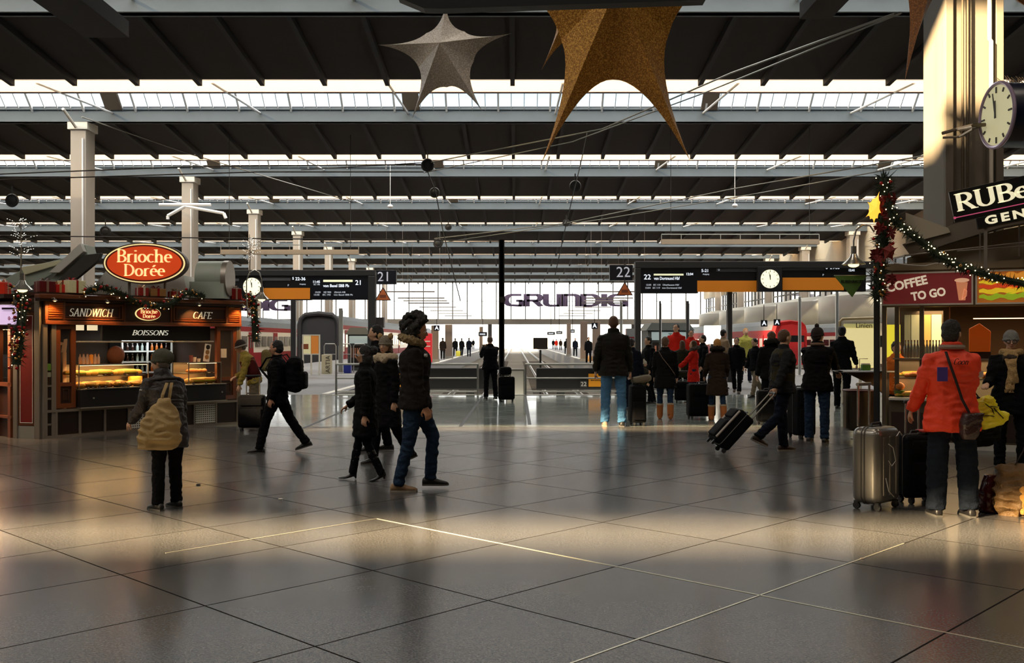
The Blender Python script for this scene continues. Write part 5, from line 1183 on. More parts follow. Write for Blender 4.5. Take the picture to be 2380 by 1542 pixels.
# back shelf contents: drinks cooler with white shelves
fr = thing('drinks_cooler', 'open drinks cooler with white shelves of bottles inside the bakery kiosk', 'cooler', K.w(xs(343,1.9),1.9,0), K.a)
fw = (xs(402,1.9)-xs(287,1.9))/2; z0 = K.z(343,890,1.9); z1 = K.z(343,793,1.9); hz = (z1-z0)/4
g = MB(); g.b2((-fw,0,0),(fw,.5,z0)); g.b2((-fw,.45,z0),(fw,.5,z1)); g.build('cabinet', m_black, fr)
m_cw = mat('cooler_white', C8(205,210,205), .4)
g = MB(); [g.b2((-fw,0,z0+hz*i-.012),(fw,.4,z0+hz*i+.012)) for i in range(5)]; [g.b2((x-.014,-.01,z0),(x+.014,.02,z1+.02)) for x in (-fw,0,fw)]; g.build('shelves', m_cw, fr)
area('cooler_light', K.w(xs(343,1.7),1.75,z1+.05), 5, (.9,.95,1), 1, .1, (R(20),0,K.a))
kb(mat('inner_wall', C8(70,58,46), .7), ((0,2.4,0),(W-.1,2.45,ZC-.05)), name='partition')
def bottle_proto(name, lab, m, loc, rz, h=.2, r=.028, capm=None, group=None):
    t = thing(name, lab, 'bottle', loc, rz, group); g = MB(); g.lathe([(r*.9,0),(r,.01*h*5),(r,h*.6),(r*.45,h*.78),(r*.42,h*.93)], 12); g.build('glass_body', m, t, True)
    g = MB(); g.lathe([(r*.5,h*.92),(r*.5,h),(r*.4,h*1.005)], 10); g.build('cap', capm or mat('cap_white', C8(220,220,215), .4), t, True); return t
bm = [mat('drink_dark', C8(40,20,14), .15), mat('drink_pale', C8(150,165,160), .15), mat('drink_amber', C8(170,90,30), .15)]
names_ = ['dark cola bottle in the white cooler of the bakery kiosk', 'pale water bottle in the white cooler of the bakery kiosk', 'amber juice bottle in the white cooler of the bakery kiosk']
pb = [None]*3
for i in range(4):
    for j in range(10):
        k = (i*3+j//3) % 3; x = -fw+.06+j*(2*fw-.12)/9; p = fr.location+K.u*x+K.n*.1+V((0,0,z0+hz*i+.0125))
        if pb[k] is None: pb[k] = bottle_proto('drink_bottle', names_[k], bm[k], p, K.a, hz*.72, .026, group='bottles in the cooler')
        else: dup(pb[k], p)
# glasses/bottles on top of the display, left, with orange cup
pj = None
for i in range(10):
    x = xs(182,.3)+.03+i % 5*.065; p = K.w(x,.2+.1*(i//5),1.139)
    if pj is None: pj = bottle_proto('drink_bottle', 'small bottle with pale label standing on the left end of the bakery display', mat('label_pale', C8(190,160,140), .4), p, K.a, .17, .022, mat('cap_dark', C8(90,30,30), .4), 'bottles on the bakery display')
    else: dup(pj, p)
t = thing('paper_cup', 'tall orange cup beside the bottles on the bakery display', 'cup', K.w(xs(212,.2),.2,1.139)); g = MB(); g.lathe([(.022,0),(.032,.15),(.03,.15),(.021,.005)], 14); g.build('cup_body', mat('orange_cup', C8(235,150,50), .5), t, True)
for i, (px, hh, lab) in enumerate(((444,.12,'dark red paper cup on the right part of the bakery display'),(452,.085,'wide white paper cup on the right part of the bakery display'),(462,.06,'small white cup, smallest on the right bakery display'))):
    t = thing('paper_cup', lab, 'cup', K.w(xs(px,.2),.2,1.139)); g = MB(); g.lathe([(.026,0),(.036,hh),(.033,hh),(.024,.005)], 14); g.build('cup_body', mat('cup_%d' % i, [C8(140,70,60),C8(225,205,190),C8(215,205,195)][i], .5), t, True)
t = thing('menu_board', 'leaning white menu card with three round dish pictures on the right bakery display', 'menu', K.w(xs(479,.3),.3,1.139), K.a)
g = MB(); g.rbox((0,0,.16),(.13,.012,.32),.005,1, Matrix.Rotation(R(8),4,'Y')); g.build('card', mat('card_white', C8(235,225,205), .5, emit=C8(235,215,180), es=.15), t)
for i, c_ in enumerate(((60,60,60),(190,150,100),(215,170,110))):
    g = MB(); g.cyl((.035-.0-.0*i+(.25-.09*i)*.14,-.012,.26-.09*i),(.035+(.25-.09*i)*.14,-.006,.26-.09*i),.042,18); o = g.build('dish_picture', mat('dish_%d' % i, C8(*c_), .5), t); o.location.x = -.035
for px, rzz in ((284,0),):
    t = thing('bread_loaf', 'round dark loaf leaning at the back of the bakery kiosk', 'bread', K.w(xs(272,1.62),1.66,.9), K.a); g = MB(); g.ell((0,0,.17),(.17,.09,.17),18,12); o = g.build('loaf', mat('dark_crust', C8(110,58,28), .8, var=.3, vs=20), t, True); o.location.z = K.z(272,835,1.66)-.9-.1
    g = MB(); g.b2((-.2,-.08,0),(.2,.1,K.z(272,835,1.66)-.9-.09)); g.build('stand', m_wood2, t)
# breads and pastries
m_br = [mat('bread_gold', C8(222,160,62), .6, var=.3, vs=18), mat('bread_brown', C8(180,104,42), .6, var=.3, vs=18), mat('bread_pale', C8(232,192,110), .65, var=.2, vs=18)]
def croissant(lab, loc, rz, m, s=1, group=None):
    pts = []; rr = []
    for i in range(13):
        a = R(-75+150*i/12); pts.append((.055*sin(a)*s, .045*(1-cos(a))*s, .022*s)); rr.append(((.008+.022*cos(a*1.1))*s*(1+.12*(i % 2)), (.008+.02*cos(a*1.1))*s))
    t = thing('croissant', lab, 'pastry', loc, rz, group); g = MB(); g.tube(pts, rr, 10); g.build('crust', m, t, True); return t
def roll(lab, loc, rz, m, a=.055, b=.035, h=.032, group=None, name='bread_roll'):
    t = thing(name, lab, 'bread', loc, rz, group); g = MB(); g.ell((0,0,h*.8),(a,b,h),16,10); g.build('crust', m, t, True)
    g = MB(); [g.tube([(x,-b*.5,h*1.62),(x+.012,b*.5,h*1.62)], .004, 5) for x in (-a*.4,0,a*.4)]; g.build('scoring', m_br[2], t, True); return t
def baguette(lab, loc, rz, m, L=.24, group=None, lettuce=True):
    t = thing('filled_baguette', lab, 'sandwich', loc, rz, group); g = MB(); g.tube([(-L/2,0,.03),(-L*.4,0,.034),(0,0,.036),(L*.4,0,.034),(L/2,0,.03)], [(.008,.008),(.03,.022),(.034,.026),(.03,.022),(.008,.008)], 12); g.build('crust', m, t, True)
    g = MB(); g.b2((-L*.42,-.036,.024),(L*.42,-.01,.034)); g.build('filling', mat('lettuce', C8(150,170,50), .6, var=.4, vs=30), t); return t
rg = random.Random(5); pr = {}
def bake(kind, lab, x, y, z, rz, mi, group, **k):
    p = K.w(x, y, z); key = (kind, mi, group)
    sc_ = rg.uniform(1.45,1.75)
    if key in pr: return dup(pr[key], p, K.a+rz, sc=sc_)
    pr[key] = {'c': croissant, 'r': roll, 'b': baguette}[kind](lab, p, K.a+rz, m_br[mi], group=group, **k); pr[key].scale = (1.6,)*3; return pr[key]
x0, x1 = xa+.1, xs(338)
for i in range(15):
    x = x0+(x1-x0)*i/14; kd = ('c','c','b','r','b')[i % 5]; mi = (0,1,0,2,0)[i % 5]
    bake(kd, {'c': 'golden croissant in the front of the lower bakery display','b': 'long filled baguette in the lower bakery display','r': 'pale bread roll in the lower bakery display'}[kd], x, .06+.05*(i % 2), .7605, rg.uniform(-.5,.5)+(pi/2 if kd == 'b' else 0), mi, 'pastries on the lower shelf of the left display')
for i in range(12):
    x = x0+(x1-x0)*i/11; bake('r' if i % 3 else 'c', 'brown crusty bread in the rear row of the lower bakery display', x, .30, .7605, rg.uniform(-.4,.4), 1, 'rear row of breads on the lower shelf')
for i in range(11):
    x = x0-.03+(x1-x0)*i/10; kd = 'r' if i % 4 else 'b'
    bake(kd, {'r':'golden round roll on the upper glass shelf of the left bakery display','b':'filled baguette on the upper glass shelf of the left bakery display'}[kd], x, .2, .9455, rg.uniform(-.4,.4), 0, 'breads on the upper shelf of the left display')
bp = thing('bread_pile', 'x', 'bread', (0,0,-50)); bpy.data.objects.remove(bp)
t = thing('bread_basket', 'orange-yellow box of baguette sandwiches at the right end of the left bakery display', 'basket', K.w(x1-.02,.28,.7605), K.a); g = MB(); g.b2((-.1,-.05,0),(.1,.06,.155)); g.build('box', mat('yellow_box', C8(235,175,70), .6), t)
x0, x1 = xs(440,.1)+.02, xs(508,.1)
for i in range(6): bake('b' if i % 2 else 'c', 'golden baked piece in the lower right bakery display', x0+(x1-x0)*i/6, .1, .7605, rg.uniform(-.3,.3), 0, 'breads on the lower shelf of the right display')
for i in range(4): bake('c', 'croissant lying on the lower pieces in the right bakery display', x0+.05+(x1-x0)*i/6, .24, .7605, .3*i, 1, 'croissants in the right display')
for i in range(4): bake('c', 'browned croissant on the upper shelf of the right bakery display', x0+.1+(x1-x0)*i/7, .2, .9455, .4*i, 1, 'croissants on the upper shelf of the right display')
# price tags
tg = None
for px, py in ((205,905),(216,905),(231,906),(245,905),(288,902),(298,902),(326,900),(245,872),(260,873),(290,873),(318,873),(450,895),(479,893),(480,868),(492,868)):
    d = -.112 if py > 885 else .07; z = .757 if py > 885 else .9455
    p = K.w(xs(px,d), d, z)
    if tg is None:
        tg = thing('price_tag', 'small dark price tag standing on the front edge of a bakery display shelf', 'price tag', p, K.a, 'price tags in the bakery display'); g = MB(); g.b2((-.022,-.006,0),(.022,0,.035)); g.build('card', mat('tag_dark', C8(40,16,16), .5), tg)
        g = MB(); g.b2((-.014,-.009,.012),(.014,-.006,.02)); g.build('mark', mat('tag_line', C8(200,190,170), .5), tg)
    else: dup(tg, p)
# seller in the kiosk, seen through the narrow window
person('seller with dark curly hair inside the bakery kiosk behind the narrow left window', 106, Y=16.6, h=1.55, face=300, coat='black', hair=('curly','black'), q=3)
t = thing('price_list', 'green sign and small card stuck on the narrow left window of the bakery kiosk', 'sign', K.w(xs(109),.0,0), K.a)
g = MB(); g.b2((-.07,-.005,K.z(109,862)),(.07,.003,K.z(109,846))); g.build('green_card', mat('sign_green', C8(90,140,50), .5), t); g = MB(); g.b2((-.06,-.005,K.z(109,877)),(.06,.003,K.z(109,866))); g.build('grey_card', mat('card_grey', C8(150,160,150), .5), t)
t = thing('notice', 'white sheet stuck on the right wooden door of the bakery kiosk', 'notice', K.w(xs(519),.0,0), K.a); g = MB(); g.b2((-.05,0,K.z(519,832)),(.07,.012,K.z(519,811))); g.build('sheet', mat('paper', C8(215,210,195), .6), t)
t = thing('ad_figure', 'cream cut-out figure shape standing behind the left door pane of the bakery kiosk', 'display figure', K.w(xs(149,.3),.3,.9), K.a); g = MB(); zz = K.z(149,820,.3)-.9; g.prism([(-.05,zz),(.03,zz),(.045,zz+.13),(.05,zz+.22),(0,zz+.21),(-.01,zz+.16),(-.06,zz+.17),(-.075,zz+.12),(-.03,zz+.12)],-.01,.01); g.b2((-.03,-.02,-.9),(.03,.02,zz)); g.build('card', mat('cream_card', C8(235,200,165), .5), t)
for px0, px1, lab, cc in ((173,184,'white','w'),(205,230,'yellow-white','y')):
    t = thing('ceiling_label', '%s light box hanging under the fascia of the bakery kiosk' % ('small white' if cc == 'w' else 'small yellow-white'), 'light box', K.w(xs(px0,.2),.2,1.685), K.a); g = MB(); g.b2((0,0,0),(.16,.04,.085)); g.build('box', mat('lbl_'+cc, C8(255,240,200) if cc == 'w' else C8(255,230,140), .5, emit=C8(255,235,190), es=.8), t)
# fascia spotlights (small lamps bending over the sign)
for px in (110,232,445,548):
    x = xs(px); t = thing('sign_lamp', 'small warm lamp over the fascia of the bakery kiosk %s' % {110:'above the left louvre',232:'above the word sandwich',445:'above the word cafe',548:'above the right louvre'}[px], 'lamp', K.w(x,-.14,ZF1+.02), K.a)
    g = MB(); g.tube([(0,.0,.02),(0,-.08,.03),(0,-.1,0)], .007, 6); g.build('arm', m_alu, t, True); g = MB(); g.lathe([(.012,.01),(.04,-.02),(.036,-.022)], 12, Matrix.Translation((0,-.1,0))); g.build('shade', m_alu, t, True)
    g = MB(); g.ell((0,-.1,-.02),(.02,.02,.012),10,6); g.build('bulb', m_warm, t, True)
    spot('sign_lamp_light', K.w(x,-.24,ZF1-.02), K.w(x,-.0,ZF0-.05), 30 if px in (110,548) else 20, (1,.5,.14), 95)
area('kiosk_ceiling_light', K.w(W/2,.9,1.72), 14, (1,.72,.42), W-.6, .4, (0,0,K.a))
# corner pilaster and left face
c0 = V((-7.83,15.46,0)); c1 = K.o.copy(); dd = c1-c0; C = Fr((c0.x,c0.y), math.degrees(math.atan2(dd.y,dd.x))); cw = dd.length
ct = thing('corner_pilaster', 'narrow corner pilaster with dark red strip panel at the left of the bakery kiosk', 'pilaster', C.o, C.a)
g = MB(); g.b2((0,0,0),(cw,.25,ZF1+.05)); g.build('body', m_wood2, ct)
for a_, c_ in ((.02,.1),(cw-.13,cw-.03)): g = MB(); g.b2((a_,-.05,0),(c_,.02,ZC)); g.build('metal_post', m_kmet, ct, bevel=.006)
g = MB(); g.b2((.1,-.02,.2),(cw-.13,.0,1.95)); g.build('panel', m_wood, ct); g = MB(); g.b2((.15,-.03,.25),(cw-.18,-.02,1.9)); g.build('red_strip', m_redp, ct)
g = MB(); g.frame(.14,.24,cw-.17,1.91,.008,-.035,-.03); g.build('outline', mat('white_line'), ct); g = MB(); g.b2((.08,-.03,0),(cw-.1,0,.19)); g.build('plinth', m_conc, ct)
Lf_ = Fr((c0.x-.781*2.5,c0.y+.625*2.5), -38.7)
lt_ = thing('kiosk_side', 'warmly lit left side of the bakery kiosk with wooden windows, cut by the frame edge', 'kiosk side', Lf_.o, Lf_.a)
g = MB(); [g.b2((a,-.05,0),(a+.09,.06,ZF1)) for a in (2.39,1.91,1.31,0)]; g.b2((0,-.05,.80),(2.5,.05,.86)); g.b2((0,-.05,.3),(2.5,.05,.34)); g.b2((0,-.06,ZF0),(2.5,.06,ZF1)); g.build('wooden_frame', m_wood, lt_)
g = MB(); g.b2((0,0,0),(2.5,.04,.8)); g.build('lower_panels', m_wood2, lt_)
g = MB(); g.b2((0,-.2,ZC-.06),(2.6,0.05,ZC)); g.build('cornice', m_wood2, lt_)
g = MB(); g.quad((.1,-.0,.86),(2.4,0,.86),(2.4,0,ZF0),(.1,0,ZF0)); g.build('pane', m_gl, lt_)
area('side_light', Lf_.w(1.9,-.35,1.7), 60, (1,.6,.3), 1.2, .2, (0,0,Lf_.a))
t = thing('advert_screen', 'bright pinkish-white screen with round emblems hanging at the left edge of the bakery kiosk', 'screen', V((GX(20,15.2),15.2,HZ(757,15.2))), 0)
g = MB(); g.b2((-.17,0,0),(.15,.06,.33)); g.build('housing', m_kmet, t, bevel=.008); g = MB(); g.b2((-.155,-.006,.015),(.135,0,.315)); g.build('display', mat('screen_pink', C8(232,205,232), .4, emit=C8(225,195,235), es=.75), t)
for nm, a, c, cc in (('dark_bar',(-.10,-.012,.245),(.09,-.006,.275),(50,20,50)),('text_line',(-.08,-.012,.225),(.08,-.006,.23),(60,30,60)),('base_mark',(-.01,-.012,.015),(.04,-.006,.03),(50,20,40))):
    g = MB(); g.b2(a, c); g.build(nm, mat('ink_%d' % cc[0], C8(*cc), .5), t)
for x, r in ((.015,.026),(.095,.034)): g = MB(); M = Matrix.Translation((x,-.009,.11)) @ Matrix.Diagonal((.75,1,1.15,1)); g.add([(r*cos(2*pi*i/24),-.004,r*sin(2*pi*i/24)) for i in range(24)]+[(r*.6*cos(2*pi*i/24),-.004,r*.6*sin(2*pi*i/24)) for i in range(24)], [(i,(i+1) % 24,(i+1) % 24+24,i+24) for i in range(24)], M); g.ell((0,-.002,0),(r*.4,.003,r*.4),12,6,M); g.build('emblem', mat('emblem_red', C8(190,60,70), .5), t)
def adopt(src):
    for ch in list(src.children):
        M_l = kt.matrix_basis.inverted() @ src.matrix_basis @ ch.matrix_basis; ch.parent = kt; ch.matrix_basis = M_l
    bpy.data.objects.remove(src)
adopt(ct); adopt(lt_)
# roof turret with the big oval sign
t = thing('roof_turret', 'grey-white slanted roof superstructure of the bakery kiosk behind the oval sign', 'roof structure', (GX(330,17.6),17.6,ZC+.03))
def zz(py, Y=17.6): return HZ(py,Y)-ZC-.03
def xx(px, Y=17.6): return GX(px,Y)-GX(330,17.6)
m_rf = mat('roof_grey', C8(215,213,205), .6, var=.1, vs=2); m_rf2 = mat('roof_green_grey', C8(160,170,158), .5, var=.15, vs=2)
g = MB(); g.prism([(xx(195),0),(xx(440),0),(xx(425),zz(640)),(xx(300),zz(615)),(xx(248),zz(628))],0,1.0); g.build('central_hood', m_rf, t)
def beam(pts, d0, d1, m, nm):
    g = MB(); g.prism([(xx(a),zz(b)) for a, b in pts][::-1], d0, d1); g.build(nm, m, t, bevel=.01)
beam([(120,683),(226,575),(230,594),(262,577),(270,595),(135,694)][:2]+[(232,598),(150,683)], -.5,-.1, m_rf2, 'slanted_arm')
beam([(135,692),(228,600),(268,640-45),(262,612),(165,692)], -.6,-.5, mat('roof_dark', C8(58,58,54), .6), 'slanted_gutter')
beam([(150,640),(222,573),(230,592),(175,640)], -.62,-.3, m_rf, 'arm_panel')
beam([(0,690),(0,655),(60,622),(165,596),(165,612),(30,690)], .0,.6, m_rf2, 'left_wing')
beam([(50,622),(140,606),(160,610),(60,640)], -.05,0, mat('cream_light_panel', C8(220,215,180), .6), 'left_wing_panel')
g = MB(); M = Matrix.Translation((xx(485),.2,zz(650)+.0)) @ Matrix.Rotation(R(90),4,'Y')
g.cyl((xx(452),.3,zz(645)),(xx(512),.3,zz(645)),.31,28); g.build('drum', m_rf2, t, True); g = MB(); g.cyl((xx(512),.3,zz(645)),(xx(524),.3,zz(645)),.32,28); g.build('drum_rim', m_kmet, t, True)
g = MB(); g.b2((xx(440),.0,0),(xx(520),.6,zz(655))); g.build('drum_base', m_rf2, t)
adopt(t)
so2 = thing('oval_sign', 'large lit orange oval sign with cream lettering on top of the bakery kiosk', 'sign', V((GX(339,16.9),16.9,HZ(613,16.9))), R(4))
oval(so2, 0, 0, 95/FPX*16.9, 48/FPX*16.9, -.06, .18, (mat('rim_dark', C8(70,50,46), .4), m_ivl, mat('sign_brown', C8(120,30,20), .5), m_orl), True)
g = MB(); [g.tube([(x,.08,-.3),(x,.08,-.62)], .025, 8) for x in (-.3,.3)]; g.build('sign_feet', m_kmet, so2)
# gift boxes
gfp = 0
def gift(lab, px, Y, zb, w_, h, col, rib, rz=0, tilt=0):
    t = thing('gift_box', lab, 'gift', (GX(px,Y),Y,zb), rz); t.rotation_euler = (0,tilt,rz)
    g = MB(); g.b2((-w_/2,-w_/2,0),(w_/2,w_/2,h)); g.build('box', mat('gift_%d_%d' % (col[0],col[1]), C8(*[min(250,int(q*1.25)) for q in col]), .35, var=.2, vs=20), t, bevel=.006)
    g = MB(); g.b2((-.018,-w_/2-.004,0),(.018,w_/2+.004,h+.004)); g.b2((-w_/2-.004,-.018,0),(w_/2+.004,.018,h+.004)); m_ = mat('ribbon_%d' % rib[1], C8(*rib), .3, .3); g.build('ribbon', m_, t)
    g = MB(); [g.tube([(0,0,h),(sx*.05,sy*.02,h+.05),(sx*.08,sy*.04,h+.02),(0,0,h+.005)], [(.014,.004)]*4, 6) for sx, sy in ((1,1),(-1,1),(1,-1),(-1,-1))]; g.build('bow', m_, t, True)
def kroof(px, d=.12): return K.pt(px, 690, d), K
for px, w_, h, col, rib, lab in ((104,.24,.17,(80,18,18),(160,130,110),'dark red gift box with pale bow at the left end of the kiosk roof'),(135,.15,.13,(170,30,25),(220,170,110),'small bright red gift box second from left on the kiosk roof'),(166,.30,.2,(205,190,150),(180,40,30),'cream gift box with red ribbon tilted on the kiosk roof'),
    (330,.16,.14,(120,30,25),(230,220,200),'dark red gift box with white bow left of the middle of the garland'),(362,.26,.13,(120,88,50),(150,30,30),'flat gold-brown gift box with red ribbon in the middle of the kiosk roof'),(405,.16,.1,(150,40,30),(225,200,160),'low red gift box right of the gold-brown one'),
    (492,.2,.17,(165,28,22),(230,200,180),'red gift box with loose ribbons, first of the right roof group'),(518,.18,.17,(120,20,20),(215,185,165),'deep red gift box in the middle of the right roof group'),(544,.2,.2,(110,18,18),(190,160,140),'largest dark red gift box of the right roof group'),(572,.13,.07,(205,60,40),(230,180,150),'small flat orange-red gift box at the right end of the kiosk roof')):
    p = K.pt(px, 690, .1); q_ = K.w(min(max(p.x,-.02),W+.02), .1, ZC+.031); gift(lab, 0, 1, 0, w_, h, col, rib, K.a+.3*sin(px)); COL.objects[-1]
    t = [o for o in COL.objects if o.get('label') == lab][0]; t.location = q_
gift('red gift box with gold bow at the far left edge above the advert screen', 4, 15.5, ZC, .2, .19, (190,45,25), (235,180,80))
# garlands
def garland(lab, pts, r, seed, nb=18, nl=18, dens=420, name='garland', red=0):
    t = thing(name, lab, 'garland', pts[0]); o0 = V(pts[0]); rg = random.Random(seed); P_ = [V(p)-o0 for p in pts]
    def at(u):
        u *= len(P_)-1; i = min(int(u), len(P_)-2); return P_[i].lerp(P_[i+1], u-i)
    L = sum((P_[i+1]-P_[i]).length for i in range(len(P_)-1)); g = MB()
    for _ in range(int(dens*L*(r/.08))):
        c = at(rg.random()); d = V((rg.gauss(0,1),rg.gauss(0,1),rg.gauss(0,1))).normalized(); b0 = c+d*r*rg.uniform(.1,.6); e = c+d*r*rg.uniform(.8,1.35)+V((rg.gauss(0,r*.25),rg.gauss(0,r*.25),rg.gauss(0,r*.25)))
        s_ = d.cross(V((rg.gauss(0,1),rg.gauss(0,1),rg.gauss(0,1)))).normalized()*rg.uniform(.006,.014); u_ = d.cross(s_).normalized()*.004
        g.add([b0+s_, b0-s_, b0+u_*2, e], [(0,1,3),(1,2,3),(2,0,3),(0,2,1)])
    g.tube([at(i/20) for i in range(21)], r*.5, 8)
    g.build('foliage', m_leaf, t)
    pb_ = {}
    def put(nm, m, rad, n):
        base = None
        for _ in range(n):
            c = at(rg.random()); d = V((rg.gauss(0,1),-abs(rg.gauss(0,1.3)),rg.gauss(0,1))).normalized(); p = c+d*r*rg.uniform(.75,1.05)
            if base is None: g2 = MB(); g2.ell((0,0,0),(rad,rad,rad),10,8); base = g2.build(nm, m, t, True); base.location = p
            else: o = base.copy(); COL.objects.link(o); o.parent = t; o.location = p
    put('bauble', m_gold, .019, nb); put('red_bauble', m_redb, .024, nb//2+red); put('fairy_light', m_fairy, .0075, nl)
    return t
def kp(px, py, d): p = K.pt(px, py, d); return K.w(p.x, p.y, p.z)
garland('fir garland with gold baubles draped along the middle of the bakery kiosk roof', [kp(a,b_,-.22) for a, b_ in ((198,680),(236,667),(280,683),(320,703),(354,713),(398,706),(435,680),(474,690))], .085, 1, 30, 24)
garland('hanging fir garland with red and gold baubles down the left bakery kiosk corner', [P(a,b_,14.95) for a, b_ in ((42,672),(52,700),(50,745),(44,800),(38,848))], .13, 2, 36, 24, 300, red=14)
garland('hanging fir garland down the right corner of the bakery kiosk', [P(a,b_,17.7) for a, b_ in ((575,688),(590,705),(592,745),(594,795))], .12, 3, 20, 14, 300, red=6)
# lamps with bell shades
def bell(lab, px, py, Y, s, neck, m=None):
    t = thing('street_lamp', lab, 'lamp', P(px,py,Y)); g = MB(); g.lathe([(.05*s,.34*s),(.05*s,.2*s),(.06*s,.19*s),(.09*s,.12*s),(.2*s,.02*s),(.215*s,0),(.2*s,-.005),(.08*s,.09*s)], 28); g.build('shade', mat('lamp_metal', C8(185,182,172), .25, .8), t, True)
    g = MB(); g.ell((0,0,-.005),(.1*s,.1*s,.05*s),16,10); g.build('bulb', mat('lamp_glow', (1,.85,.5), .4, emit=(1,.8,.4), es=2.0), t, True)
    g = MB(); g.tube([V(P(a,b_,Y))-V(P(px,py,Y)) for a, b_ in neck], .016*s, 8); g.build('neck', mat('lamp_metal'), t, True); return t
bell('bell-shaped metal street lamp above the left corner pilaster', 52, 674, 14.9, .72, [(52,640),(52,690),(48,760)])
bell('bell-shaped metal lamp on an arched neck at the right end of the bakery kiosk', 608, 696, 17.2, .62, [(576,740),(573,690),(573,652),(580,634),(592,627),(603,634),(608,650),(608,680)])
# little wire trees with white lights
def ltree(lab, px, py0, py1, Y, seed):
    t = thing('light_tree', lab, 'light tree', P(px,py0,Y)); rg = random.Random(seed); H = (py0-py1)/FPX*Y; g = MB(); g.tube([(0,0,0),(.01,0,H*.45),(0,0,H)], [.012,.009,.005], 6); br = []
    for i in range(26):
        z = H*rg.uniform(.28,.95); a = rg.uniform(0,2*pi); l = H*rg.uniform(.15,.36)*(1.1-z/H*.5); p0 = V((0,0,z)); p1 = p0+V((cos(a)*l*.6,sin(a)*l*.6,l*.35)); p2 = p1+V((cos(a+.4)*l*.4,sin(a+.4)*l*.4,l*.12)); g.tube([p0,p1,p2], .0035, 4); br += [p0.lerp(p1,.5),p1,p1.lerp(p2,.5),p2]
    g.build('branches', mat('wire_pale', C8(130,120,105), .5), t); base = None
    for p in br[:96]:
        if base is None: g = MB(); g.ell((0,0,0),(.006,.006,.006),6,4); base = g.build('tiny_light', mat('led_white', (1,1,1), .5, emit=(1,.98,.9), es=1.6), t); base.location = p
        else: o = base.copy(); COL.objects.link(o); o.parent = t; o.location = p
ltree('little wire tree with white lights above the left lamp of the bakery kiosk', 48, 640, 510, 14.95, 4); ltree('little wire tree with white lights above the arched lamp', 580, 640, 545, 17.3, 6)
t = thing('lamp_bracket', 'cross-shaped lamp bracket', 'bracket', (0,0,-60)); bpy.data.objects.remove(t)
# ---------------- snack kiosk on the right ----------------
Q = Fr((5.29,14.28), -25.0); QW = 4.2
qt = thing('snack_kiosk', 'snack kiosk with lit advertising boards above a glazed sandwich counter, right side', 'kiosk', Q.o, Q.a)
def qb(m, *bs, name='panel', bevel=0):
    g = MB()
    for a, c in bs: g.b2(a, c)
    return g.build(name, m, qt, bevel=bevel)
m_qmet = mat('snack_metal', C8(120,108,92), .35, .7); m_qw = mat('cream_front', C8(150,132,105), .5)
qb(mat('snack_inside', C8(105,78,52), .7), ((0,2.9,0),(QW,3.0,2.7)), ((QW-.1,0,0),(QW,2.9,2.7)), name='rear_wall')
qb(m_qw, ((-.05,-.05,2.52),(QW+.1,3.0,2.62)), name='roof'); qb(m_qw, ((0,0,2.0),(QW,.12,2.52)), name='fascia')
[qb(m_qmet, q_, name='post') for q_ in (((0,-.02,0),(.06,.08,2.52)), ((.17,-.0,0),(.23,.08,2.0)), ((.50,-.0,.72),(.56,.06,2.0)))]
qb(m_black, ((-.11,-.06,0),(-.03,.03,2.7)), name='corner_post', bevel=.01)
qb(mat('copper_pipe', C8(170,95,50), .4, .4), ((Q.x(2207)-.008,-.01,.9),(Q.x(2207)+.008,.01,2.0)), name='pipe')
ct_z = .70
qb(mat('counter_white', C8(205,198,185), .35), ((.1,-.16,ct_z-.03),(QW,.1,ct_z+.01)), name='counter_top', bevel=.006)
g = MB(); x = .1
for i in range(7):
    g = MB(); g.b2((x+.03,-.08,.12),(x+.52,-.05,ct_z-.2)); x += .56; g.build('front_panel', mat('dark_front', C8(52,40,34), .3), qt)
qb(m_qmet, ((.1,-.07,.08),(QW,.0,ct_z-.05)), name='front_frame'); qb(mat('plinth_pale', C8(190,186,176), .5), ((.05,-.09,0),(QW,.0,.09)), name='plinth')
# glazed counter
g = MB(); g.quad((.15,-.12,ct_z),(QW,-.12,ct_z),(QW,-.05,1.26),(.15,-.05,1.26)); g.quad((.15,-.05,1.26),(QW,-.05,1.26),(QW,.4,1.26),(.15,.4,1.26)); g.build('counter_glass', m_gl, qt)
qb(m_shelf, ((.15,.02,.98),(QW,.42,.99)), ((.15,-.06,1.25),(QW,-.03,1.27)), ((.15,.42,ct_z),(QW,.44,1.26)), name='counter_shelf')
area('counter_light', Q.w(1.6,.15,1.22), 14, (1,.66,.32), 3, .2, (0,0,Q.a)); area('counter_light', Q.w(1.6,.15,.96), 14, (1,.66,.32), 3, .2, (0,0,Q.a))
area('snack_light', Q.w(2.0,1.2,1.98), 34, (1,.66,.36), 3.2, .5, (0,0,Q.a))
# lit yellow-white cabinet at the back and coloured inner walls
bx = [(2140,2163,(225,185,95),.7),(2165,2188,(255,245,165),1.0),(2118,2138,(185,185,140),.35),(2102,2116,(140,140,105),.25)]
t = thing('lit_cabinet', 'tall yellow-lit cabinet doors behind the bottles in the snack kiosk', 'cabinet', Q.w(0,1.4,0), Q.a)
for i, (a, c, col, es) in enumerate(bx):
    g = MB(); g.b2((Q.x(a,1.4),0,.7),(Q.x(c,1.4),.06,Q.z(2150,732,1.4))); g.build('lit_door', mat('lit_door_%d' % i, C8(*col), .5, emit=C8(*col), es=es*.8), t)
g = MB(); g.b2((Q.x(2100,1.4)-.05,.06,0),(Q.x(2192,1.4),.3,Q.z(2150,722,1.4))); g.build('carcass', m_qmet, t)
t = thing('menu_box', 'orange paper-house shaped box standing behind the counter right of the man in red', 'box', Q.w(Q.x(2280,.9),.9,0), Q.a); z0 = Q.z(2280,818,.9); z1 = Q.z(2280,752,.9)
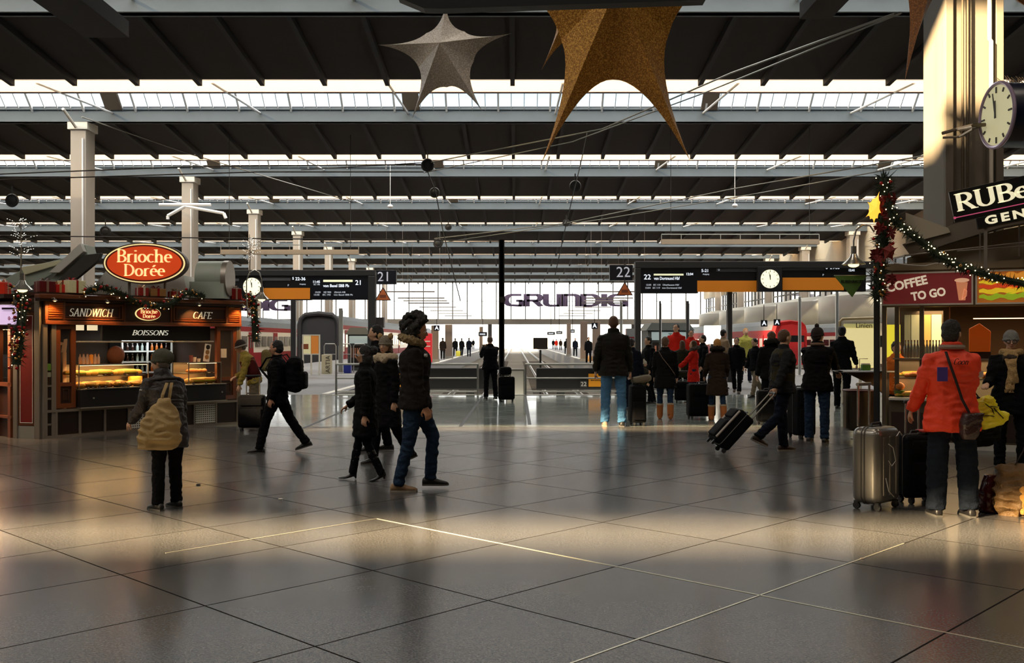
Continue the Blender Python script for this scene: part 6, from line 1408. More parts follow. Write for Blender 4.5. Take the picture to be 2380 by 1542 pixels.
g = MB(); g.prism([(-.16,z0),(.12,z0),(.13,z1-.12),(-.02,z1),(-.16,z1-.08)],-.1,.1); g.build('box_body', mat('orange_box', C8(228,98,24), .55, emit=C8(228,98,24), es=.15), t, bevel=.01); g = MB(); g.b2((-.16,-.08,0),(.13,.08,z0)); g.build('stand', m_wood2, t)
qb(mat('lamp_line', (1,.85,.5), .5, emit=(1,.7,.35), es=3), ((Q.x(2262,.9),.9,Q.z(2262,742,.9)),(Q.x(2400,.9),.93,Q.z(2262,740,.9))), name='lamp_strip')
person('snack seller in yellow-lit rear room of the right kiosk behind the left pane', 2083, Y=15.2, h=1.5, face=270, coatm=cloth('seller_orange',(220,120,50)), hair=('short','dark'), q=3)
t = thing('light_board', 'small yellow-green lit panel behind the seller in the right kiosk', 'light panel', Q.w(Q.x(2080,1.6),1.6,0), Q.a); g = MB(); g.b2((-.14,0,0),(.14,.05,Q.z(2080,755,1.6))); g.build('panel', mat('panel_lime', C8(235,220,60), .5, emit=C8(235,220,60), es=.7), t)
# glasses / bottles in two rows on the shelf
pj = None
for r_ in range(2):
    for i in range(13):
        px = 2104+i*7.2; d = .3+r_*.1; z = 1.2705 if r_ == 0 else 1.2705
        p = Q.w(Q.x(px,d), d, 1.27 if r_ == 0 else 1.27)
        if pj is None:
            pj = bottle_proto('drink_bottle', 'small clear bottle with copper cap in the rows on the snack counter', mat('bottle_clear', C8(150,150,135), .12, spec=.9), p, Q.a, .2 , .02, mat('cap_copper', C8(170,110,70), .3, .6), 'bottles on the snack counter')
        else: dup(pj, p, sc=(1,1,1.0 if r_ == 0 else 1.28))
# sandwiches in the glazed counter
sp_ = {}
def qbake(kind, lab, px, d, z, rz, mi, group, **k):
    p = Q.w(Q.x(px,d), d, z); key = (kind, mi, group)
    if key in sp_: return dup(sp_[key], p, Q.a+rz, sc=1.4)
    sp_[key] = {'c': croissant, 'r': roll, 'b': baguette}[kind](lab, p, Q.a+rz, m_br[mi], group=group, **k); return sp_[key]
for i, px in enumerate((2105,2118,2131,2144)): qbake('b','long filled baguette in the lower part of the snack counter', px, .04+.05*(i % 2), .7105, .35, 0, 'baguettes in the snack counter', L=.3)
for i, px in enumerate((2110,2125,2140,2152,2290,2300,2310,2322)): qbake('r','dark bread roll on the upper shelf of the snack counter', px, .12, .9905, .3*i, 1, 'rolls on the upper shelf of the snack counter')
for i, px in enumerate((2104,2120,2136,2295,2308,2330,2345)): qbake('b','flat filled bread lying in the rear of the snack counter', px, .3, .9905, .1*i, 0, 'filled breads in the rear of the snack counter', L=.22)
t = thing('plastic_tub', 'clear tub of orange snacks and green salad at the left end of the snack counter', 'tub', Q.w(Q.x(2090,.05),.05,.7105), Q.a); g = MB(); g.lathe([(.06,0),(.075,.08),(.075,.09)],16); g.build('green_fill', mat('salad_green', C8(75,110,30), .6, var=.4, vs=40), t, True); g = MB(); g.ell((0,0,.15),(.075,.07,.06),14,8); g.build('orange_fill', mat('snack_orange', C8(220,130,55), .6, var=.3, vs=40), t, True)
# advertising boards
def board(px0, px1, lab, m_, nm):
    a, c = Q.x(px0), Q.x(px1); t = thing(nm, lab, 'sign', Q.w(a,-.02,2.02), Q.a); g = MB(); g.frame(0,0,c-a,.47,.022,-.07,0); g.build('frame', mat('white_frame', C8(225,215,200), .4), t); g = MB(); g.b2((.02,-.045,.02),(c-a-.02,-.005,.45)); g.build('plate', m_, t); return t, c-a
t, w_ = board(2050,2262,'maroon advertising board reading coffee to go with a paper cup picture, over the snack counter', mat('maroon', C8(105,34,36), .45, emit=C8(130,44,42), es=.3, var=.2, vs=6), 'coffee_sign')
m_chalk = mat('chalk_white', C8(240,225,200), .6, emit=C8(240,220,190), es=.5)
lettering('COFFEE', .17, m_chalk, t, w_*.28, -.048, .30, tilt=R(-12), fit=w_*.46, bold=.006); lettering('TO GO', .16, m_chalk, t, w_*.52, -.048, .15, tilt=R(-9), fit=w_*.38, bold=.006)
M = Matrix.Translation((w_*.88,-.05,.22)); g = MB(); g.prism([(-.075,.1),(.075,.09),(.045,-.16),(-.04,-.16)],-.004,0,M); g.build('cup_picture', mat('cup_orange', C8(235,150,105), .5, emit=C8(235,150,105), es=.35), t)
g = MB(); g.prism([(.095*cos(2*pi*i/24),.03*sin(2*pi*i/24)+.12) for i in range(24)],-.008,-.004,M); g.build('lid_picture', mat('cup_pale', C8(250,190,150), .5, emit=C8(250,190,150), es=.4), t)
g = MB(); g.tube([(.0,-.006,-.15),(.06,-.006,-.1),(.065,-.006,-.03),(.03,-.006,.0),(.02,-.006,-.06),(.0,-.006,-.15)], [(.012,.003)]*6, 6, False); 
for v_ in range(len(g.v)): g.v[v_] = M @ g.v[v_]
g.build('hand_picture', mat('cup_pale'), t)
t, w_ = board(2267,2560,'bright picture board of a yellow, red and green sandwich at the right edge', mat('sand_back', C8(190,110,40), .5, emit=C8(190,110,40), es=.3, var=.3, vs=8), 'sandwich_sign')
for nm, z, h, c_, am in (('lettuce_layer',.07,.05,(150,175,35),.02),('cheese_layer',.15,.05,(240,200,40),.015),('tomato_layer',.22,.04,(215,70,30),.012),('cheese_layer',.28,.035,(245,215,60),.015),('bread_layer',.34,.06,(235,150,50),.02)):
    n_ = 26; top = [(w_*.03+w_*.9*i/n_, z+h+am*sin(i*1.9)+.035*sin(pi*i/n_)) for i in range(n_+1)]; bot = [(w_*.03+w_*.9*i/n_, z+am*sin(i*1.3+1)-.0) for i in range(n_+1)]
    g = MB(); g.prism(bot+top[::-1],-.052,-.046); g.build(nm, mat('pic_'+nm, C8(*c_), .5, emit=C8(*c_), es=.5, var=.25, vs=14), t)
# arched roof boards and the black name sign
def fl(px, py, Y): return P(px,py,Y)
t = thing('arched_roof', 'curved beige roof boards rising over the snack kiosk toward the right', 'roof structure', Q.w(0,.2,2.62), Q.a)
def ql(px, py, d=.2): p = Q.pt(px,py,d); return (p.x, p.z-2.62)
g = MB(); g.prism([ql(2108,625),(ql(2400,625)[0],ql(2400,625)[1]),ql(2400,520),ql(2330,535),ql(2210,565),ql(2108,600)],0,.1); g.build('lower_board', mat('beige_board', C8(150,136,112), .6, var=.1, vs=2), t)
g = MB(); g.prism([ql(2100,572),ql(2210,528),ql(2330,480),ql(2400,455),ql(2400,520),ql(2330,532),ql(2210,568),ql(2120,600)],-.25,0); g.build('upper_board', mat('taupe_board', C8(110,100,86), .6, var=.1, vs=2), t)
g = MB(); g.prism([ql(2108,500),ql(2205,535),ql(2210,545),ql(2108,572)],-.3,-.25); g.build('pale_wing', mat('pale_board', C8(176,166,146), .6), t)
g = MB(); [g.tube([(ql(a,b_)[0],-.3,ql(a,b_)[1]),(ql(c,d)[0],-.3,ql(c,d)[1])], .012, 6) for a,b_,c,d in ((2105,598,2400,566),(2225,588,2400,575),(2278,545,2278,612),(2367,530,2367,600))]; g.build('edge_tubes', m_kmet, t, True)
sg = thing('name_sign', 'black shop sign with big ivory letters and a thin pink line, upper right', 'sign', P(2215,515,13.2), R(-20))
tl_ = -R(10.5); M = Matrix.Rotation(tl_,4,'Y'); s_ = 13.2/FPX
g = MB(); g.b2((.02,0,-.02),(2.6,.1,.40),M); g.b2((.28,0,-.17),(2.6,.1,-.02),M); g.build('board', mat('sign_black', C8(14,12,12), .35), sg, bevel=.006)
g = MB(); stroke_text(g, 'RUBen', .235, x0=.07, z0=.115, a=.085, b=.04, serif=.1, depth=.012, y=-.001, center=False, fit=1.10, M=M); g.build('lettering', mat('sign_ivory2', C8(245,238,205), .5, emit=C8(245,235,195), es=.7), sg)
g = MB(); g.b2((.03,-.008,.035),(2.5,-.002,.048),M); g.cyl(M @ V((.03,-.01,.041)), M @ V((.03,-.002,.041)), .018, 12); g.build('pink_line', mat('pink', C8(215,90,130), .5, emit=C8(215,90,130), es=.4), sg)
me = lettering('GENUSS', .15, mat('sign_ivory2'), sg, 0, 0, 0, bold=.006, space=1.35, fit=.95); me.location = M @ V((.85,-.006,-.085)); me.rotation_euler = (Matrix.Rotation(tl_,3,'Y') @ Matrix.Rotation(pi/2,3,'X')).to_euler()
for x in (.38,.95): g = MB(); g.b2((x,.04,-.65),(x+.04,.08,-.1)); g.build('support', m_kmet, sg)
# poinsettia column, glowing star, garland on the right
t = garland('thick fir and poinsettia column standing at the left corner of the snack kiosk', [P(a,b_,13.9) for a, b_ in ((2056,415),(2054,470),(2056,530),(2048,590),(2042,660),(2040,690))], .15, 11, 20, 30, 420, 'fir_column', red=6)
m_poin = mat('poinsettia_red', C8(104,14,12), .8, var=.3, vs=20)
rg = random.Random(9); fb = None
for i in range(18):
    p = P(rg.uniform(2018,2076), rg.uniform(460,650), rg.uniform(13.62,13.74))-t.location
    g = MB(); ax = V((rg.gauss(0,.4),-1,rg.gauss(0,.4))).normalized(); u_ = ax.cross(V((0,0,1))).normalized(); v_ = ax.cross(u_)
    for k in range(6):
        a = 2*pi*k/6+i; dr = u_*cos(a)+v_*sin(a); sd_ = dr.cross(ax); r_ = rg.uniform(.07,.12)
        g.add([p+ax*.01, p+dr*r_*.5+sd_*r_*.28+ax*.02, p+dr*r_, p+dr*r_*.5-sd_*r_*.28+ax*.02, p+dr*r_*.5-ax*.01], [(0,1,2,3),(0,3,4),(0,4,1),(4,3,2),(4,2,1)])
    g.build('poinsettia', m_poin, t)
def star3(name, lab, tips, inn, cen, Y, dep, m, wires=True, n=10, rz=0):
    C_ = P(*cen, Y); t = thing(name, lab, 'star', C_, 0)
    L = lambda q: V(P(*q, Y))-C_
    tips = [L(q) for q in tips]; inn = [L(q) for q in inn]; N = len(tips); g = MB()
    for sgn in (-1, 1):
        apex = V((0,sgn*dep,0))
        for i in range(N):
            T = tips[i]
            for I, flip in ((inn[i-1], False), (inn[i], True)):
                vs = []; fs = []
                for k in range(n+1):
                    u = k/n; ridge = V((0,0,0)).lerp(T, u); ridge.y = sgn*dep*(1-u)**1.15
                    a = I.lerp(T, u); ctrl = I.lerp(T, .5); inward = (V((0,0,0)).lerp(T,.38)-ctrl); edge = I*(1-u)**2+T*u*u+(ctrl+inward*.72)*2*u*(1-u)
                    edge.y = 0; vs += [ridge, edge]
                for k in range(n):
                    f = (2*k, 2*k+1, 2*k+3, 2*k+2); fs.append(f if (flip ^ (sgn > 0)) else f[::-1])
                g.add(vs, fs)
    o = g.build('star_body', m, t, True)
    if wires:
        top = max(tips, key=lambda q: q.z); g = MB(); zt = (CZ if Y < 29 else 13.5)-C_.z; g.tube([top, V((top.x,0,zt))], .006, 5); g.build('suspension_wire', m_steel, t)
    return t
def glitter(name, rgb, r2):
    m = mat(name, C8(*rgb), .5, .15, var=0); nt = m.node_tree; b = nt.nodes['Principled BSDF']; tc = nt.nodes.new('ShaderNodeTexCoord'); n = nt.nodes.new('ShaderNodeTexVoronoi'); n.inputs['Scale'].default_value = 110; nt.links.new(tc.outputs['Object'], n.inputs[0]); cr = nt.nodes.new('ShaderNodeValToRGB'); nt.links.new(n.outputs['Color'], cr.inputs[0])
    c = C8(*rgb); d = C8(*r2); cr.color_ramp.elements[0].position = .35; cr.color_ramp.elements[0].color = (*[x*.8 for x in c],1); cr.color_ramp.elements[1].position = .95; cr.color_ramp.elements[1].color = (*d,1); nt.links.new(cr.outputs[0], b.inputs['Base Color'])
    return m
m_sil = glitter('silver_glitter', (205,198,190), (250,246,240)); m_gol = glitter('gold_glitter', (176,116,42), (250,195,90)); m_gol2 = glitter('bronze_glitter', (120,74,30), (170,110,50))
star3('hanging_star', 'silver glittering five-pointed star hanging from the roof, left of the gold one', [(1037,8),(877,104),(957,276),(1122,260),(1188,78)], [(991,77),(973,157),(1039,203),(1101,143),(1079,73)], (1026,116), 12.0, .30, m_sil)
star3('hanging_star', 'large gold glittering star hanging at the top, cut by the frame edge', [(1430,-330),(1100,-90),(1257,383),(1605,376),(1760,-100)], [(1320,-80),(1304,92),(1424,185),(1555,78),(1540,-90)], (1424,0), 9.0, .42, m_gol)
star3('hanging_star', 'small gold star of which one tip shows left behind the large gold star', [(1345,-230),(1215,-60),(1258,164),(1450,100),(1480,-70)], [(1300,-70),(1293,60),(1345,90),(1395,20),(1385,-70)], (1335,0), 12.5, .30, m_gol)
star3('hanging_star', 'bronze star at the top right of which only one long lower tip shows', [(2170,-560),(1890,-330),(2103,189),(2420,40),(2450,-380)], [(2075,-300),(2088,-60),(2200,-40),(2280,-160),(2260,-310)], (2175,-180), 9.5, .45, m_gol2)
star3('lit_star', 'glowing yellow-orange star lamp fixed in the fir column', [(2044,445),(2016,470),(2012,505),(2031,522),(2048,495)], [(2028,462),(2019,488),(2022,510),(2040,508),(2046,470)], (2033,484), 13.6, .07, mat('lit_star', (1,.55,.08), .5, emit=(1,.42,.04), es=1.6), wires=False, n=4)
star3('paper_star', 'dark red paper star at the foot of the fir column', [(2068,560),(2045,575),(2052,610),(2078,612),(2088,575)], [(2058,573),(2054,590),(2066,600),(2078,590),(2076,573)], (2066,586), 13.65, .05, mat('star_red', C8(120,24,16), .6), wires=False, n=4)
garland('long fir garland with warm fairy lights sloping over the boards of the snack kiosk', [P(a,b_,12.9) for a, b_ in ((2062,470),(2080,512),(2110,540),(2150,568),(2190,600),(2235,622),(2280,636),(2330,650),(2400,664))], .085, 12, 4, 70, 520)
bell('bell-shaped metal lamp on an arched neck left of the fir column', 1984, 615, 13.9, .75, [(2032,540),(2022,525),(2005,523),(1990,535),(1984,560),(1984,600)])
# green pointed sign
t = thing('green_pennant', 'green downward-pointing shop pennant with dark lettering hanging below the bell lamp', 'sign', P(1981,641,13.9), 0); s_ = 13.9/FPX
g = MB(); g.prism([(-42*s_,0),(0,-50*s_),(34*s_,0)][::-1],0,.02); g.build('pennant', mat('pennant_green', C8(86,118,48), .55), t); lettering('RUBENBAUER', .06, mat('ink_dark', C8(25,32,18), .6), t, 0, -.004, -14*s_, fit=.32)
g = MB(); g.tube([(-42*s_,.01,0),(36*s_,.01,0)], .008, 6); g.tube([(36*s_,.01,0),(56*s_,.1,0)], .008, 6); g.build('rod', m_kmet, t)
# white cable loop
pts = [(2064,600),(2080,612),(2110,616),(2150,618),(2175,612),(2210,616)]
t = thing('cable', 'thin white cable sagging above the maroon board', 'cable', P(2064,600,13.6)); g = MB(); g.tube([P(a,b_,13.6)-P(2064,600,13.6) for a, b_ in pts], .006, 6); g.build('cable_run', m_bargl, t)
# square concourse pillar with pipes behind the kiosk
YC = 17.5; wpx = lambda px: GX(px,YC)
t = thing('pillar', 'broad square steel pillar with pipes rising behind the snack kiosk', 'pillar', (wpx(2262),YC,0)); hw2 = (2330-2195)/2/FPX*YC
g = MB(); g.b2((-hw2,0,0),(hw2,.9,CZ)); g.b2((-hw2,-.06,0),(-hw2+.14,0,CZ)); g.b2((hw2-.14,-.06,0),(hw2,0,CZ)); g.build('shaft', mat('pillar_paint', C8(112,104,92), .6, var=.1, vs=1), t, bevel=.01)
g = MB(); [g.tube([(x,-.1,2.2),(x,-.1,CZ)], r_, 8) for x, r_ in ((-hw2+.28,.025),(-hw2+.37,.02))]; g.build('pipe', m_qmet, t, True)
g = MB(); g.tube([(.27,-.1,2.3),(.27,-.1,HZ(100,YC)),(.24,-.1,HZ(95,YC)),(.24,-.1,CZ)], .035, 8); g.build('downpipe', mat('pipe_white', C8(225,215,200), .5), t, True)
YD = 15.2
t = thing('station_clock', 'big two-sided round clock on a bracket at the pillar, seen at an angle', 'clock', (GX(2317,YD),YD,HZ(268,YD)), R(-87)); r_ = 74/FPX*YD
g = MB(); g.cyl((0,.02,0),(0,1.1,0),r_*1.0,48); g.build('drum', mat('drum_navy', C8(22,24,46), .35), t, True)
g = MB(); g.tube([(r_*1.0*cos(2*pi*i/48),.0,r_*1.0*sin(2*pi*i/48)) for i in range(48)], .03, 8, closed=True); g.build('rim', mat('clock_rim', C8(185,165,190), .3, .4), t, True)
dial(t, 0, -.0, 0, r_*.95, mat('clock_cream_glow', C8(235,228,180), .5, emit=C8(235,228,180), es=.35), mat('mark_grey', C8(60,55,45), .5))  # cream dial brightened by a glow in place of sunlight
g = MB(); rg = random.Random(2)
for i in range(26):
    y = .05+i*.04; a = R(90+rg.uniform(-8,8)); g.tube([(cos(a)*r_,y,sin(a)*r_),(cos(a+.2)*r_*1.22,y+.05,sin(a+.2)*r_*1.22)], .004, 4); g.tube([(cos(a-.2)*r_,y,sin(a-.2)*r_),(cos(a+.0)*r_*1.22,y-.05,sin(a)*r_*1.22)], .004, 4)
g.build('bird_spikes', mat('spike_tan', C8(190,160,120), .4, .4), t)
g = MB(); o0 = t.location; MI = (Matrix.Translation(o0) @ Matrix.Rotation(R(-87),4,'Z')).inverted()
g.tube([MI @ P(2190,310,YC-.4), MI @ P(2225,300,YC-.6), MI @ P(2262,292,YD+.3), MI @ P(2290,290,YD+.3)], .03, 8); g.tube([MI @ P(2192,320,YC-.4), MI @ P(2230,318,YC-.6), MI @ P(2262,300,YD+.3)], .022, 8); g.tube([MI @ P(2230,300,YC-.05), MI @ P(2275,292,YD+.35)], .04, 8); g.build('bracket', m_qmet, t, True)
# dark board hanging just above the view
t = thing('ceiling_board', 'black board hanging in front of the stars, only its lower edge showing at the top', 'board', P(1300,10,7.5)); s_ = 7.5/FPX
g = MB(); g.prism([((x-1300)*s_,(10-y)*s_) for x, y in ((925,-6),(985,19),(1030,20),(1640,0),(1640,-300),(925,-300))],0,.12); g.build('board', mat('board_black', C8(12,12,16), .5), t)
g = MB(); [g.tube([(x,.06,300*s_),(x,.06,CZ-t.location.z)], .012, 6) for x in (-.9,.9)]; g.build('hanger', m_steel, t)
# two dark light troughs at the top
for px0, px1, y1, lab in ((150,300,88,'dark hanging trough running away at the top left'),(1860,1930,45,'dark hanging trough at the top right near the bronze star')):
    Y = 24.0; zb = HZ(y1,Y); x1 = GX(px1,Y); x0 = x1-(1.4 if px0 < 1000 else -.0)
    t = thing('hanging_trough', lab, 'light trough', (GX(px1,Y),Y,zb)); sg_ = 1
    w2_ = 1.05 if px0 < 1000 else .75
    g = MB(); g.b2((-w2_,-14,0),(0,0,.4)); g.build('trough', m_dark, t, bevel=.01)
    g = MB(); [g.tube([(-w2_/2,y,.4),(-w2_/2,y,CZ-zb)], .02, 5) for y in (-12,-2)]; g.build('hanger', m_steel, t)
# high table and litter bin
t = thing('high_table', 'standing table with thin dark top at the left corner of the snack kiosk', 'table', (GX(2005,14.6),14.6,0)); zt = HZ(861,14.6); s_ = 14.6/FPX
g = MB(); g.rbox((0,0,zt-.015),(118*s_,.5,.03),.014,2); g.build('table_top', mat('table_black', C8(20,18,18), .25), t, True); g = MB(); g.b2((-59*s_,-.252,zt-.022),(59*s_,-.248,zt-.004)); g.build('edge_strip', m_bargl, t)
g = MB(); g.prism([(59*s_,zt-.03),(-40*s_,zt-.03),(30*s_,zt-.25),(59*s_,zt-.42)],-.02,.02); g.build('bracket_plate', mat('bronze_plate', C8(92,76,58), .4, .4), t); g = MB(); g.b2((52*s_,-.03,0),(60*s_,.03,zt-.03)); g.build('leg', m_black, t)
t = thing('napkin_box', 'green and white napkin holder on the standing table', 'holder', (GX(2012,14.6),14.6,zt)); g = MB(); g.b2((-.06,-.04,0),(.06,.04,.08)); g.build('green_box', mat('box_green', C8(80,130,50), .5), t); g = MB(); g.b2((-.055,-.035,.08),(.055,.035,.1)); g.build('napkins', mat('paper'), t)
t = thing('wire_stand', 'small black wire menu stand on the standing table', 'stand', (GX(1998,14.55),14.55,zt)); g = MB(); g.tube([(0,0,0),(0,0,.17),(.12,0,.17)], .005, 5); g.tube([(0,-.05,.005),(0,.05,.005)], .005, 5); g.build('wire', m_black, t)
t = thing('litter_bin', 'round brushed-steel litter bin with dark red rim beside the standing table', 'bin', (GX(1998,15.3),15.3,0)); r_ = 37/FPX*15.3; z0 = HZ(1000,15.3); z1 = HZ(908,15.3)
g = MB(); g.lathe([(r_*.9,z0),(r_,z0+.03),(r_,z1),(r_*.93,z1),(r_*.9,z1-.05)], 36); g.build('drum', mat('brushed_steel', C8(120,108,92), .3, .85, var=.1, vs=3), t, True)
g = MB(); g.tube([(r_*cos(2*pi*i/36),r_*sin(2*pi*i/36),z1) for i in range(36)], .014, 8, closed=True); g.build('rim', mat('rim_red', C8(90,26,24), .4), t, True)
g = MB(); g.cyl((-.06,0,0),(-.06,0,z0+.02),.014,8); g.cyl((-.06,0,0),(-.06,0,.012),.08,14); g.build('foot', m_galv, t, True)
m_wire = mat('catenary_wire', C8(38,36,34), .5, .3)
# ================= trains, platform furniture, wires =================
m_tred = mat('train_red', C8(140,24,28), .6, spec=.2); m_tgrey = mat('train_roof', C8(92,100,106), .5, var=.15, vs=1.2); m_tcream = mat('train_pale', C8(222,214,196), .4); m_tglass = mat('train_glass', C8(20,22,26), .1, spec=.8)
def train(lab, xf, y0, L, w_, side, H=3.5, nose=False, arch=False, light=False):
    """car body with its visible flank at x = xf; side = +1 when the flank looks toward +x"""
    t = thing('train', lab, 'train', (xf,y0,-1.05)); s = side; zb = .5; zt = H+1.05; xs_ = lambda d: -s*d
    prof = [(0,zb),(0,zt-.9),(.12,zt-.45),(.45,zt-.12),(w_/2,zt),(w_-.45,zt-.12),(w_-.12,zt-.45),(w_,zt-.9),(w_,zb)]
    ys = [0,.35,.9,L] if nose else [0,L]
    g = MB(); vs = []; n = len(prof)
    for i, y in enumerate(ys):
        k = 1 if not nose else (.72,.9,1,1)[i]
        for d, z in prof: vs.append((xs_(w_/2+(d-w_/2)*(k if nose else 1)), y+(.5*(z-zb)/(zt-zb) if nose and i == 0 else 0), zb+(z-zb)*(1 if not nose else (.9,.97,1,1)[i])))
    fs = [(a*n+j, a*n+(j+1) % n, (a+1)*n+(j+1) % n, (a+1)*n+j) for a in range(len(ys)-1) for j in range(n)]+[tuple(range(n)), tuple((len(ys)-1)*n+j for j in reversed(range(n)))]
    g.add(vs, fs); g.build('body', m_tcream if not light else m_tred, t, bevel=0)
    # roof skin, red stripe and skirt as thin outer panels
    def skin_(z0, z1, m, nm, d0=0, d1=0, y0_=0.0): g = MB(); g.add([(xs_(d0)+s*.02,y0_,z0),(xs_(d0)+s*.02,L,z0),(xs_(d1)+s*.02,L,z1),(xs_(d1)+s*.02,y0_,z1)], [(0,1,2,3)] if s > 0 else [(3,2,1,0)]); g.build(nm, m, t); return g
    yy = .9 if nose else 0
    skin_(zt-.9,zt-.45,m_tgrey,'roof_edge',0,.12,yy); skin_(zt-.45,zt-.12,m_tgrey,'roof_panel',.12,.45,yy); skin_(zt-.12,zt,m_tgrey,'roof_top',.45,w_/2,yy)
    skin_(zt-1.25,zt-.9,m_tred,'red_stripe',0,0,yy); skin_(zb,zb+1.15,m_tred,'red_skirt',0,0,yy)
    y = yy+1.0; i = 0
    while y < min(L-2, 46):
        g = MB()
        if i % 4 == 1: g.b2((s*.03,y,zb+.4),(s*.05,y+1.3,zt-1.3)); o = g.build('door', m_tred, t); g = MB(); g.b2((s*.05,y+.2,zb+1.5),(s*.06,y+.55,zt-1.6)); g.b2((s*.05,y+.75,zb+1.5),(s*.06,y+1.1,zt-1.6)); g.build('door_glass', m_tglass, o)
        else: g.b2((s*.03,y,zb+1.6),(s*.05,y+1.5,zt-1.6)); g.build('window', m_tglass, t)
        y += 1.9; i += 1
    for y in (3.2, min(L-4, 20)): g = MB(); g.b2((-s*.2,y,.36),(-s*(w_-.2),y+2.6,.6)); [g.cyl((-s*.1,y+q,.68),(-s*.25,y+q,.68),.42,18) for q in (.4,2.2)]; g.build('bogie', m_black, t)
    # front end
    xm = xs_(w_/2); g = MB(); g.b2((xm-w_*.36,-.03 if not nose else .28,zb+1.5),(xm+w_*.36,.02 if not nose else .5,zb+2.5)); g.build('front_window', m_tglass, t)
    if arch:
        g = MB(); g.prism([(xs_(d),z) for d, z in prof],-.12,-.04); g.build('dark_end', mat('arch_dark', C8(44,44,46), .6), t)
        g = MB(); P_ = [(xs_(d),-.25,z) for d, z in prof]; g.tube(P_, .2, 8); g.build('gangway_arch', mat('arch_dark', C8(44,44,46), .6), t, True)
    if light:
        for q in (-1,1): g = MB(); g.cyl((xm+q*w_*.3,.1,zb+.9),(xm+q*w_*.3,.3,zb+.9),.14,14); g.build('headlight', mat('headlight', (1,.9,.7), .4, emit=(1,.75,.5), es=6), t)
    return t
train('red and pale double-deck train with grey roof seen left of the portal post', -20, 56, 46, 2.8, 1, 3.45)
train('red train with a dark arched end standing behind the left portal', -14.3, 80, 90, 3.1, 1, 3.7, arch=True)
train('bright red train with lit nose at the right side, seen between the posts', 22, 84, 60, 3.0, -1, 3.3, nose=True, light=True)
train('further red and pale train right of the one with the lit nose', 30, 88, 80, 3.0, -1, 3.2)
area('train_glow', (19.8, 85, 2.5), 500, (1,.6,.35), 3, 3, (R(90),0,R(-70)))

def legs_board(lab, px0, px1, y0, y1, yb, Y, cols, name='poster_board'):
    t = thing(name, lab, 'poster board', (GX((px0+px1)/2,Y),Y,0)); w_ = (px1-px0)/FPX*Y; zb = HZ(y1,Y); zt = HZ(y0,Y)
    g = MB(); g.frame(-w_/2,zb,w_/2,zt,.05,-.05,.03); [g.b2((x-.03,-.04,0),(x+.03,.02,zb)) for x in (-w_/2+.03,0,w_/2-.03)]; g.build('frame', m_tcream, t)
    n = len(cols)
    for i, c in enumerate(cols): g = MB(); g.b2((-w_/2+.05+i*(w_-.1)/n,-.03,zb+.05),(-w_/2+.03+(i+1)*(w_-.1)/n,.0,zt-.05)); g.build('poster', mat('poster_%d_%d' % (c[0],c[2]), C8(*c), .5, emit=C8(*c), es=.25), t)
    return t
t = legs_board('two-part poster board on legs with cream and orange posters, left of the glass cages', 703, 744, 778, 825, 873, 43.5, ((225,215,165),(205,125,50)))
g = MB(); g.b2((-.42,-.04,HZ(812,43.5)),(-.12,-.03,HZ(800,43.5))); g.build('poster_print', mat('print_brown', C8(150,80,40), .5), t)
t = legs_board('large yellow-lit map panel headed Linien behind the standing table', 1954, 2044, 748, 858, 900, 24.0, ((235,225,150),), 'map_panel')
g = MB(); zb = HZ(858,24); zt = HZ(748,24); w_ = 90/FPX*24
g.b2((-w_/2+.04,-.05,zb+.03),(w_/2-.04,-.035,zt-.16)); g.build('lit_map', mat('map_lit', C8(240,225,150), .5, emit=C8(245,228,165), es=.62, var=.12, vs=3), t)
g = MB(); g.tube([(-w_/2-.03,-.03,zb-.2),(-w_/2-.03,-.03,zt),(-w_/2+.03,-.03,zt+.06),(w_/2,-.03,zt+.09)], .035, 8); g.build('curved_edge', mat('panel_edge', C8(180,160,120), .4, .3), t, True)
lettering('Linien', .17, mat('ink_olive', C8(70,60,25), .6), t, w_*.08, -.06, zt-.1)
# advert block, service kiosks
def shop(lab, px0, px1, y0, yb, Y, sign, m_front, txt=None):
    t = thing('platform_shop', lab, 'shop', (GX((px0+px1)/2,Y),Y,0)); w_ = (px1-px0)/FPX*Y; H = HZ(y0,Y)
    g = MB(); g.b2((-w_/2,0,0),(w_/2,2.4,H-.35)); g.build('body', m_front, t); g = MB(); g.prism([(-w_/2-.1,H-.35),(w_/2+.1,H-.35),(w_/2-.15,H),(-w_/2+.15,H)],-.15,2.5); g.build('roof', mat('shop_roof', C8(100,104,100), .6), t)
    g = MB(); g.b2((-w_*.42,-.06,H-.8),(w_*.42,-.0,H-.42)); g.build('sign_band', mat('band_pale', C8(170,185,185), .5, emit=C8(170,190,190), es=.25), t)
    if txt: lettering(txt, .3, mat('ink_green', C8(40,80,60), .5), t, w_*.1, -.07, H-.61)
    g = MB(); g.b2((-w_*.4,-.04,.2),(w_*.4,-.0,H-.9)); g.build('window_front', mat('shop_glass', C8(30,24,22), .2), t)
    rg = random.Random(int(px0)); g0 = None
    for r_ in range(5):
        for c_ in range(8):
            if g0 is None: g = MB(); g.b2((-w_*.02,-.06,-.1),(w_*.02,-.045,.1)); g0 = g.build('magazine', mat('mag_a', C8(190,120,90), .5), t); o = g0
            else: o = g0.copy(); COL.objects.link(o); o.parent = t
            o.location = (-w_*.33+c_*w_*.094, 0, .75+r_*(H-1.8)/5)
    return t
shop('dark newspaper kiosk with pale sign band behind the woman in sunglasses', 808, 858, 762, 858, 50, 1, mat('shop_dark', C8(70,74,72), .6))
shop('dark glass tool kiosk with pale blue sign band behind the crowd at track 22', 1506, 1608, 751, 860, 46, 1, mat('shop_dark'), 'Tool')
t = thing('glass_cage', 'row of tall galvanised luggage-cage frames behind the left portal', 'cage', (GX(795,47),47,0))
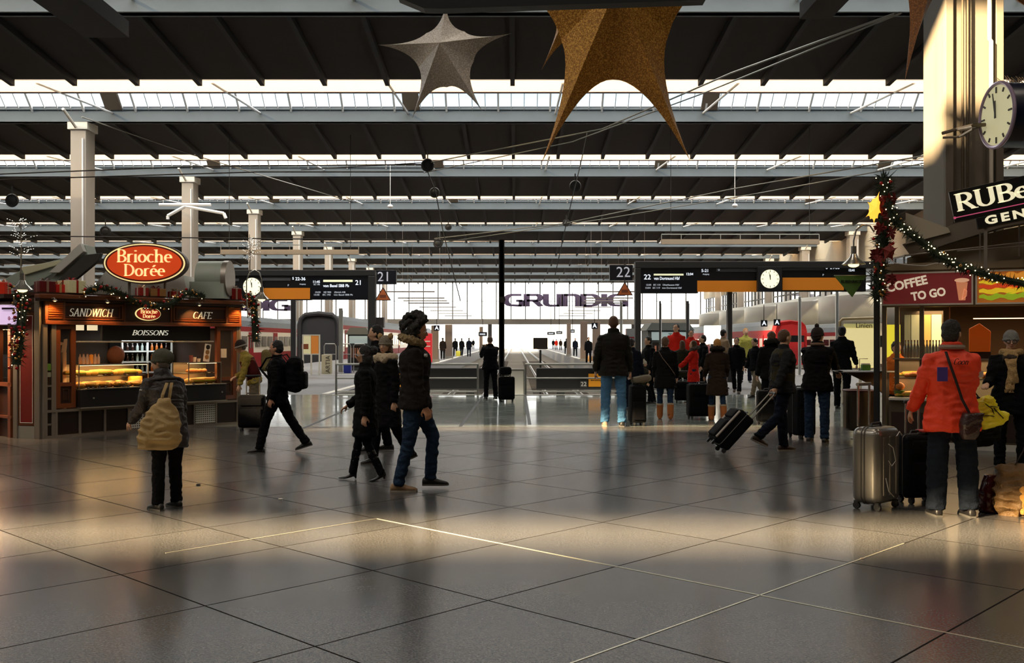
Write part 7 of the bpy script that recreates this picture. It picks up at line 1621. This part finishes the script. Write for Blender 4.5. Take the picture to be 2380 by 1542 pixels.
for i in range(3):
    g = MB(); x = -.85+i*.7; z1 = HZ(800,47); z2 = HZ(824,47)
    g.tube([(x,0,0),(x,0,z1-.1),(x+.06,0,z1),(x+.5,0,z1),(x+.56,0,z1-.1),(x+.56,0,0)], .025, 6); g.tube([(x,0,z2),(x+.56,0,z2)], .02, 6); g.build('cage_frame', m_galv, t, True)
for lab, px0, px1, y0, yb, Y, c, nm, cat in (('small blue bin under the glass cages',798,815,848,862,46,(20,40,130),'blue_bin','bin'),('beige advertising block with dark vertical letters on the left floor',747,769,825,868,45,(190,180,150),'advert_block','advert'),('bright red advertising pillar on the left platform behind the curly-haired man',984,1004,776,832,58,(200,40,45),'advert_pillar','advert'),
    ('grey and red ticket machine right behind the tall man in jeans',1456,1487,764,850,38,(165,35,40),'ticket_machine','ticket machine'),('glowing white screen panel behind the crowd at track 22',1640,1676,757,800,36,(255,250,235),'light_screen','screen'),
    ('dark loudspeaker-like cabinet on the left portal post',872,892,738,762,38.2,(55,52,50),'cabinet_box','cabinet')):
    t = thing(nm, lab, cat, (GX((px0+px1)/2,Y),Y,0)); w_ = (px1-px0)/FPX*Y; zb = max(0,HZ(yb,Y)); zt = HZ(y0,Y)
    if nm in ('ticket_machine','advert_pillar','blue_bin','advert_block'): zb = 0
    em = dict(emit=C8(*c), es=2.2) if nm == 'light_screen' else (dict(emit=C8(*c), es=.3) if nm == 'advert_pillar' else {})
    g = MB(); g.b2((-w_/2,0,zb),(w_/2,.35,zt)); g.build('body', mat('bk_'+nm, C8(*c), .5, **em), t, bevel=.02)
    if nm == 'ticket_machine': g = MB(); g.b2((-w_/2,-.02,zt-.32),(w_/2,.02,zt)); g.build('top_box', mat('machine_grey', C8(120,122,124), .5), t); g = MB(); g.b2((-w_*.3,-.03,zt-.8),(w_*.1,0,zt-.5)); g.build('screen', m_tglass, t)
    if nm == 'advert_pillar':
        g = MB(); g.b2((-w_/2,-.02,0),(w_/2,.3,.25)); g.build('base', mat('pillar_base', C8(150,160,205), .5), t); g = MB(); [g.b2((-w_*.3,-.02,zt*q),(w_*.3,-.0,zt*q+.06)) for q in (.35,.6,.75)]; g.build('text_lines', m_tcream, t)
    if nm == 'light_screen': g = MB(); g.b2((-w_*.1,.1,0),(w_*.1,.3,zb)); g.build('foot', m_frame, t)
    if nm == 'advert_block': o = lettering('ARTIA', .28, m_frame, t, w_*.2, -.01, zt*.5, tilt=R(-90))
def asign(px, py, Y, lab, ch='A', w_=.34):
    t = thing('platform_sign', lab, 'sign', P(px,py,Y)); g = MB(); g.b2((-w_/2,0,-w_/2),(w_/2,.08,w_/2)); g.build('box', m_board, t); lettering(ch, w_*.95, m_lit, t, 0, -.01, 0, bold=.006); g = MB(); g.tube([(0,.04,w_/2),(0,.04,w_/2+.8)], .02, 5); g.build('rod', m_frame, t)
asign(1015, 763, 60, 'dark square platform sign with a white letter A above the left platform'); asign(1382, 758, 55, 'dark square platform sign with a white letter A above the right platform')
asign(1776, 752, 52, 'dark square sign with white letter A, left of the two by the red train'); asign(1806, 750, 52, 'dark square sign with white letter A, right of the two by the red train')
for px0, px1, y0, y1, Y, lab in ((1112,1132,772,782,95,'small dark hanging display far down the left platform'),(1272,1290,772,779,95,'small dark hanging display far down the right platform, left one'),(1293,1307,770,777,88,'small dark hanging display far down the right platform, right one'),(1326,1336,766,774,80,'small dark sign box above the walking figures on the right platform')):
    t = thing('hanging_display', lab, 'display', P((px0+px1)/2,y1,Y)); w_ = (px1-px0)/FPX*Y; h = (y1-y0)/FPX*Y; g = MB(); g.b2((-w_/2,0,0),(w_/2,.2,h)); g.build('box', m_board, t); g = MB(); g.b2((-w_*.35,-.02,h*.3),(w_*.3,0,h*.65)); g.build('text', m_lit2, t); g = MB(); g.tube([(0,.1,h),(0,.1,h+3)], .03, 5); g.build('rod', m_frame, t)
# platform posts and canopy pillars
for px, y0, Y, w_, lab in ((1011,757,70,.5,'square brown-grey pillar on the left platform beside the red advert'),(1043,755,84,.6,'second square pillar further down the left platform'),(1118,760,120,.4,'thin far pillar on the left platform'),(1386,748,60,.45,'first square pillar of a pair on the right platform beside the tall man'),(1357,748,72,.5,'second square pillar of a pair on the right platform'),(1322,752,96,.4,'far pillar on the right platform above the walking figures')):
    t = thing('platform_pillar', lab, 'pillar', (GX(px,Y),Y,0)); g = MB(); g.b2((-w_/2,-w_/2,0),(w_/2,w_/2,HZ(y0,Y))); g.build('shaft', mat('pillar_brown', C8(120,104,92), .7), t, bevel=.02); g = MB(); g.b2((-w_*.6,-w_*.6,0),(w_*.6,w_*.6,.2)); g.build('base', m_conc, t)
# long platform lights hanging across the view
m_lum = mat('luminaire_grey', C8(120,112,108), .6); proto = None
for s_, grp in ((-1,'long hanging lights over the left platform'),(1,'long hanging lights over the right platform')):
    proto = None
    for i, (z, Y, x0, x1) in enumerate(((6.0,92,7.5,12.5),(6.0,106,7.2,13),(6.0,113,7.2,13.4),(6.0,120,7.2,13.8),(6.0,135,7.2,14),(6.0,151,7,14),(6.0,166,7,14),(6.0,182,7,14))):
        x = s_*(x0+x1)/2
        if proto is None:
            t = thing('platform_light', 'thin long luminaire hanging across the %s platform in front of the bright gable' % ('left' if s_ < 0 else 'right'), 'light', (x,Y,z), 0, grp)
            g = MB(); g.b2((-(x1-x0)/2,-.08,0),((x1-x0)/2,.08,.13)); g.build('housing', m_lum, t); g = MB(); g.tube([(-2,0,.13),(-2,0,7.4)], .012, 4); g.tube([(2,0,.13),(2,0,7.4)], .012, 4); g.build('hanger', m_lum, t); proto = t
        else: dup(proto, (x,Y,z))
for px0, px1, py, Y, lab in ((512,833,586,58,'long pale box girder crossing in front of the left columns'),(1538,1905,562,56,'long thin box girder under the roof at the right')):
    t = thing('girder', lab, 'girder', P((px0+px1)/2,py,Y)); w_ = (px1-px0)/FPX*Y; g = MB(); g.b2((-w_/2,0,-.14),(w_/2,.3,.14)); g.build('beam', mat('girder_tan', C8(140,124,104), .6), t); g = MB(); [g.tube([(x,.15,.1),(x,.15,13.6-t.location.z)], .018, 5) for x in (-w_*.44,w_*.44)]; g.build('hanger', m_wire, t)
    g = MB(); g.tube([(-w_/2,.1,.42),(w_/2,.1,.42)], .025, 5); [g.tube([(-w_/2+w_*i/8,.1,.14),(-w_/2+w_*i/8,.1,.42)], .02, 4) for i in range(9)]; g.build('handrail', m_galv, t)
# overhead wires
m_wirel = mat('wire_pale2', C8(120,118,110), .5, .3)
wi = [([(1000,378,45),(1400,300,38),(1700,170,28),(2080,32,20)],.028,'w','upper contact wire rising to the top right'),([(985,402,45),(1330,330,38),(1640,215,29),(2095,30,20)],.022,'w','second contact wire of the upper pair rising to the right'),([(700,395,48),(990,378,45)],.025,'d','wire running left from the first insulator'),
    ([(0,405,46),(430,388,46),(990,382,46)],.03,'d','black cable crossing the left side at the second beam'),([(0,418,46),(600,400,46),(985,400,46)],.03,'d','lower black cable crossing the left side'),([(0,548,48),(700,556,48),(1165,560,48)],.03,'d','low black cable running to the mast'),
    ([(1010,555,60),(1310,520,55),(1700,440,46),(2190,355,36)],.03,'w','long pale wire crossing to the right column'),([(1040,562,60),(1400,510,54),(1760,450,46),(2190,372,36)],.025,'w','second long pale wire crossing to the right column'),([(190,272,52),(430,355,62),(820,470,75)],.035,'w','thin wire falling from the first left column'),
    ([(994,400,45),(1012,445,45),(1030,540,45),(1070,700,45)],.025,'d','wire hanging from the first insulator'),([(1365,305,39),(1352,370,39),(1337,432,39),(1316,520,39),(1290,640,39)],.02,'d','wire hanging behind the large gold star')]
for pts, r_, k, lab in wi:
    t = thing('overhead_wire', lab, 'wire', P(*pts[0])); o0 = P(*pts[0]); g = MB(); g.tube([P(*q)-o0 for q in pts], r_, 5); g.build('wire', m_wirel if k == 'w' else m_wire, t)
t0 = None
for px, py, Y, r_, lab in ((994,384,45,.3,'insulator cluster on the wire left of centre'),(1010,448,50,.26,'round tension pulley hanging below the wire, left of the gold star'),(1337,433,45,.26,'round pulley hanging under the gold star'),(1018,566,60,.28,'dark round pulley near the mast at roof height'),(1042,528,60,.2,'small pulley above the mast left side'),(1316,518,55,.2,'small pulley right of the mast'),(28,466,45,.3,'dark lamp-like pulley at the far left edge'),(245,539,52,.3,'dark pulley between the two first left columns')):
    t = thing('pulley', lab, 'pulley', P(px,py,Y)); g = MB(); g.tube([(r_*.8*cos(a),0,r_*.8*sin(a)) for a in [2*pi*i/16 for i in range(16)]], r_*.25, 6, closed=True); g.build('wheel', m_wire, t, True); g = MB(); g.ell((0,0,0),(r_*.8,r_*.3,r_*.8),14,8); g.tube([(0,0,r_*.7),(0,0,r_*2.2)], .03, 5); g.build('hub', m_wire, t, True)
t = thing('wire_bracket', 'white spreading bracket arms on the second left column', 'bracket', P(430,480,71)); s_ = 71/FPX
g = MB(); [g.tube([(a*s_,0,b_*s_),(c*s_,0,d*s_)], .12, 6) for a,b_,c,d in ((-60,4,60,4),(0,0,-40,-22),(0,0,90,-16),(-40,-22,-40,-30),(90,-16,95,-28))]; g.build('arms', m_bargl, t)
# dome lamp
for px, py, Y, lab in ((907,480,70,'small white dome lamp under the roof left of the silver star'),(1708,478,70,'small white dome lamp under the roof on the right')):
    t = thing('dome_lamp', lab, 'lamp', P(px,py,Y)); g = MB(); g.ell((0,0,0),(.2,.2,.14),14,8); g.tube([(0,0,.1),(0,0,2.9)], .02, 5); g.build('shade', m_bargl, t, True)
# small bits on the floor
for px, py, lab, c, r_ in ((652,1162,'small white crumb lying on the floor in front of the young man',(225,220,210),.018),(461,1128,'tiny dark scrap on the floor right of the woman with the tote bag',(25,22,20),.02),(2004,1300,'tiny pale scrap on the floor at the bright strip end',(120,110,100),.012)):
    t = thing('litter_scrap', lab, 'litter', G(px,py)); g = MB(); g.ell((0,0,r_*.35),(r_*1.3,r_,r_*.35),10,6); o = g.build('scrap', mat('scrap_%d' % c[0], C8(*c), .6), t, True)
# fill lights added above the camera's view to brighten the concourse
t0 = None
for i, (x, y) in enumerate([(x, y) for y in (-9, 3, 12) for x in (-24, -12, 0, 12)]):
    t = thing('ceiling_lamp', 'added unseen downlight under the concourse ceiling above the picture', 'lamp', (x,y,CZ-.32), 0, 'added fill lights under the concourse ceiling')
    g = MB(); g.frame(-.6,0,.6,.3,.04,-.6,.6); g.build('housing', m_frame, t)
    g = MB(); g.b2((-.55,-.55,.0),(.55,.55,.02)); g.build('diffuser', mat('fill_light', (1,.85,.65), .5, emit=(1,.8,.55), es=3), t)
    area('fill_light', (x,y,CZ-.4), FILL, (1,.86,.70), 1.1, 1.1)
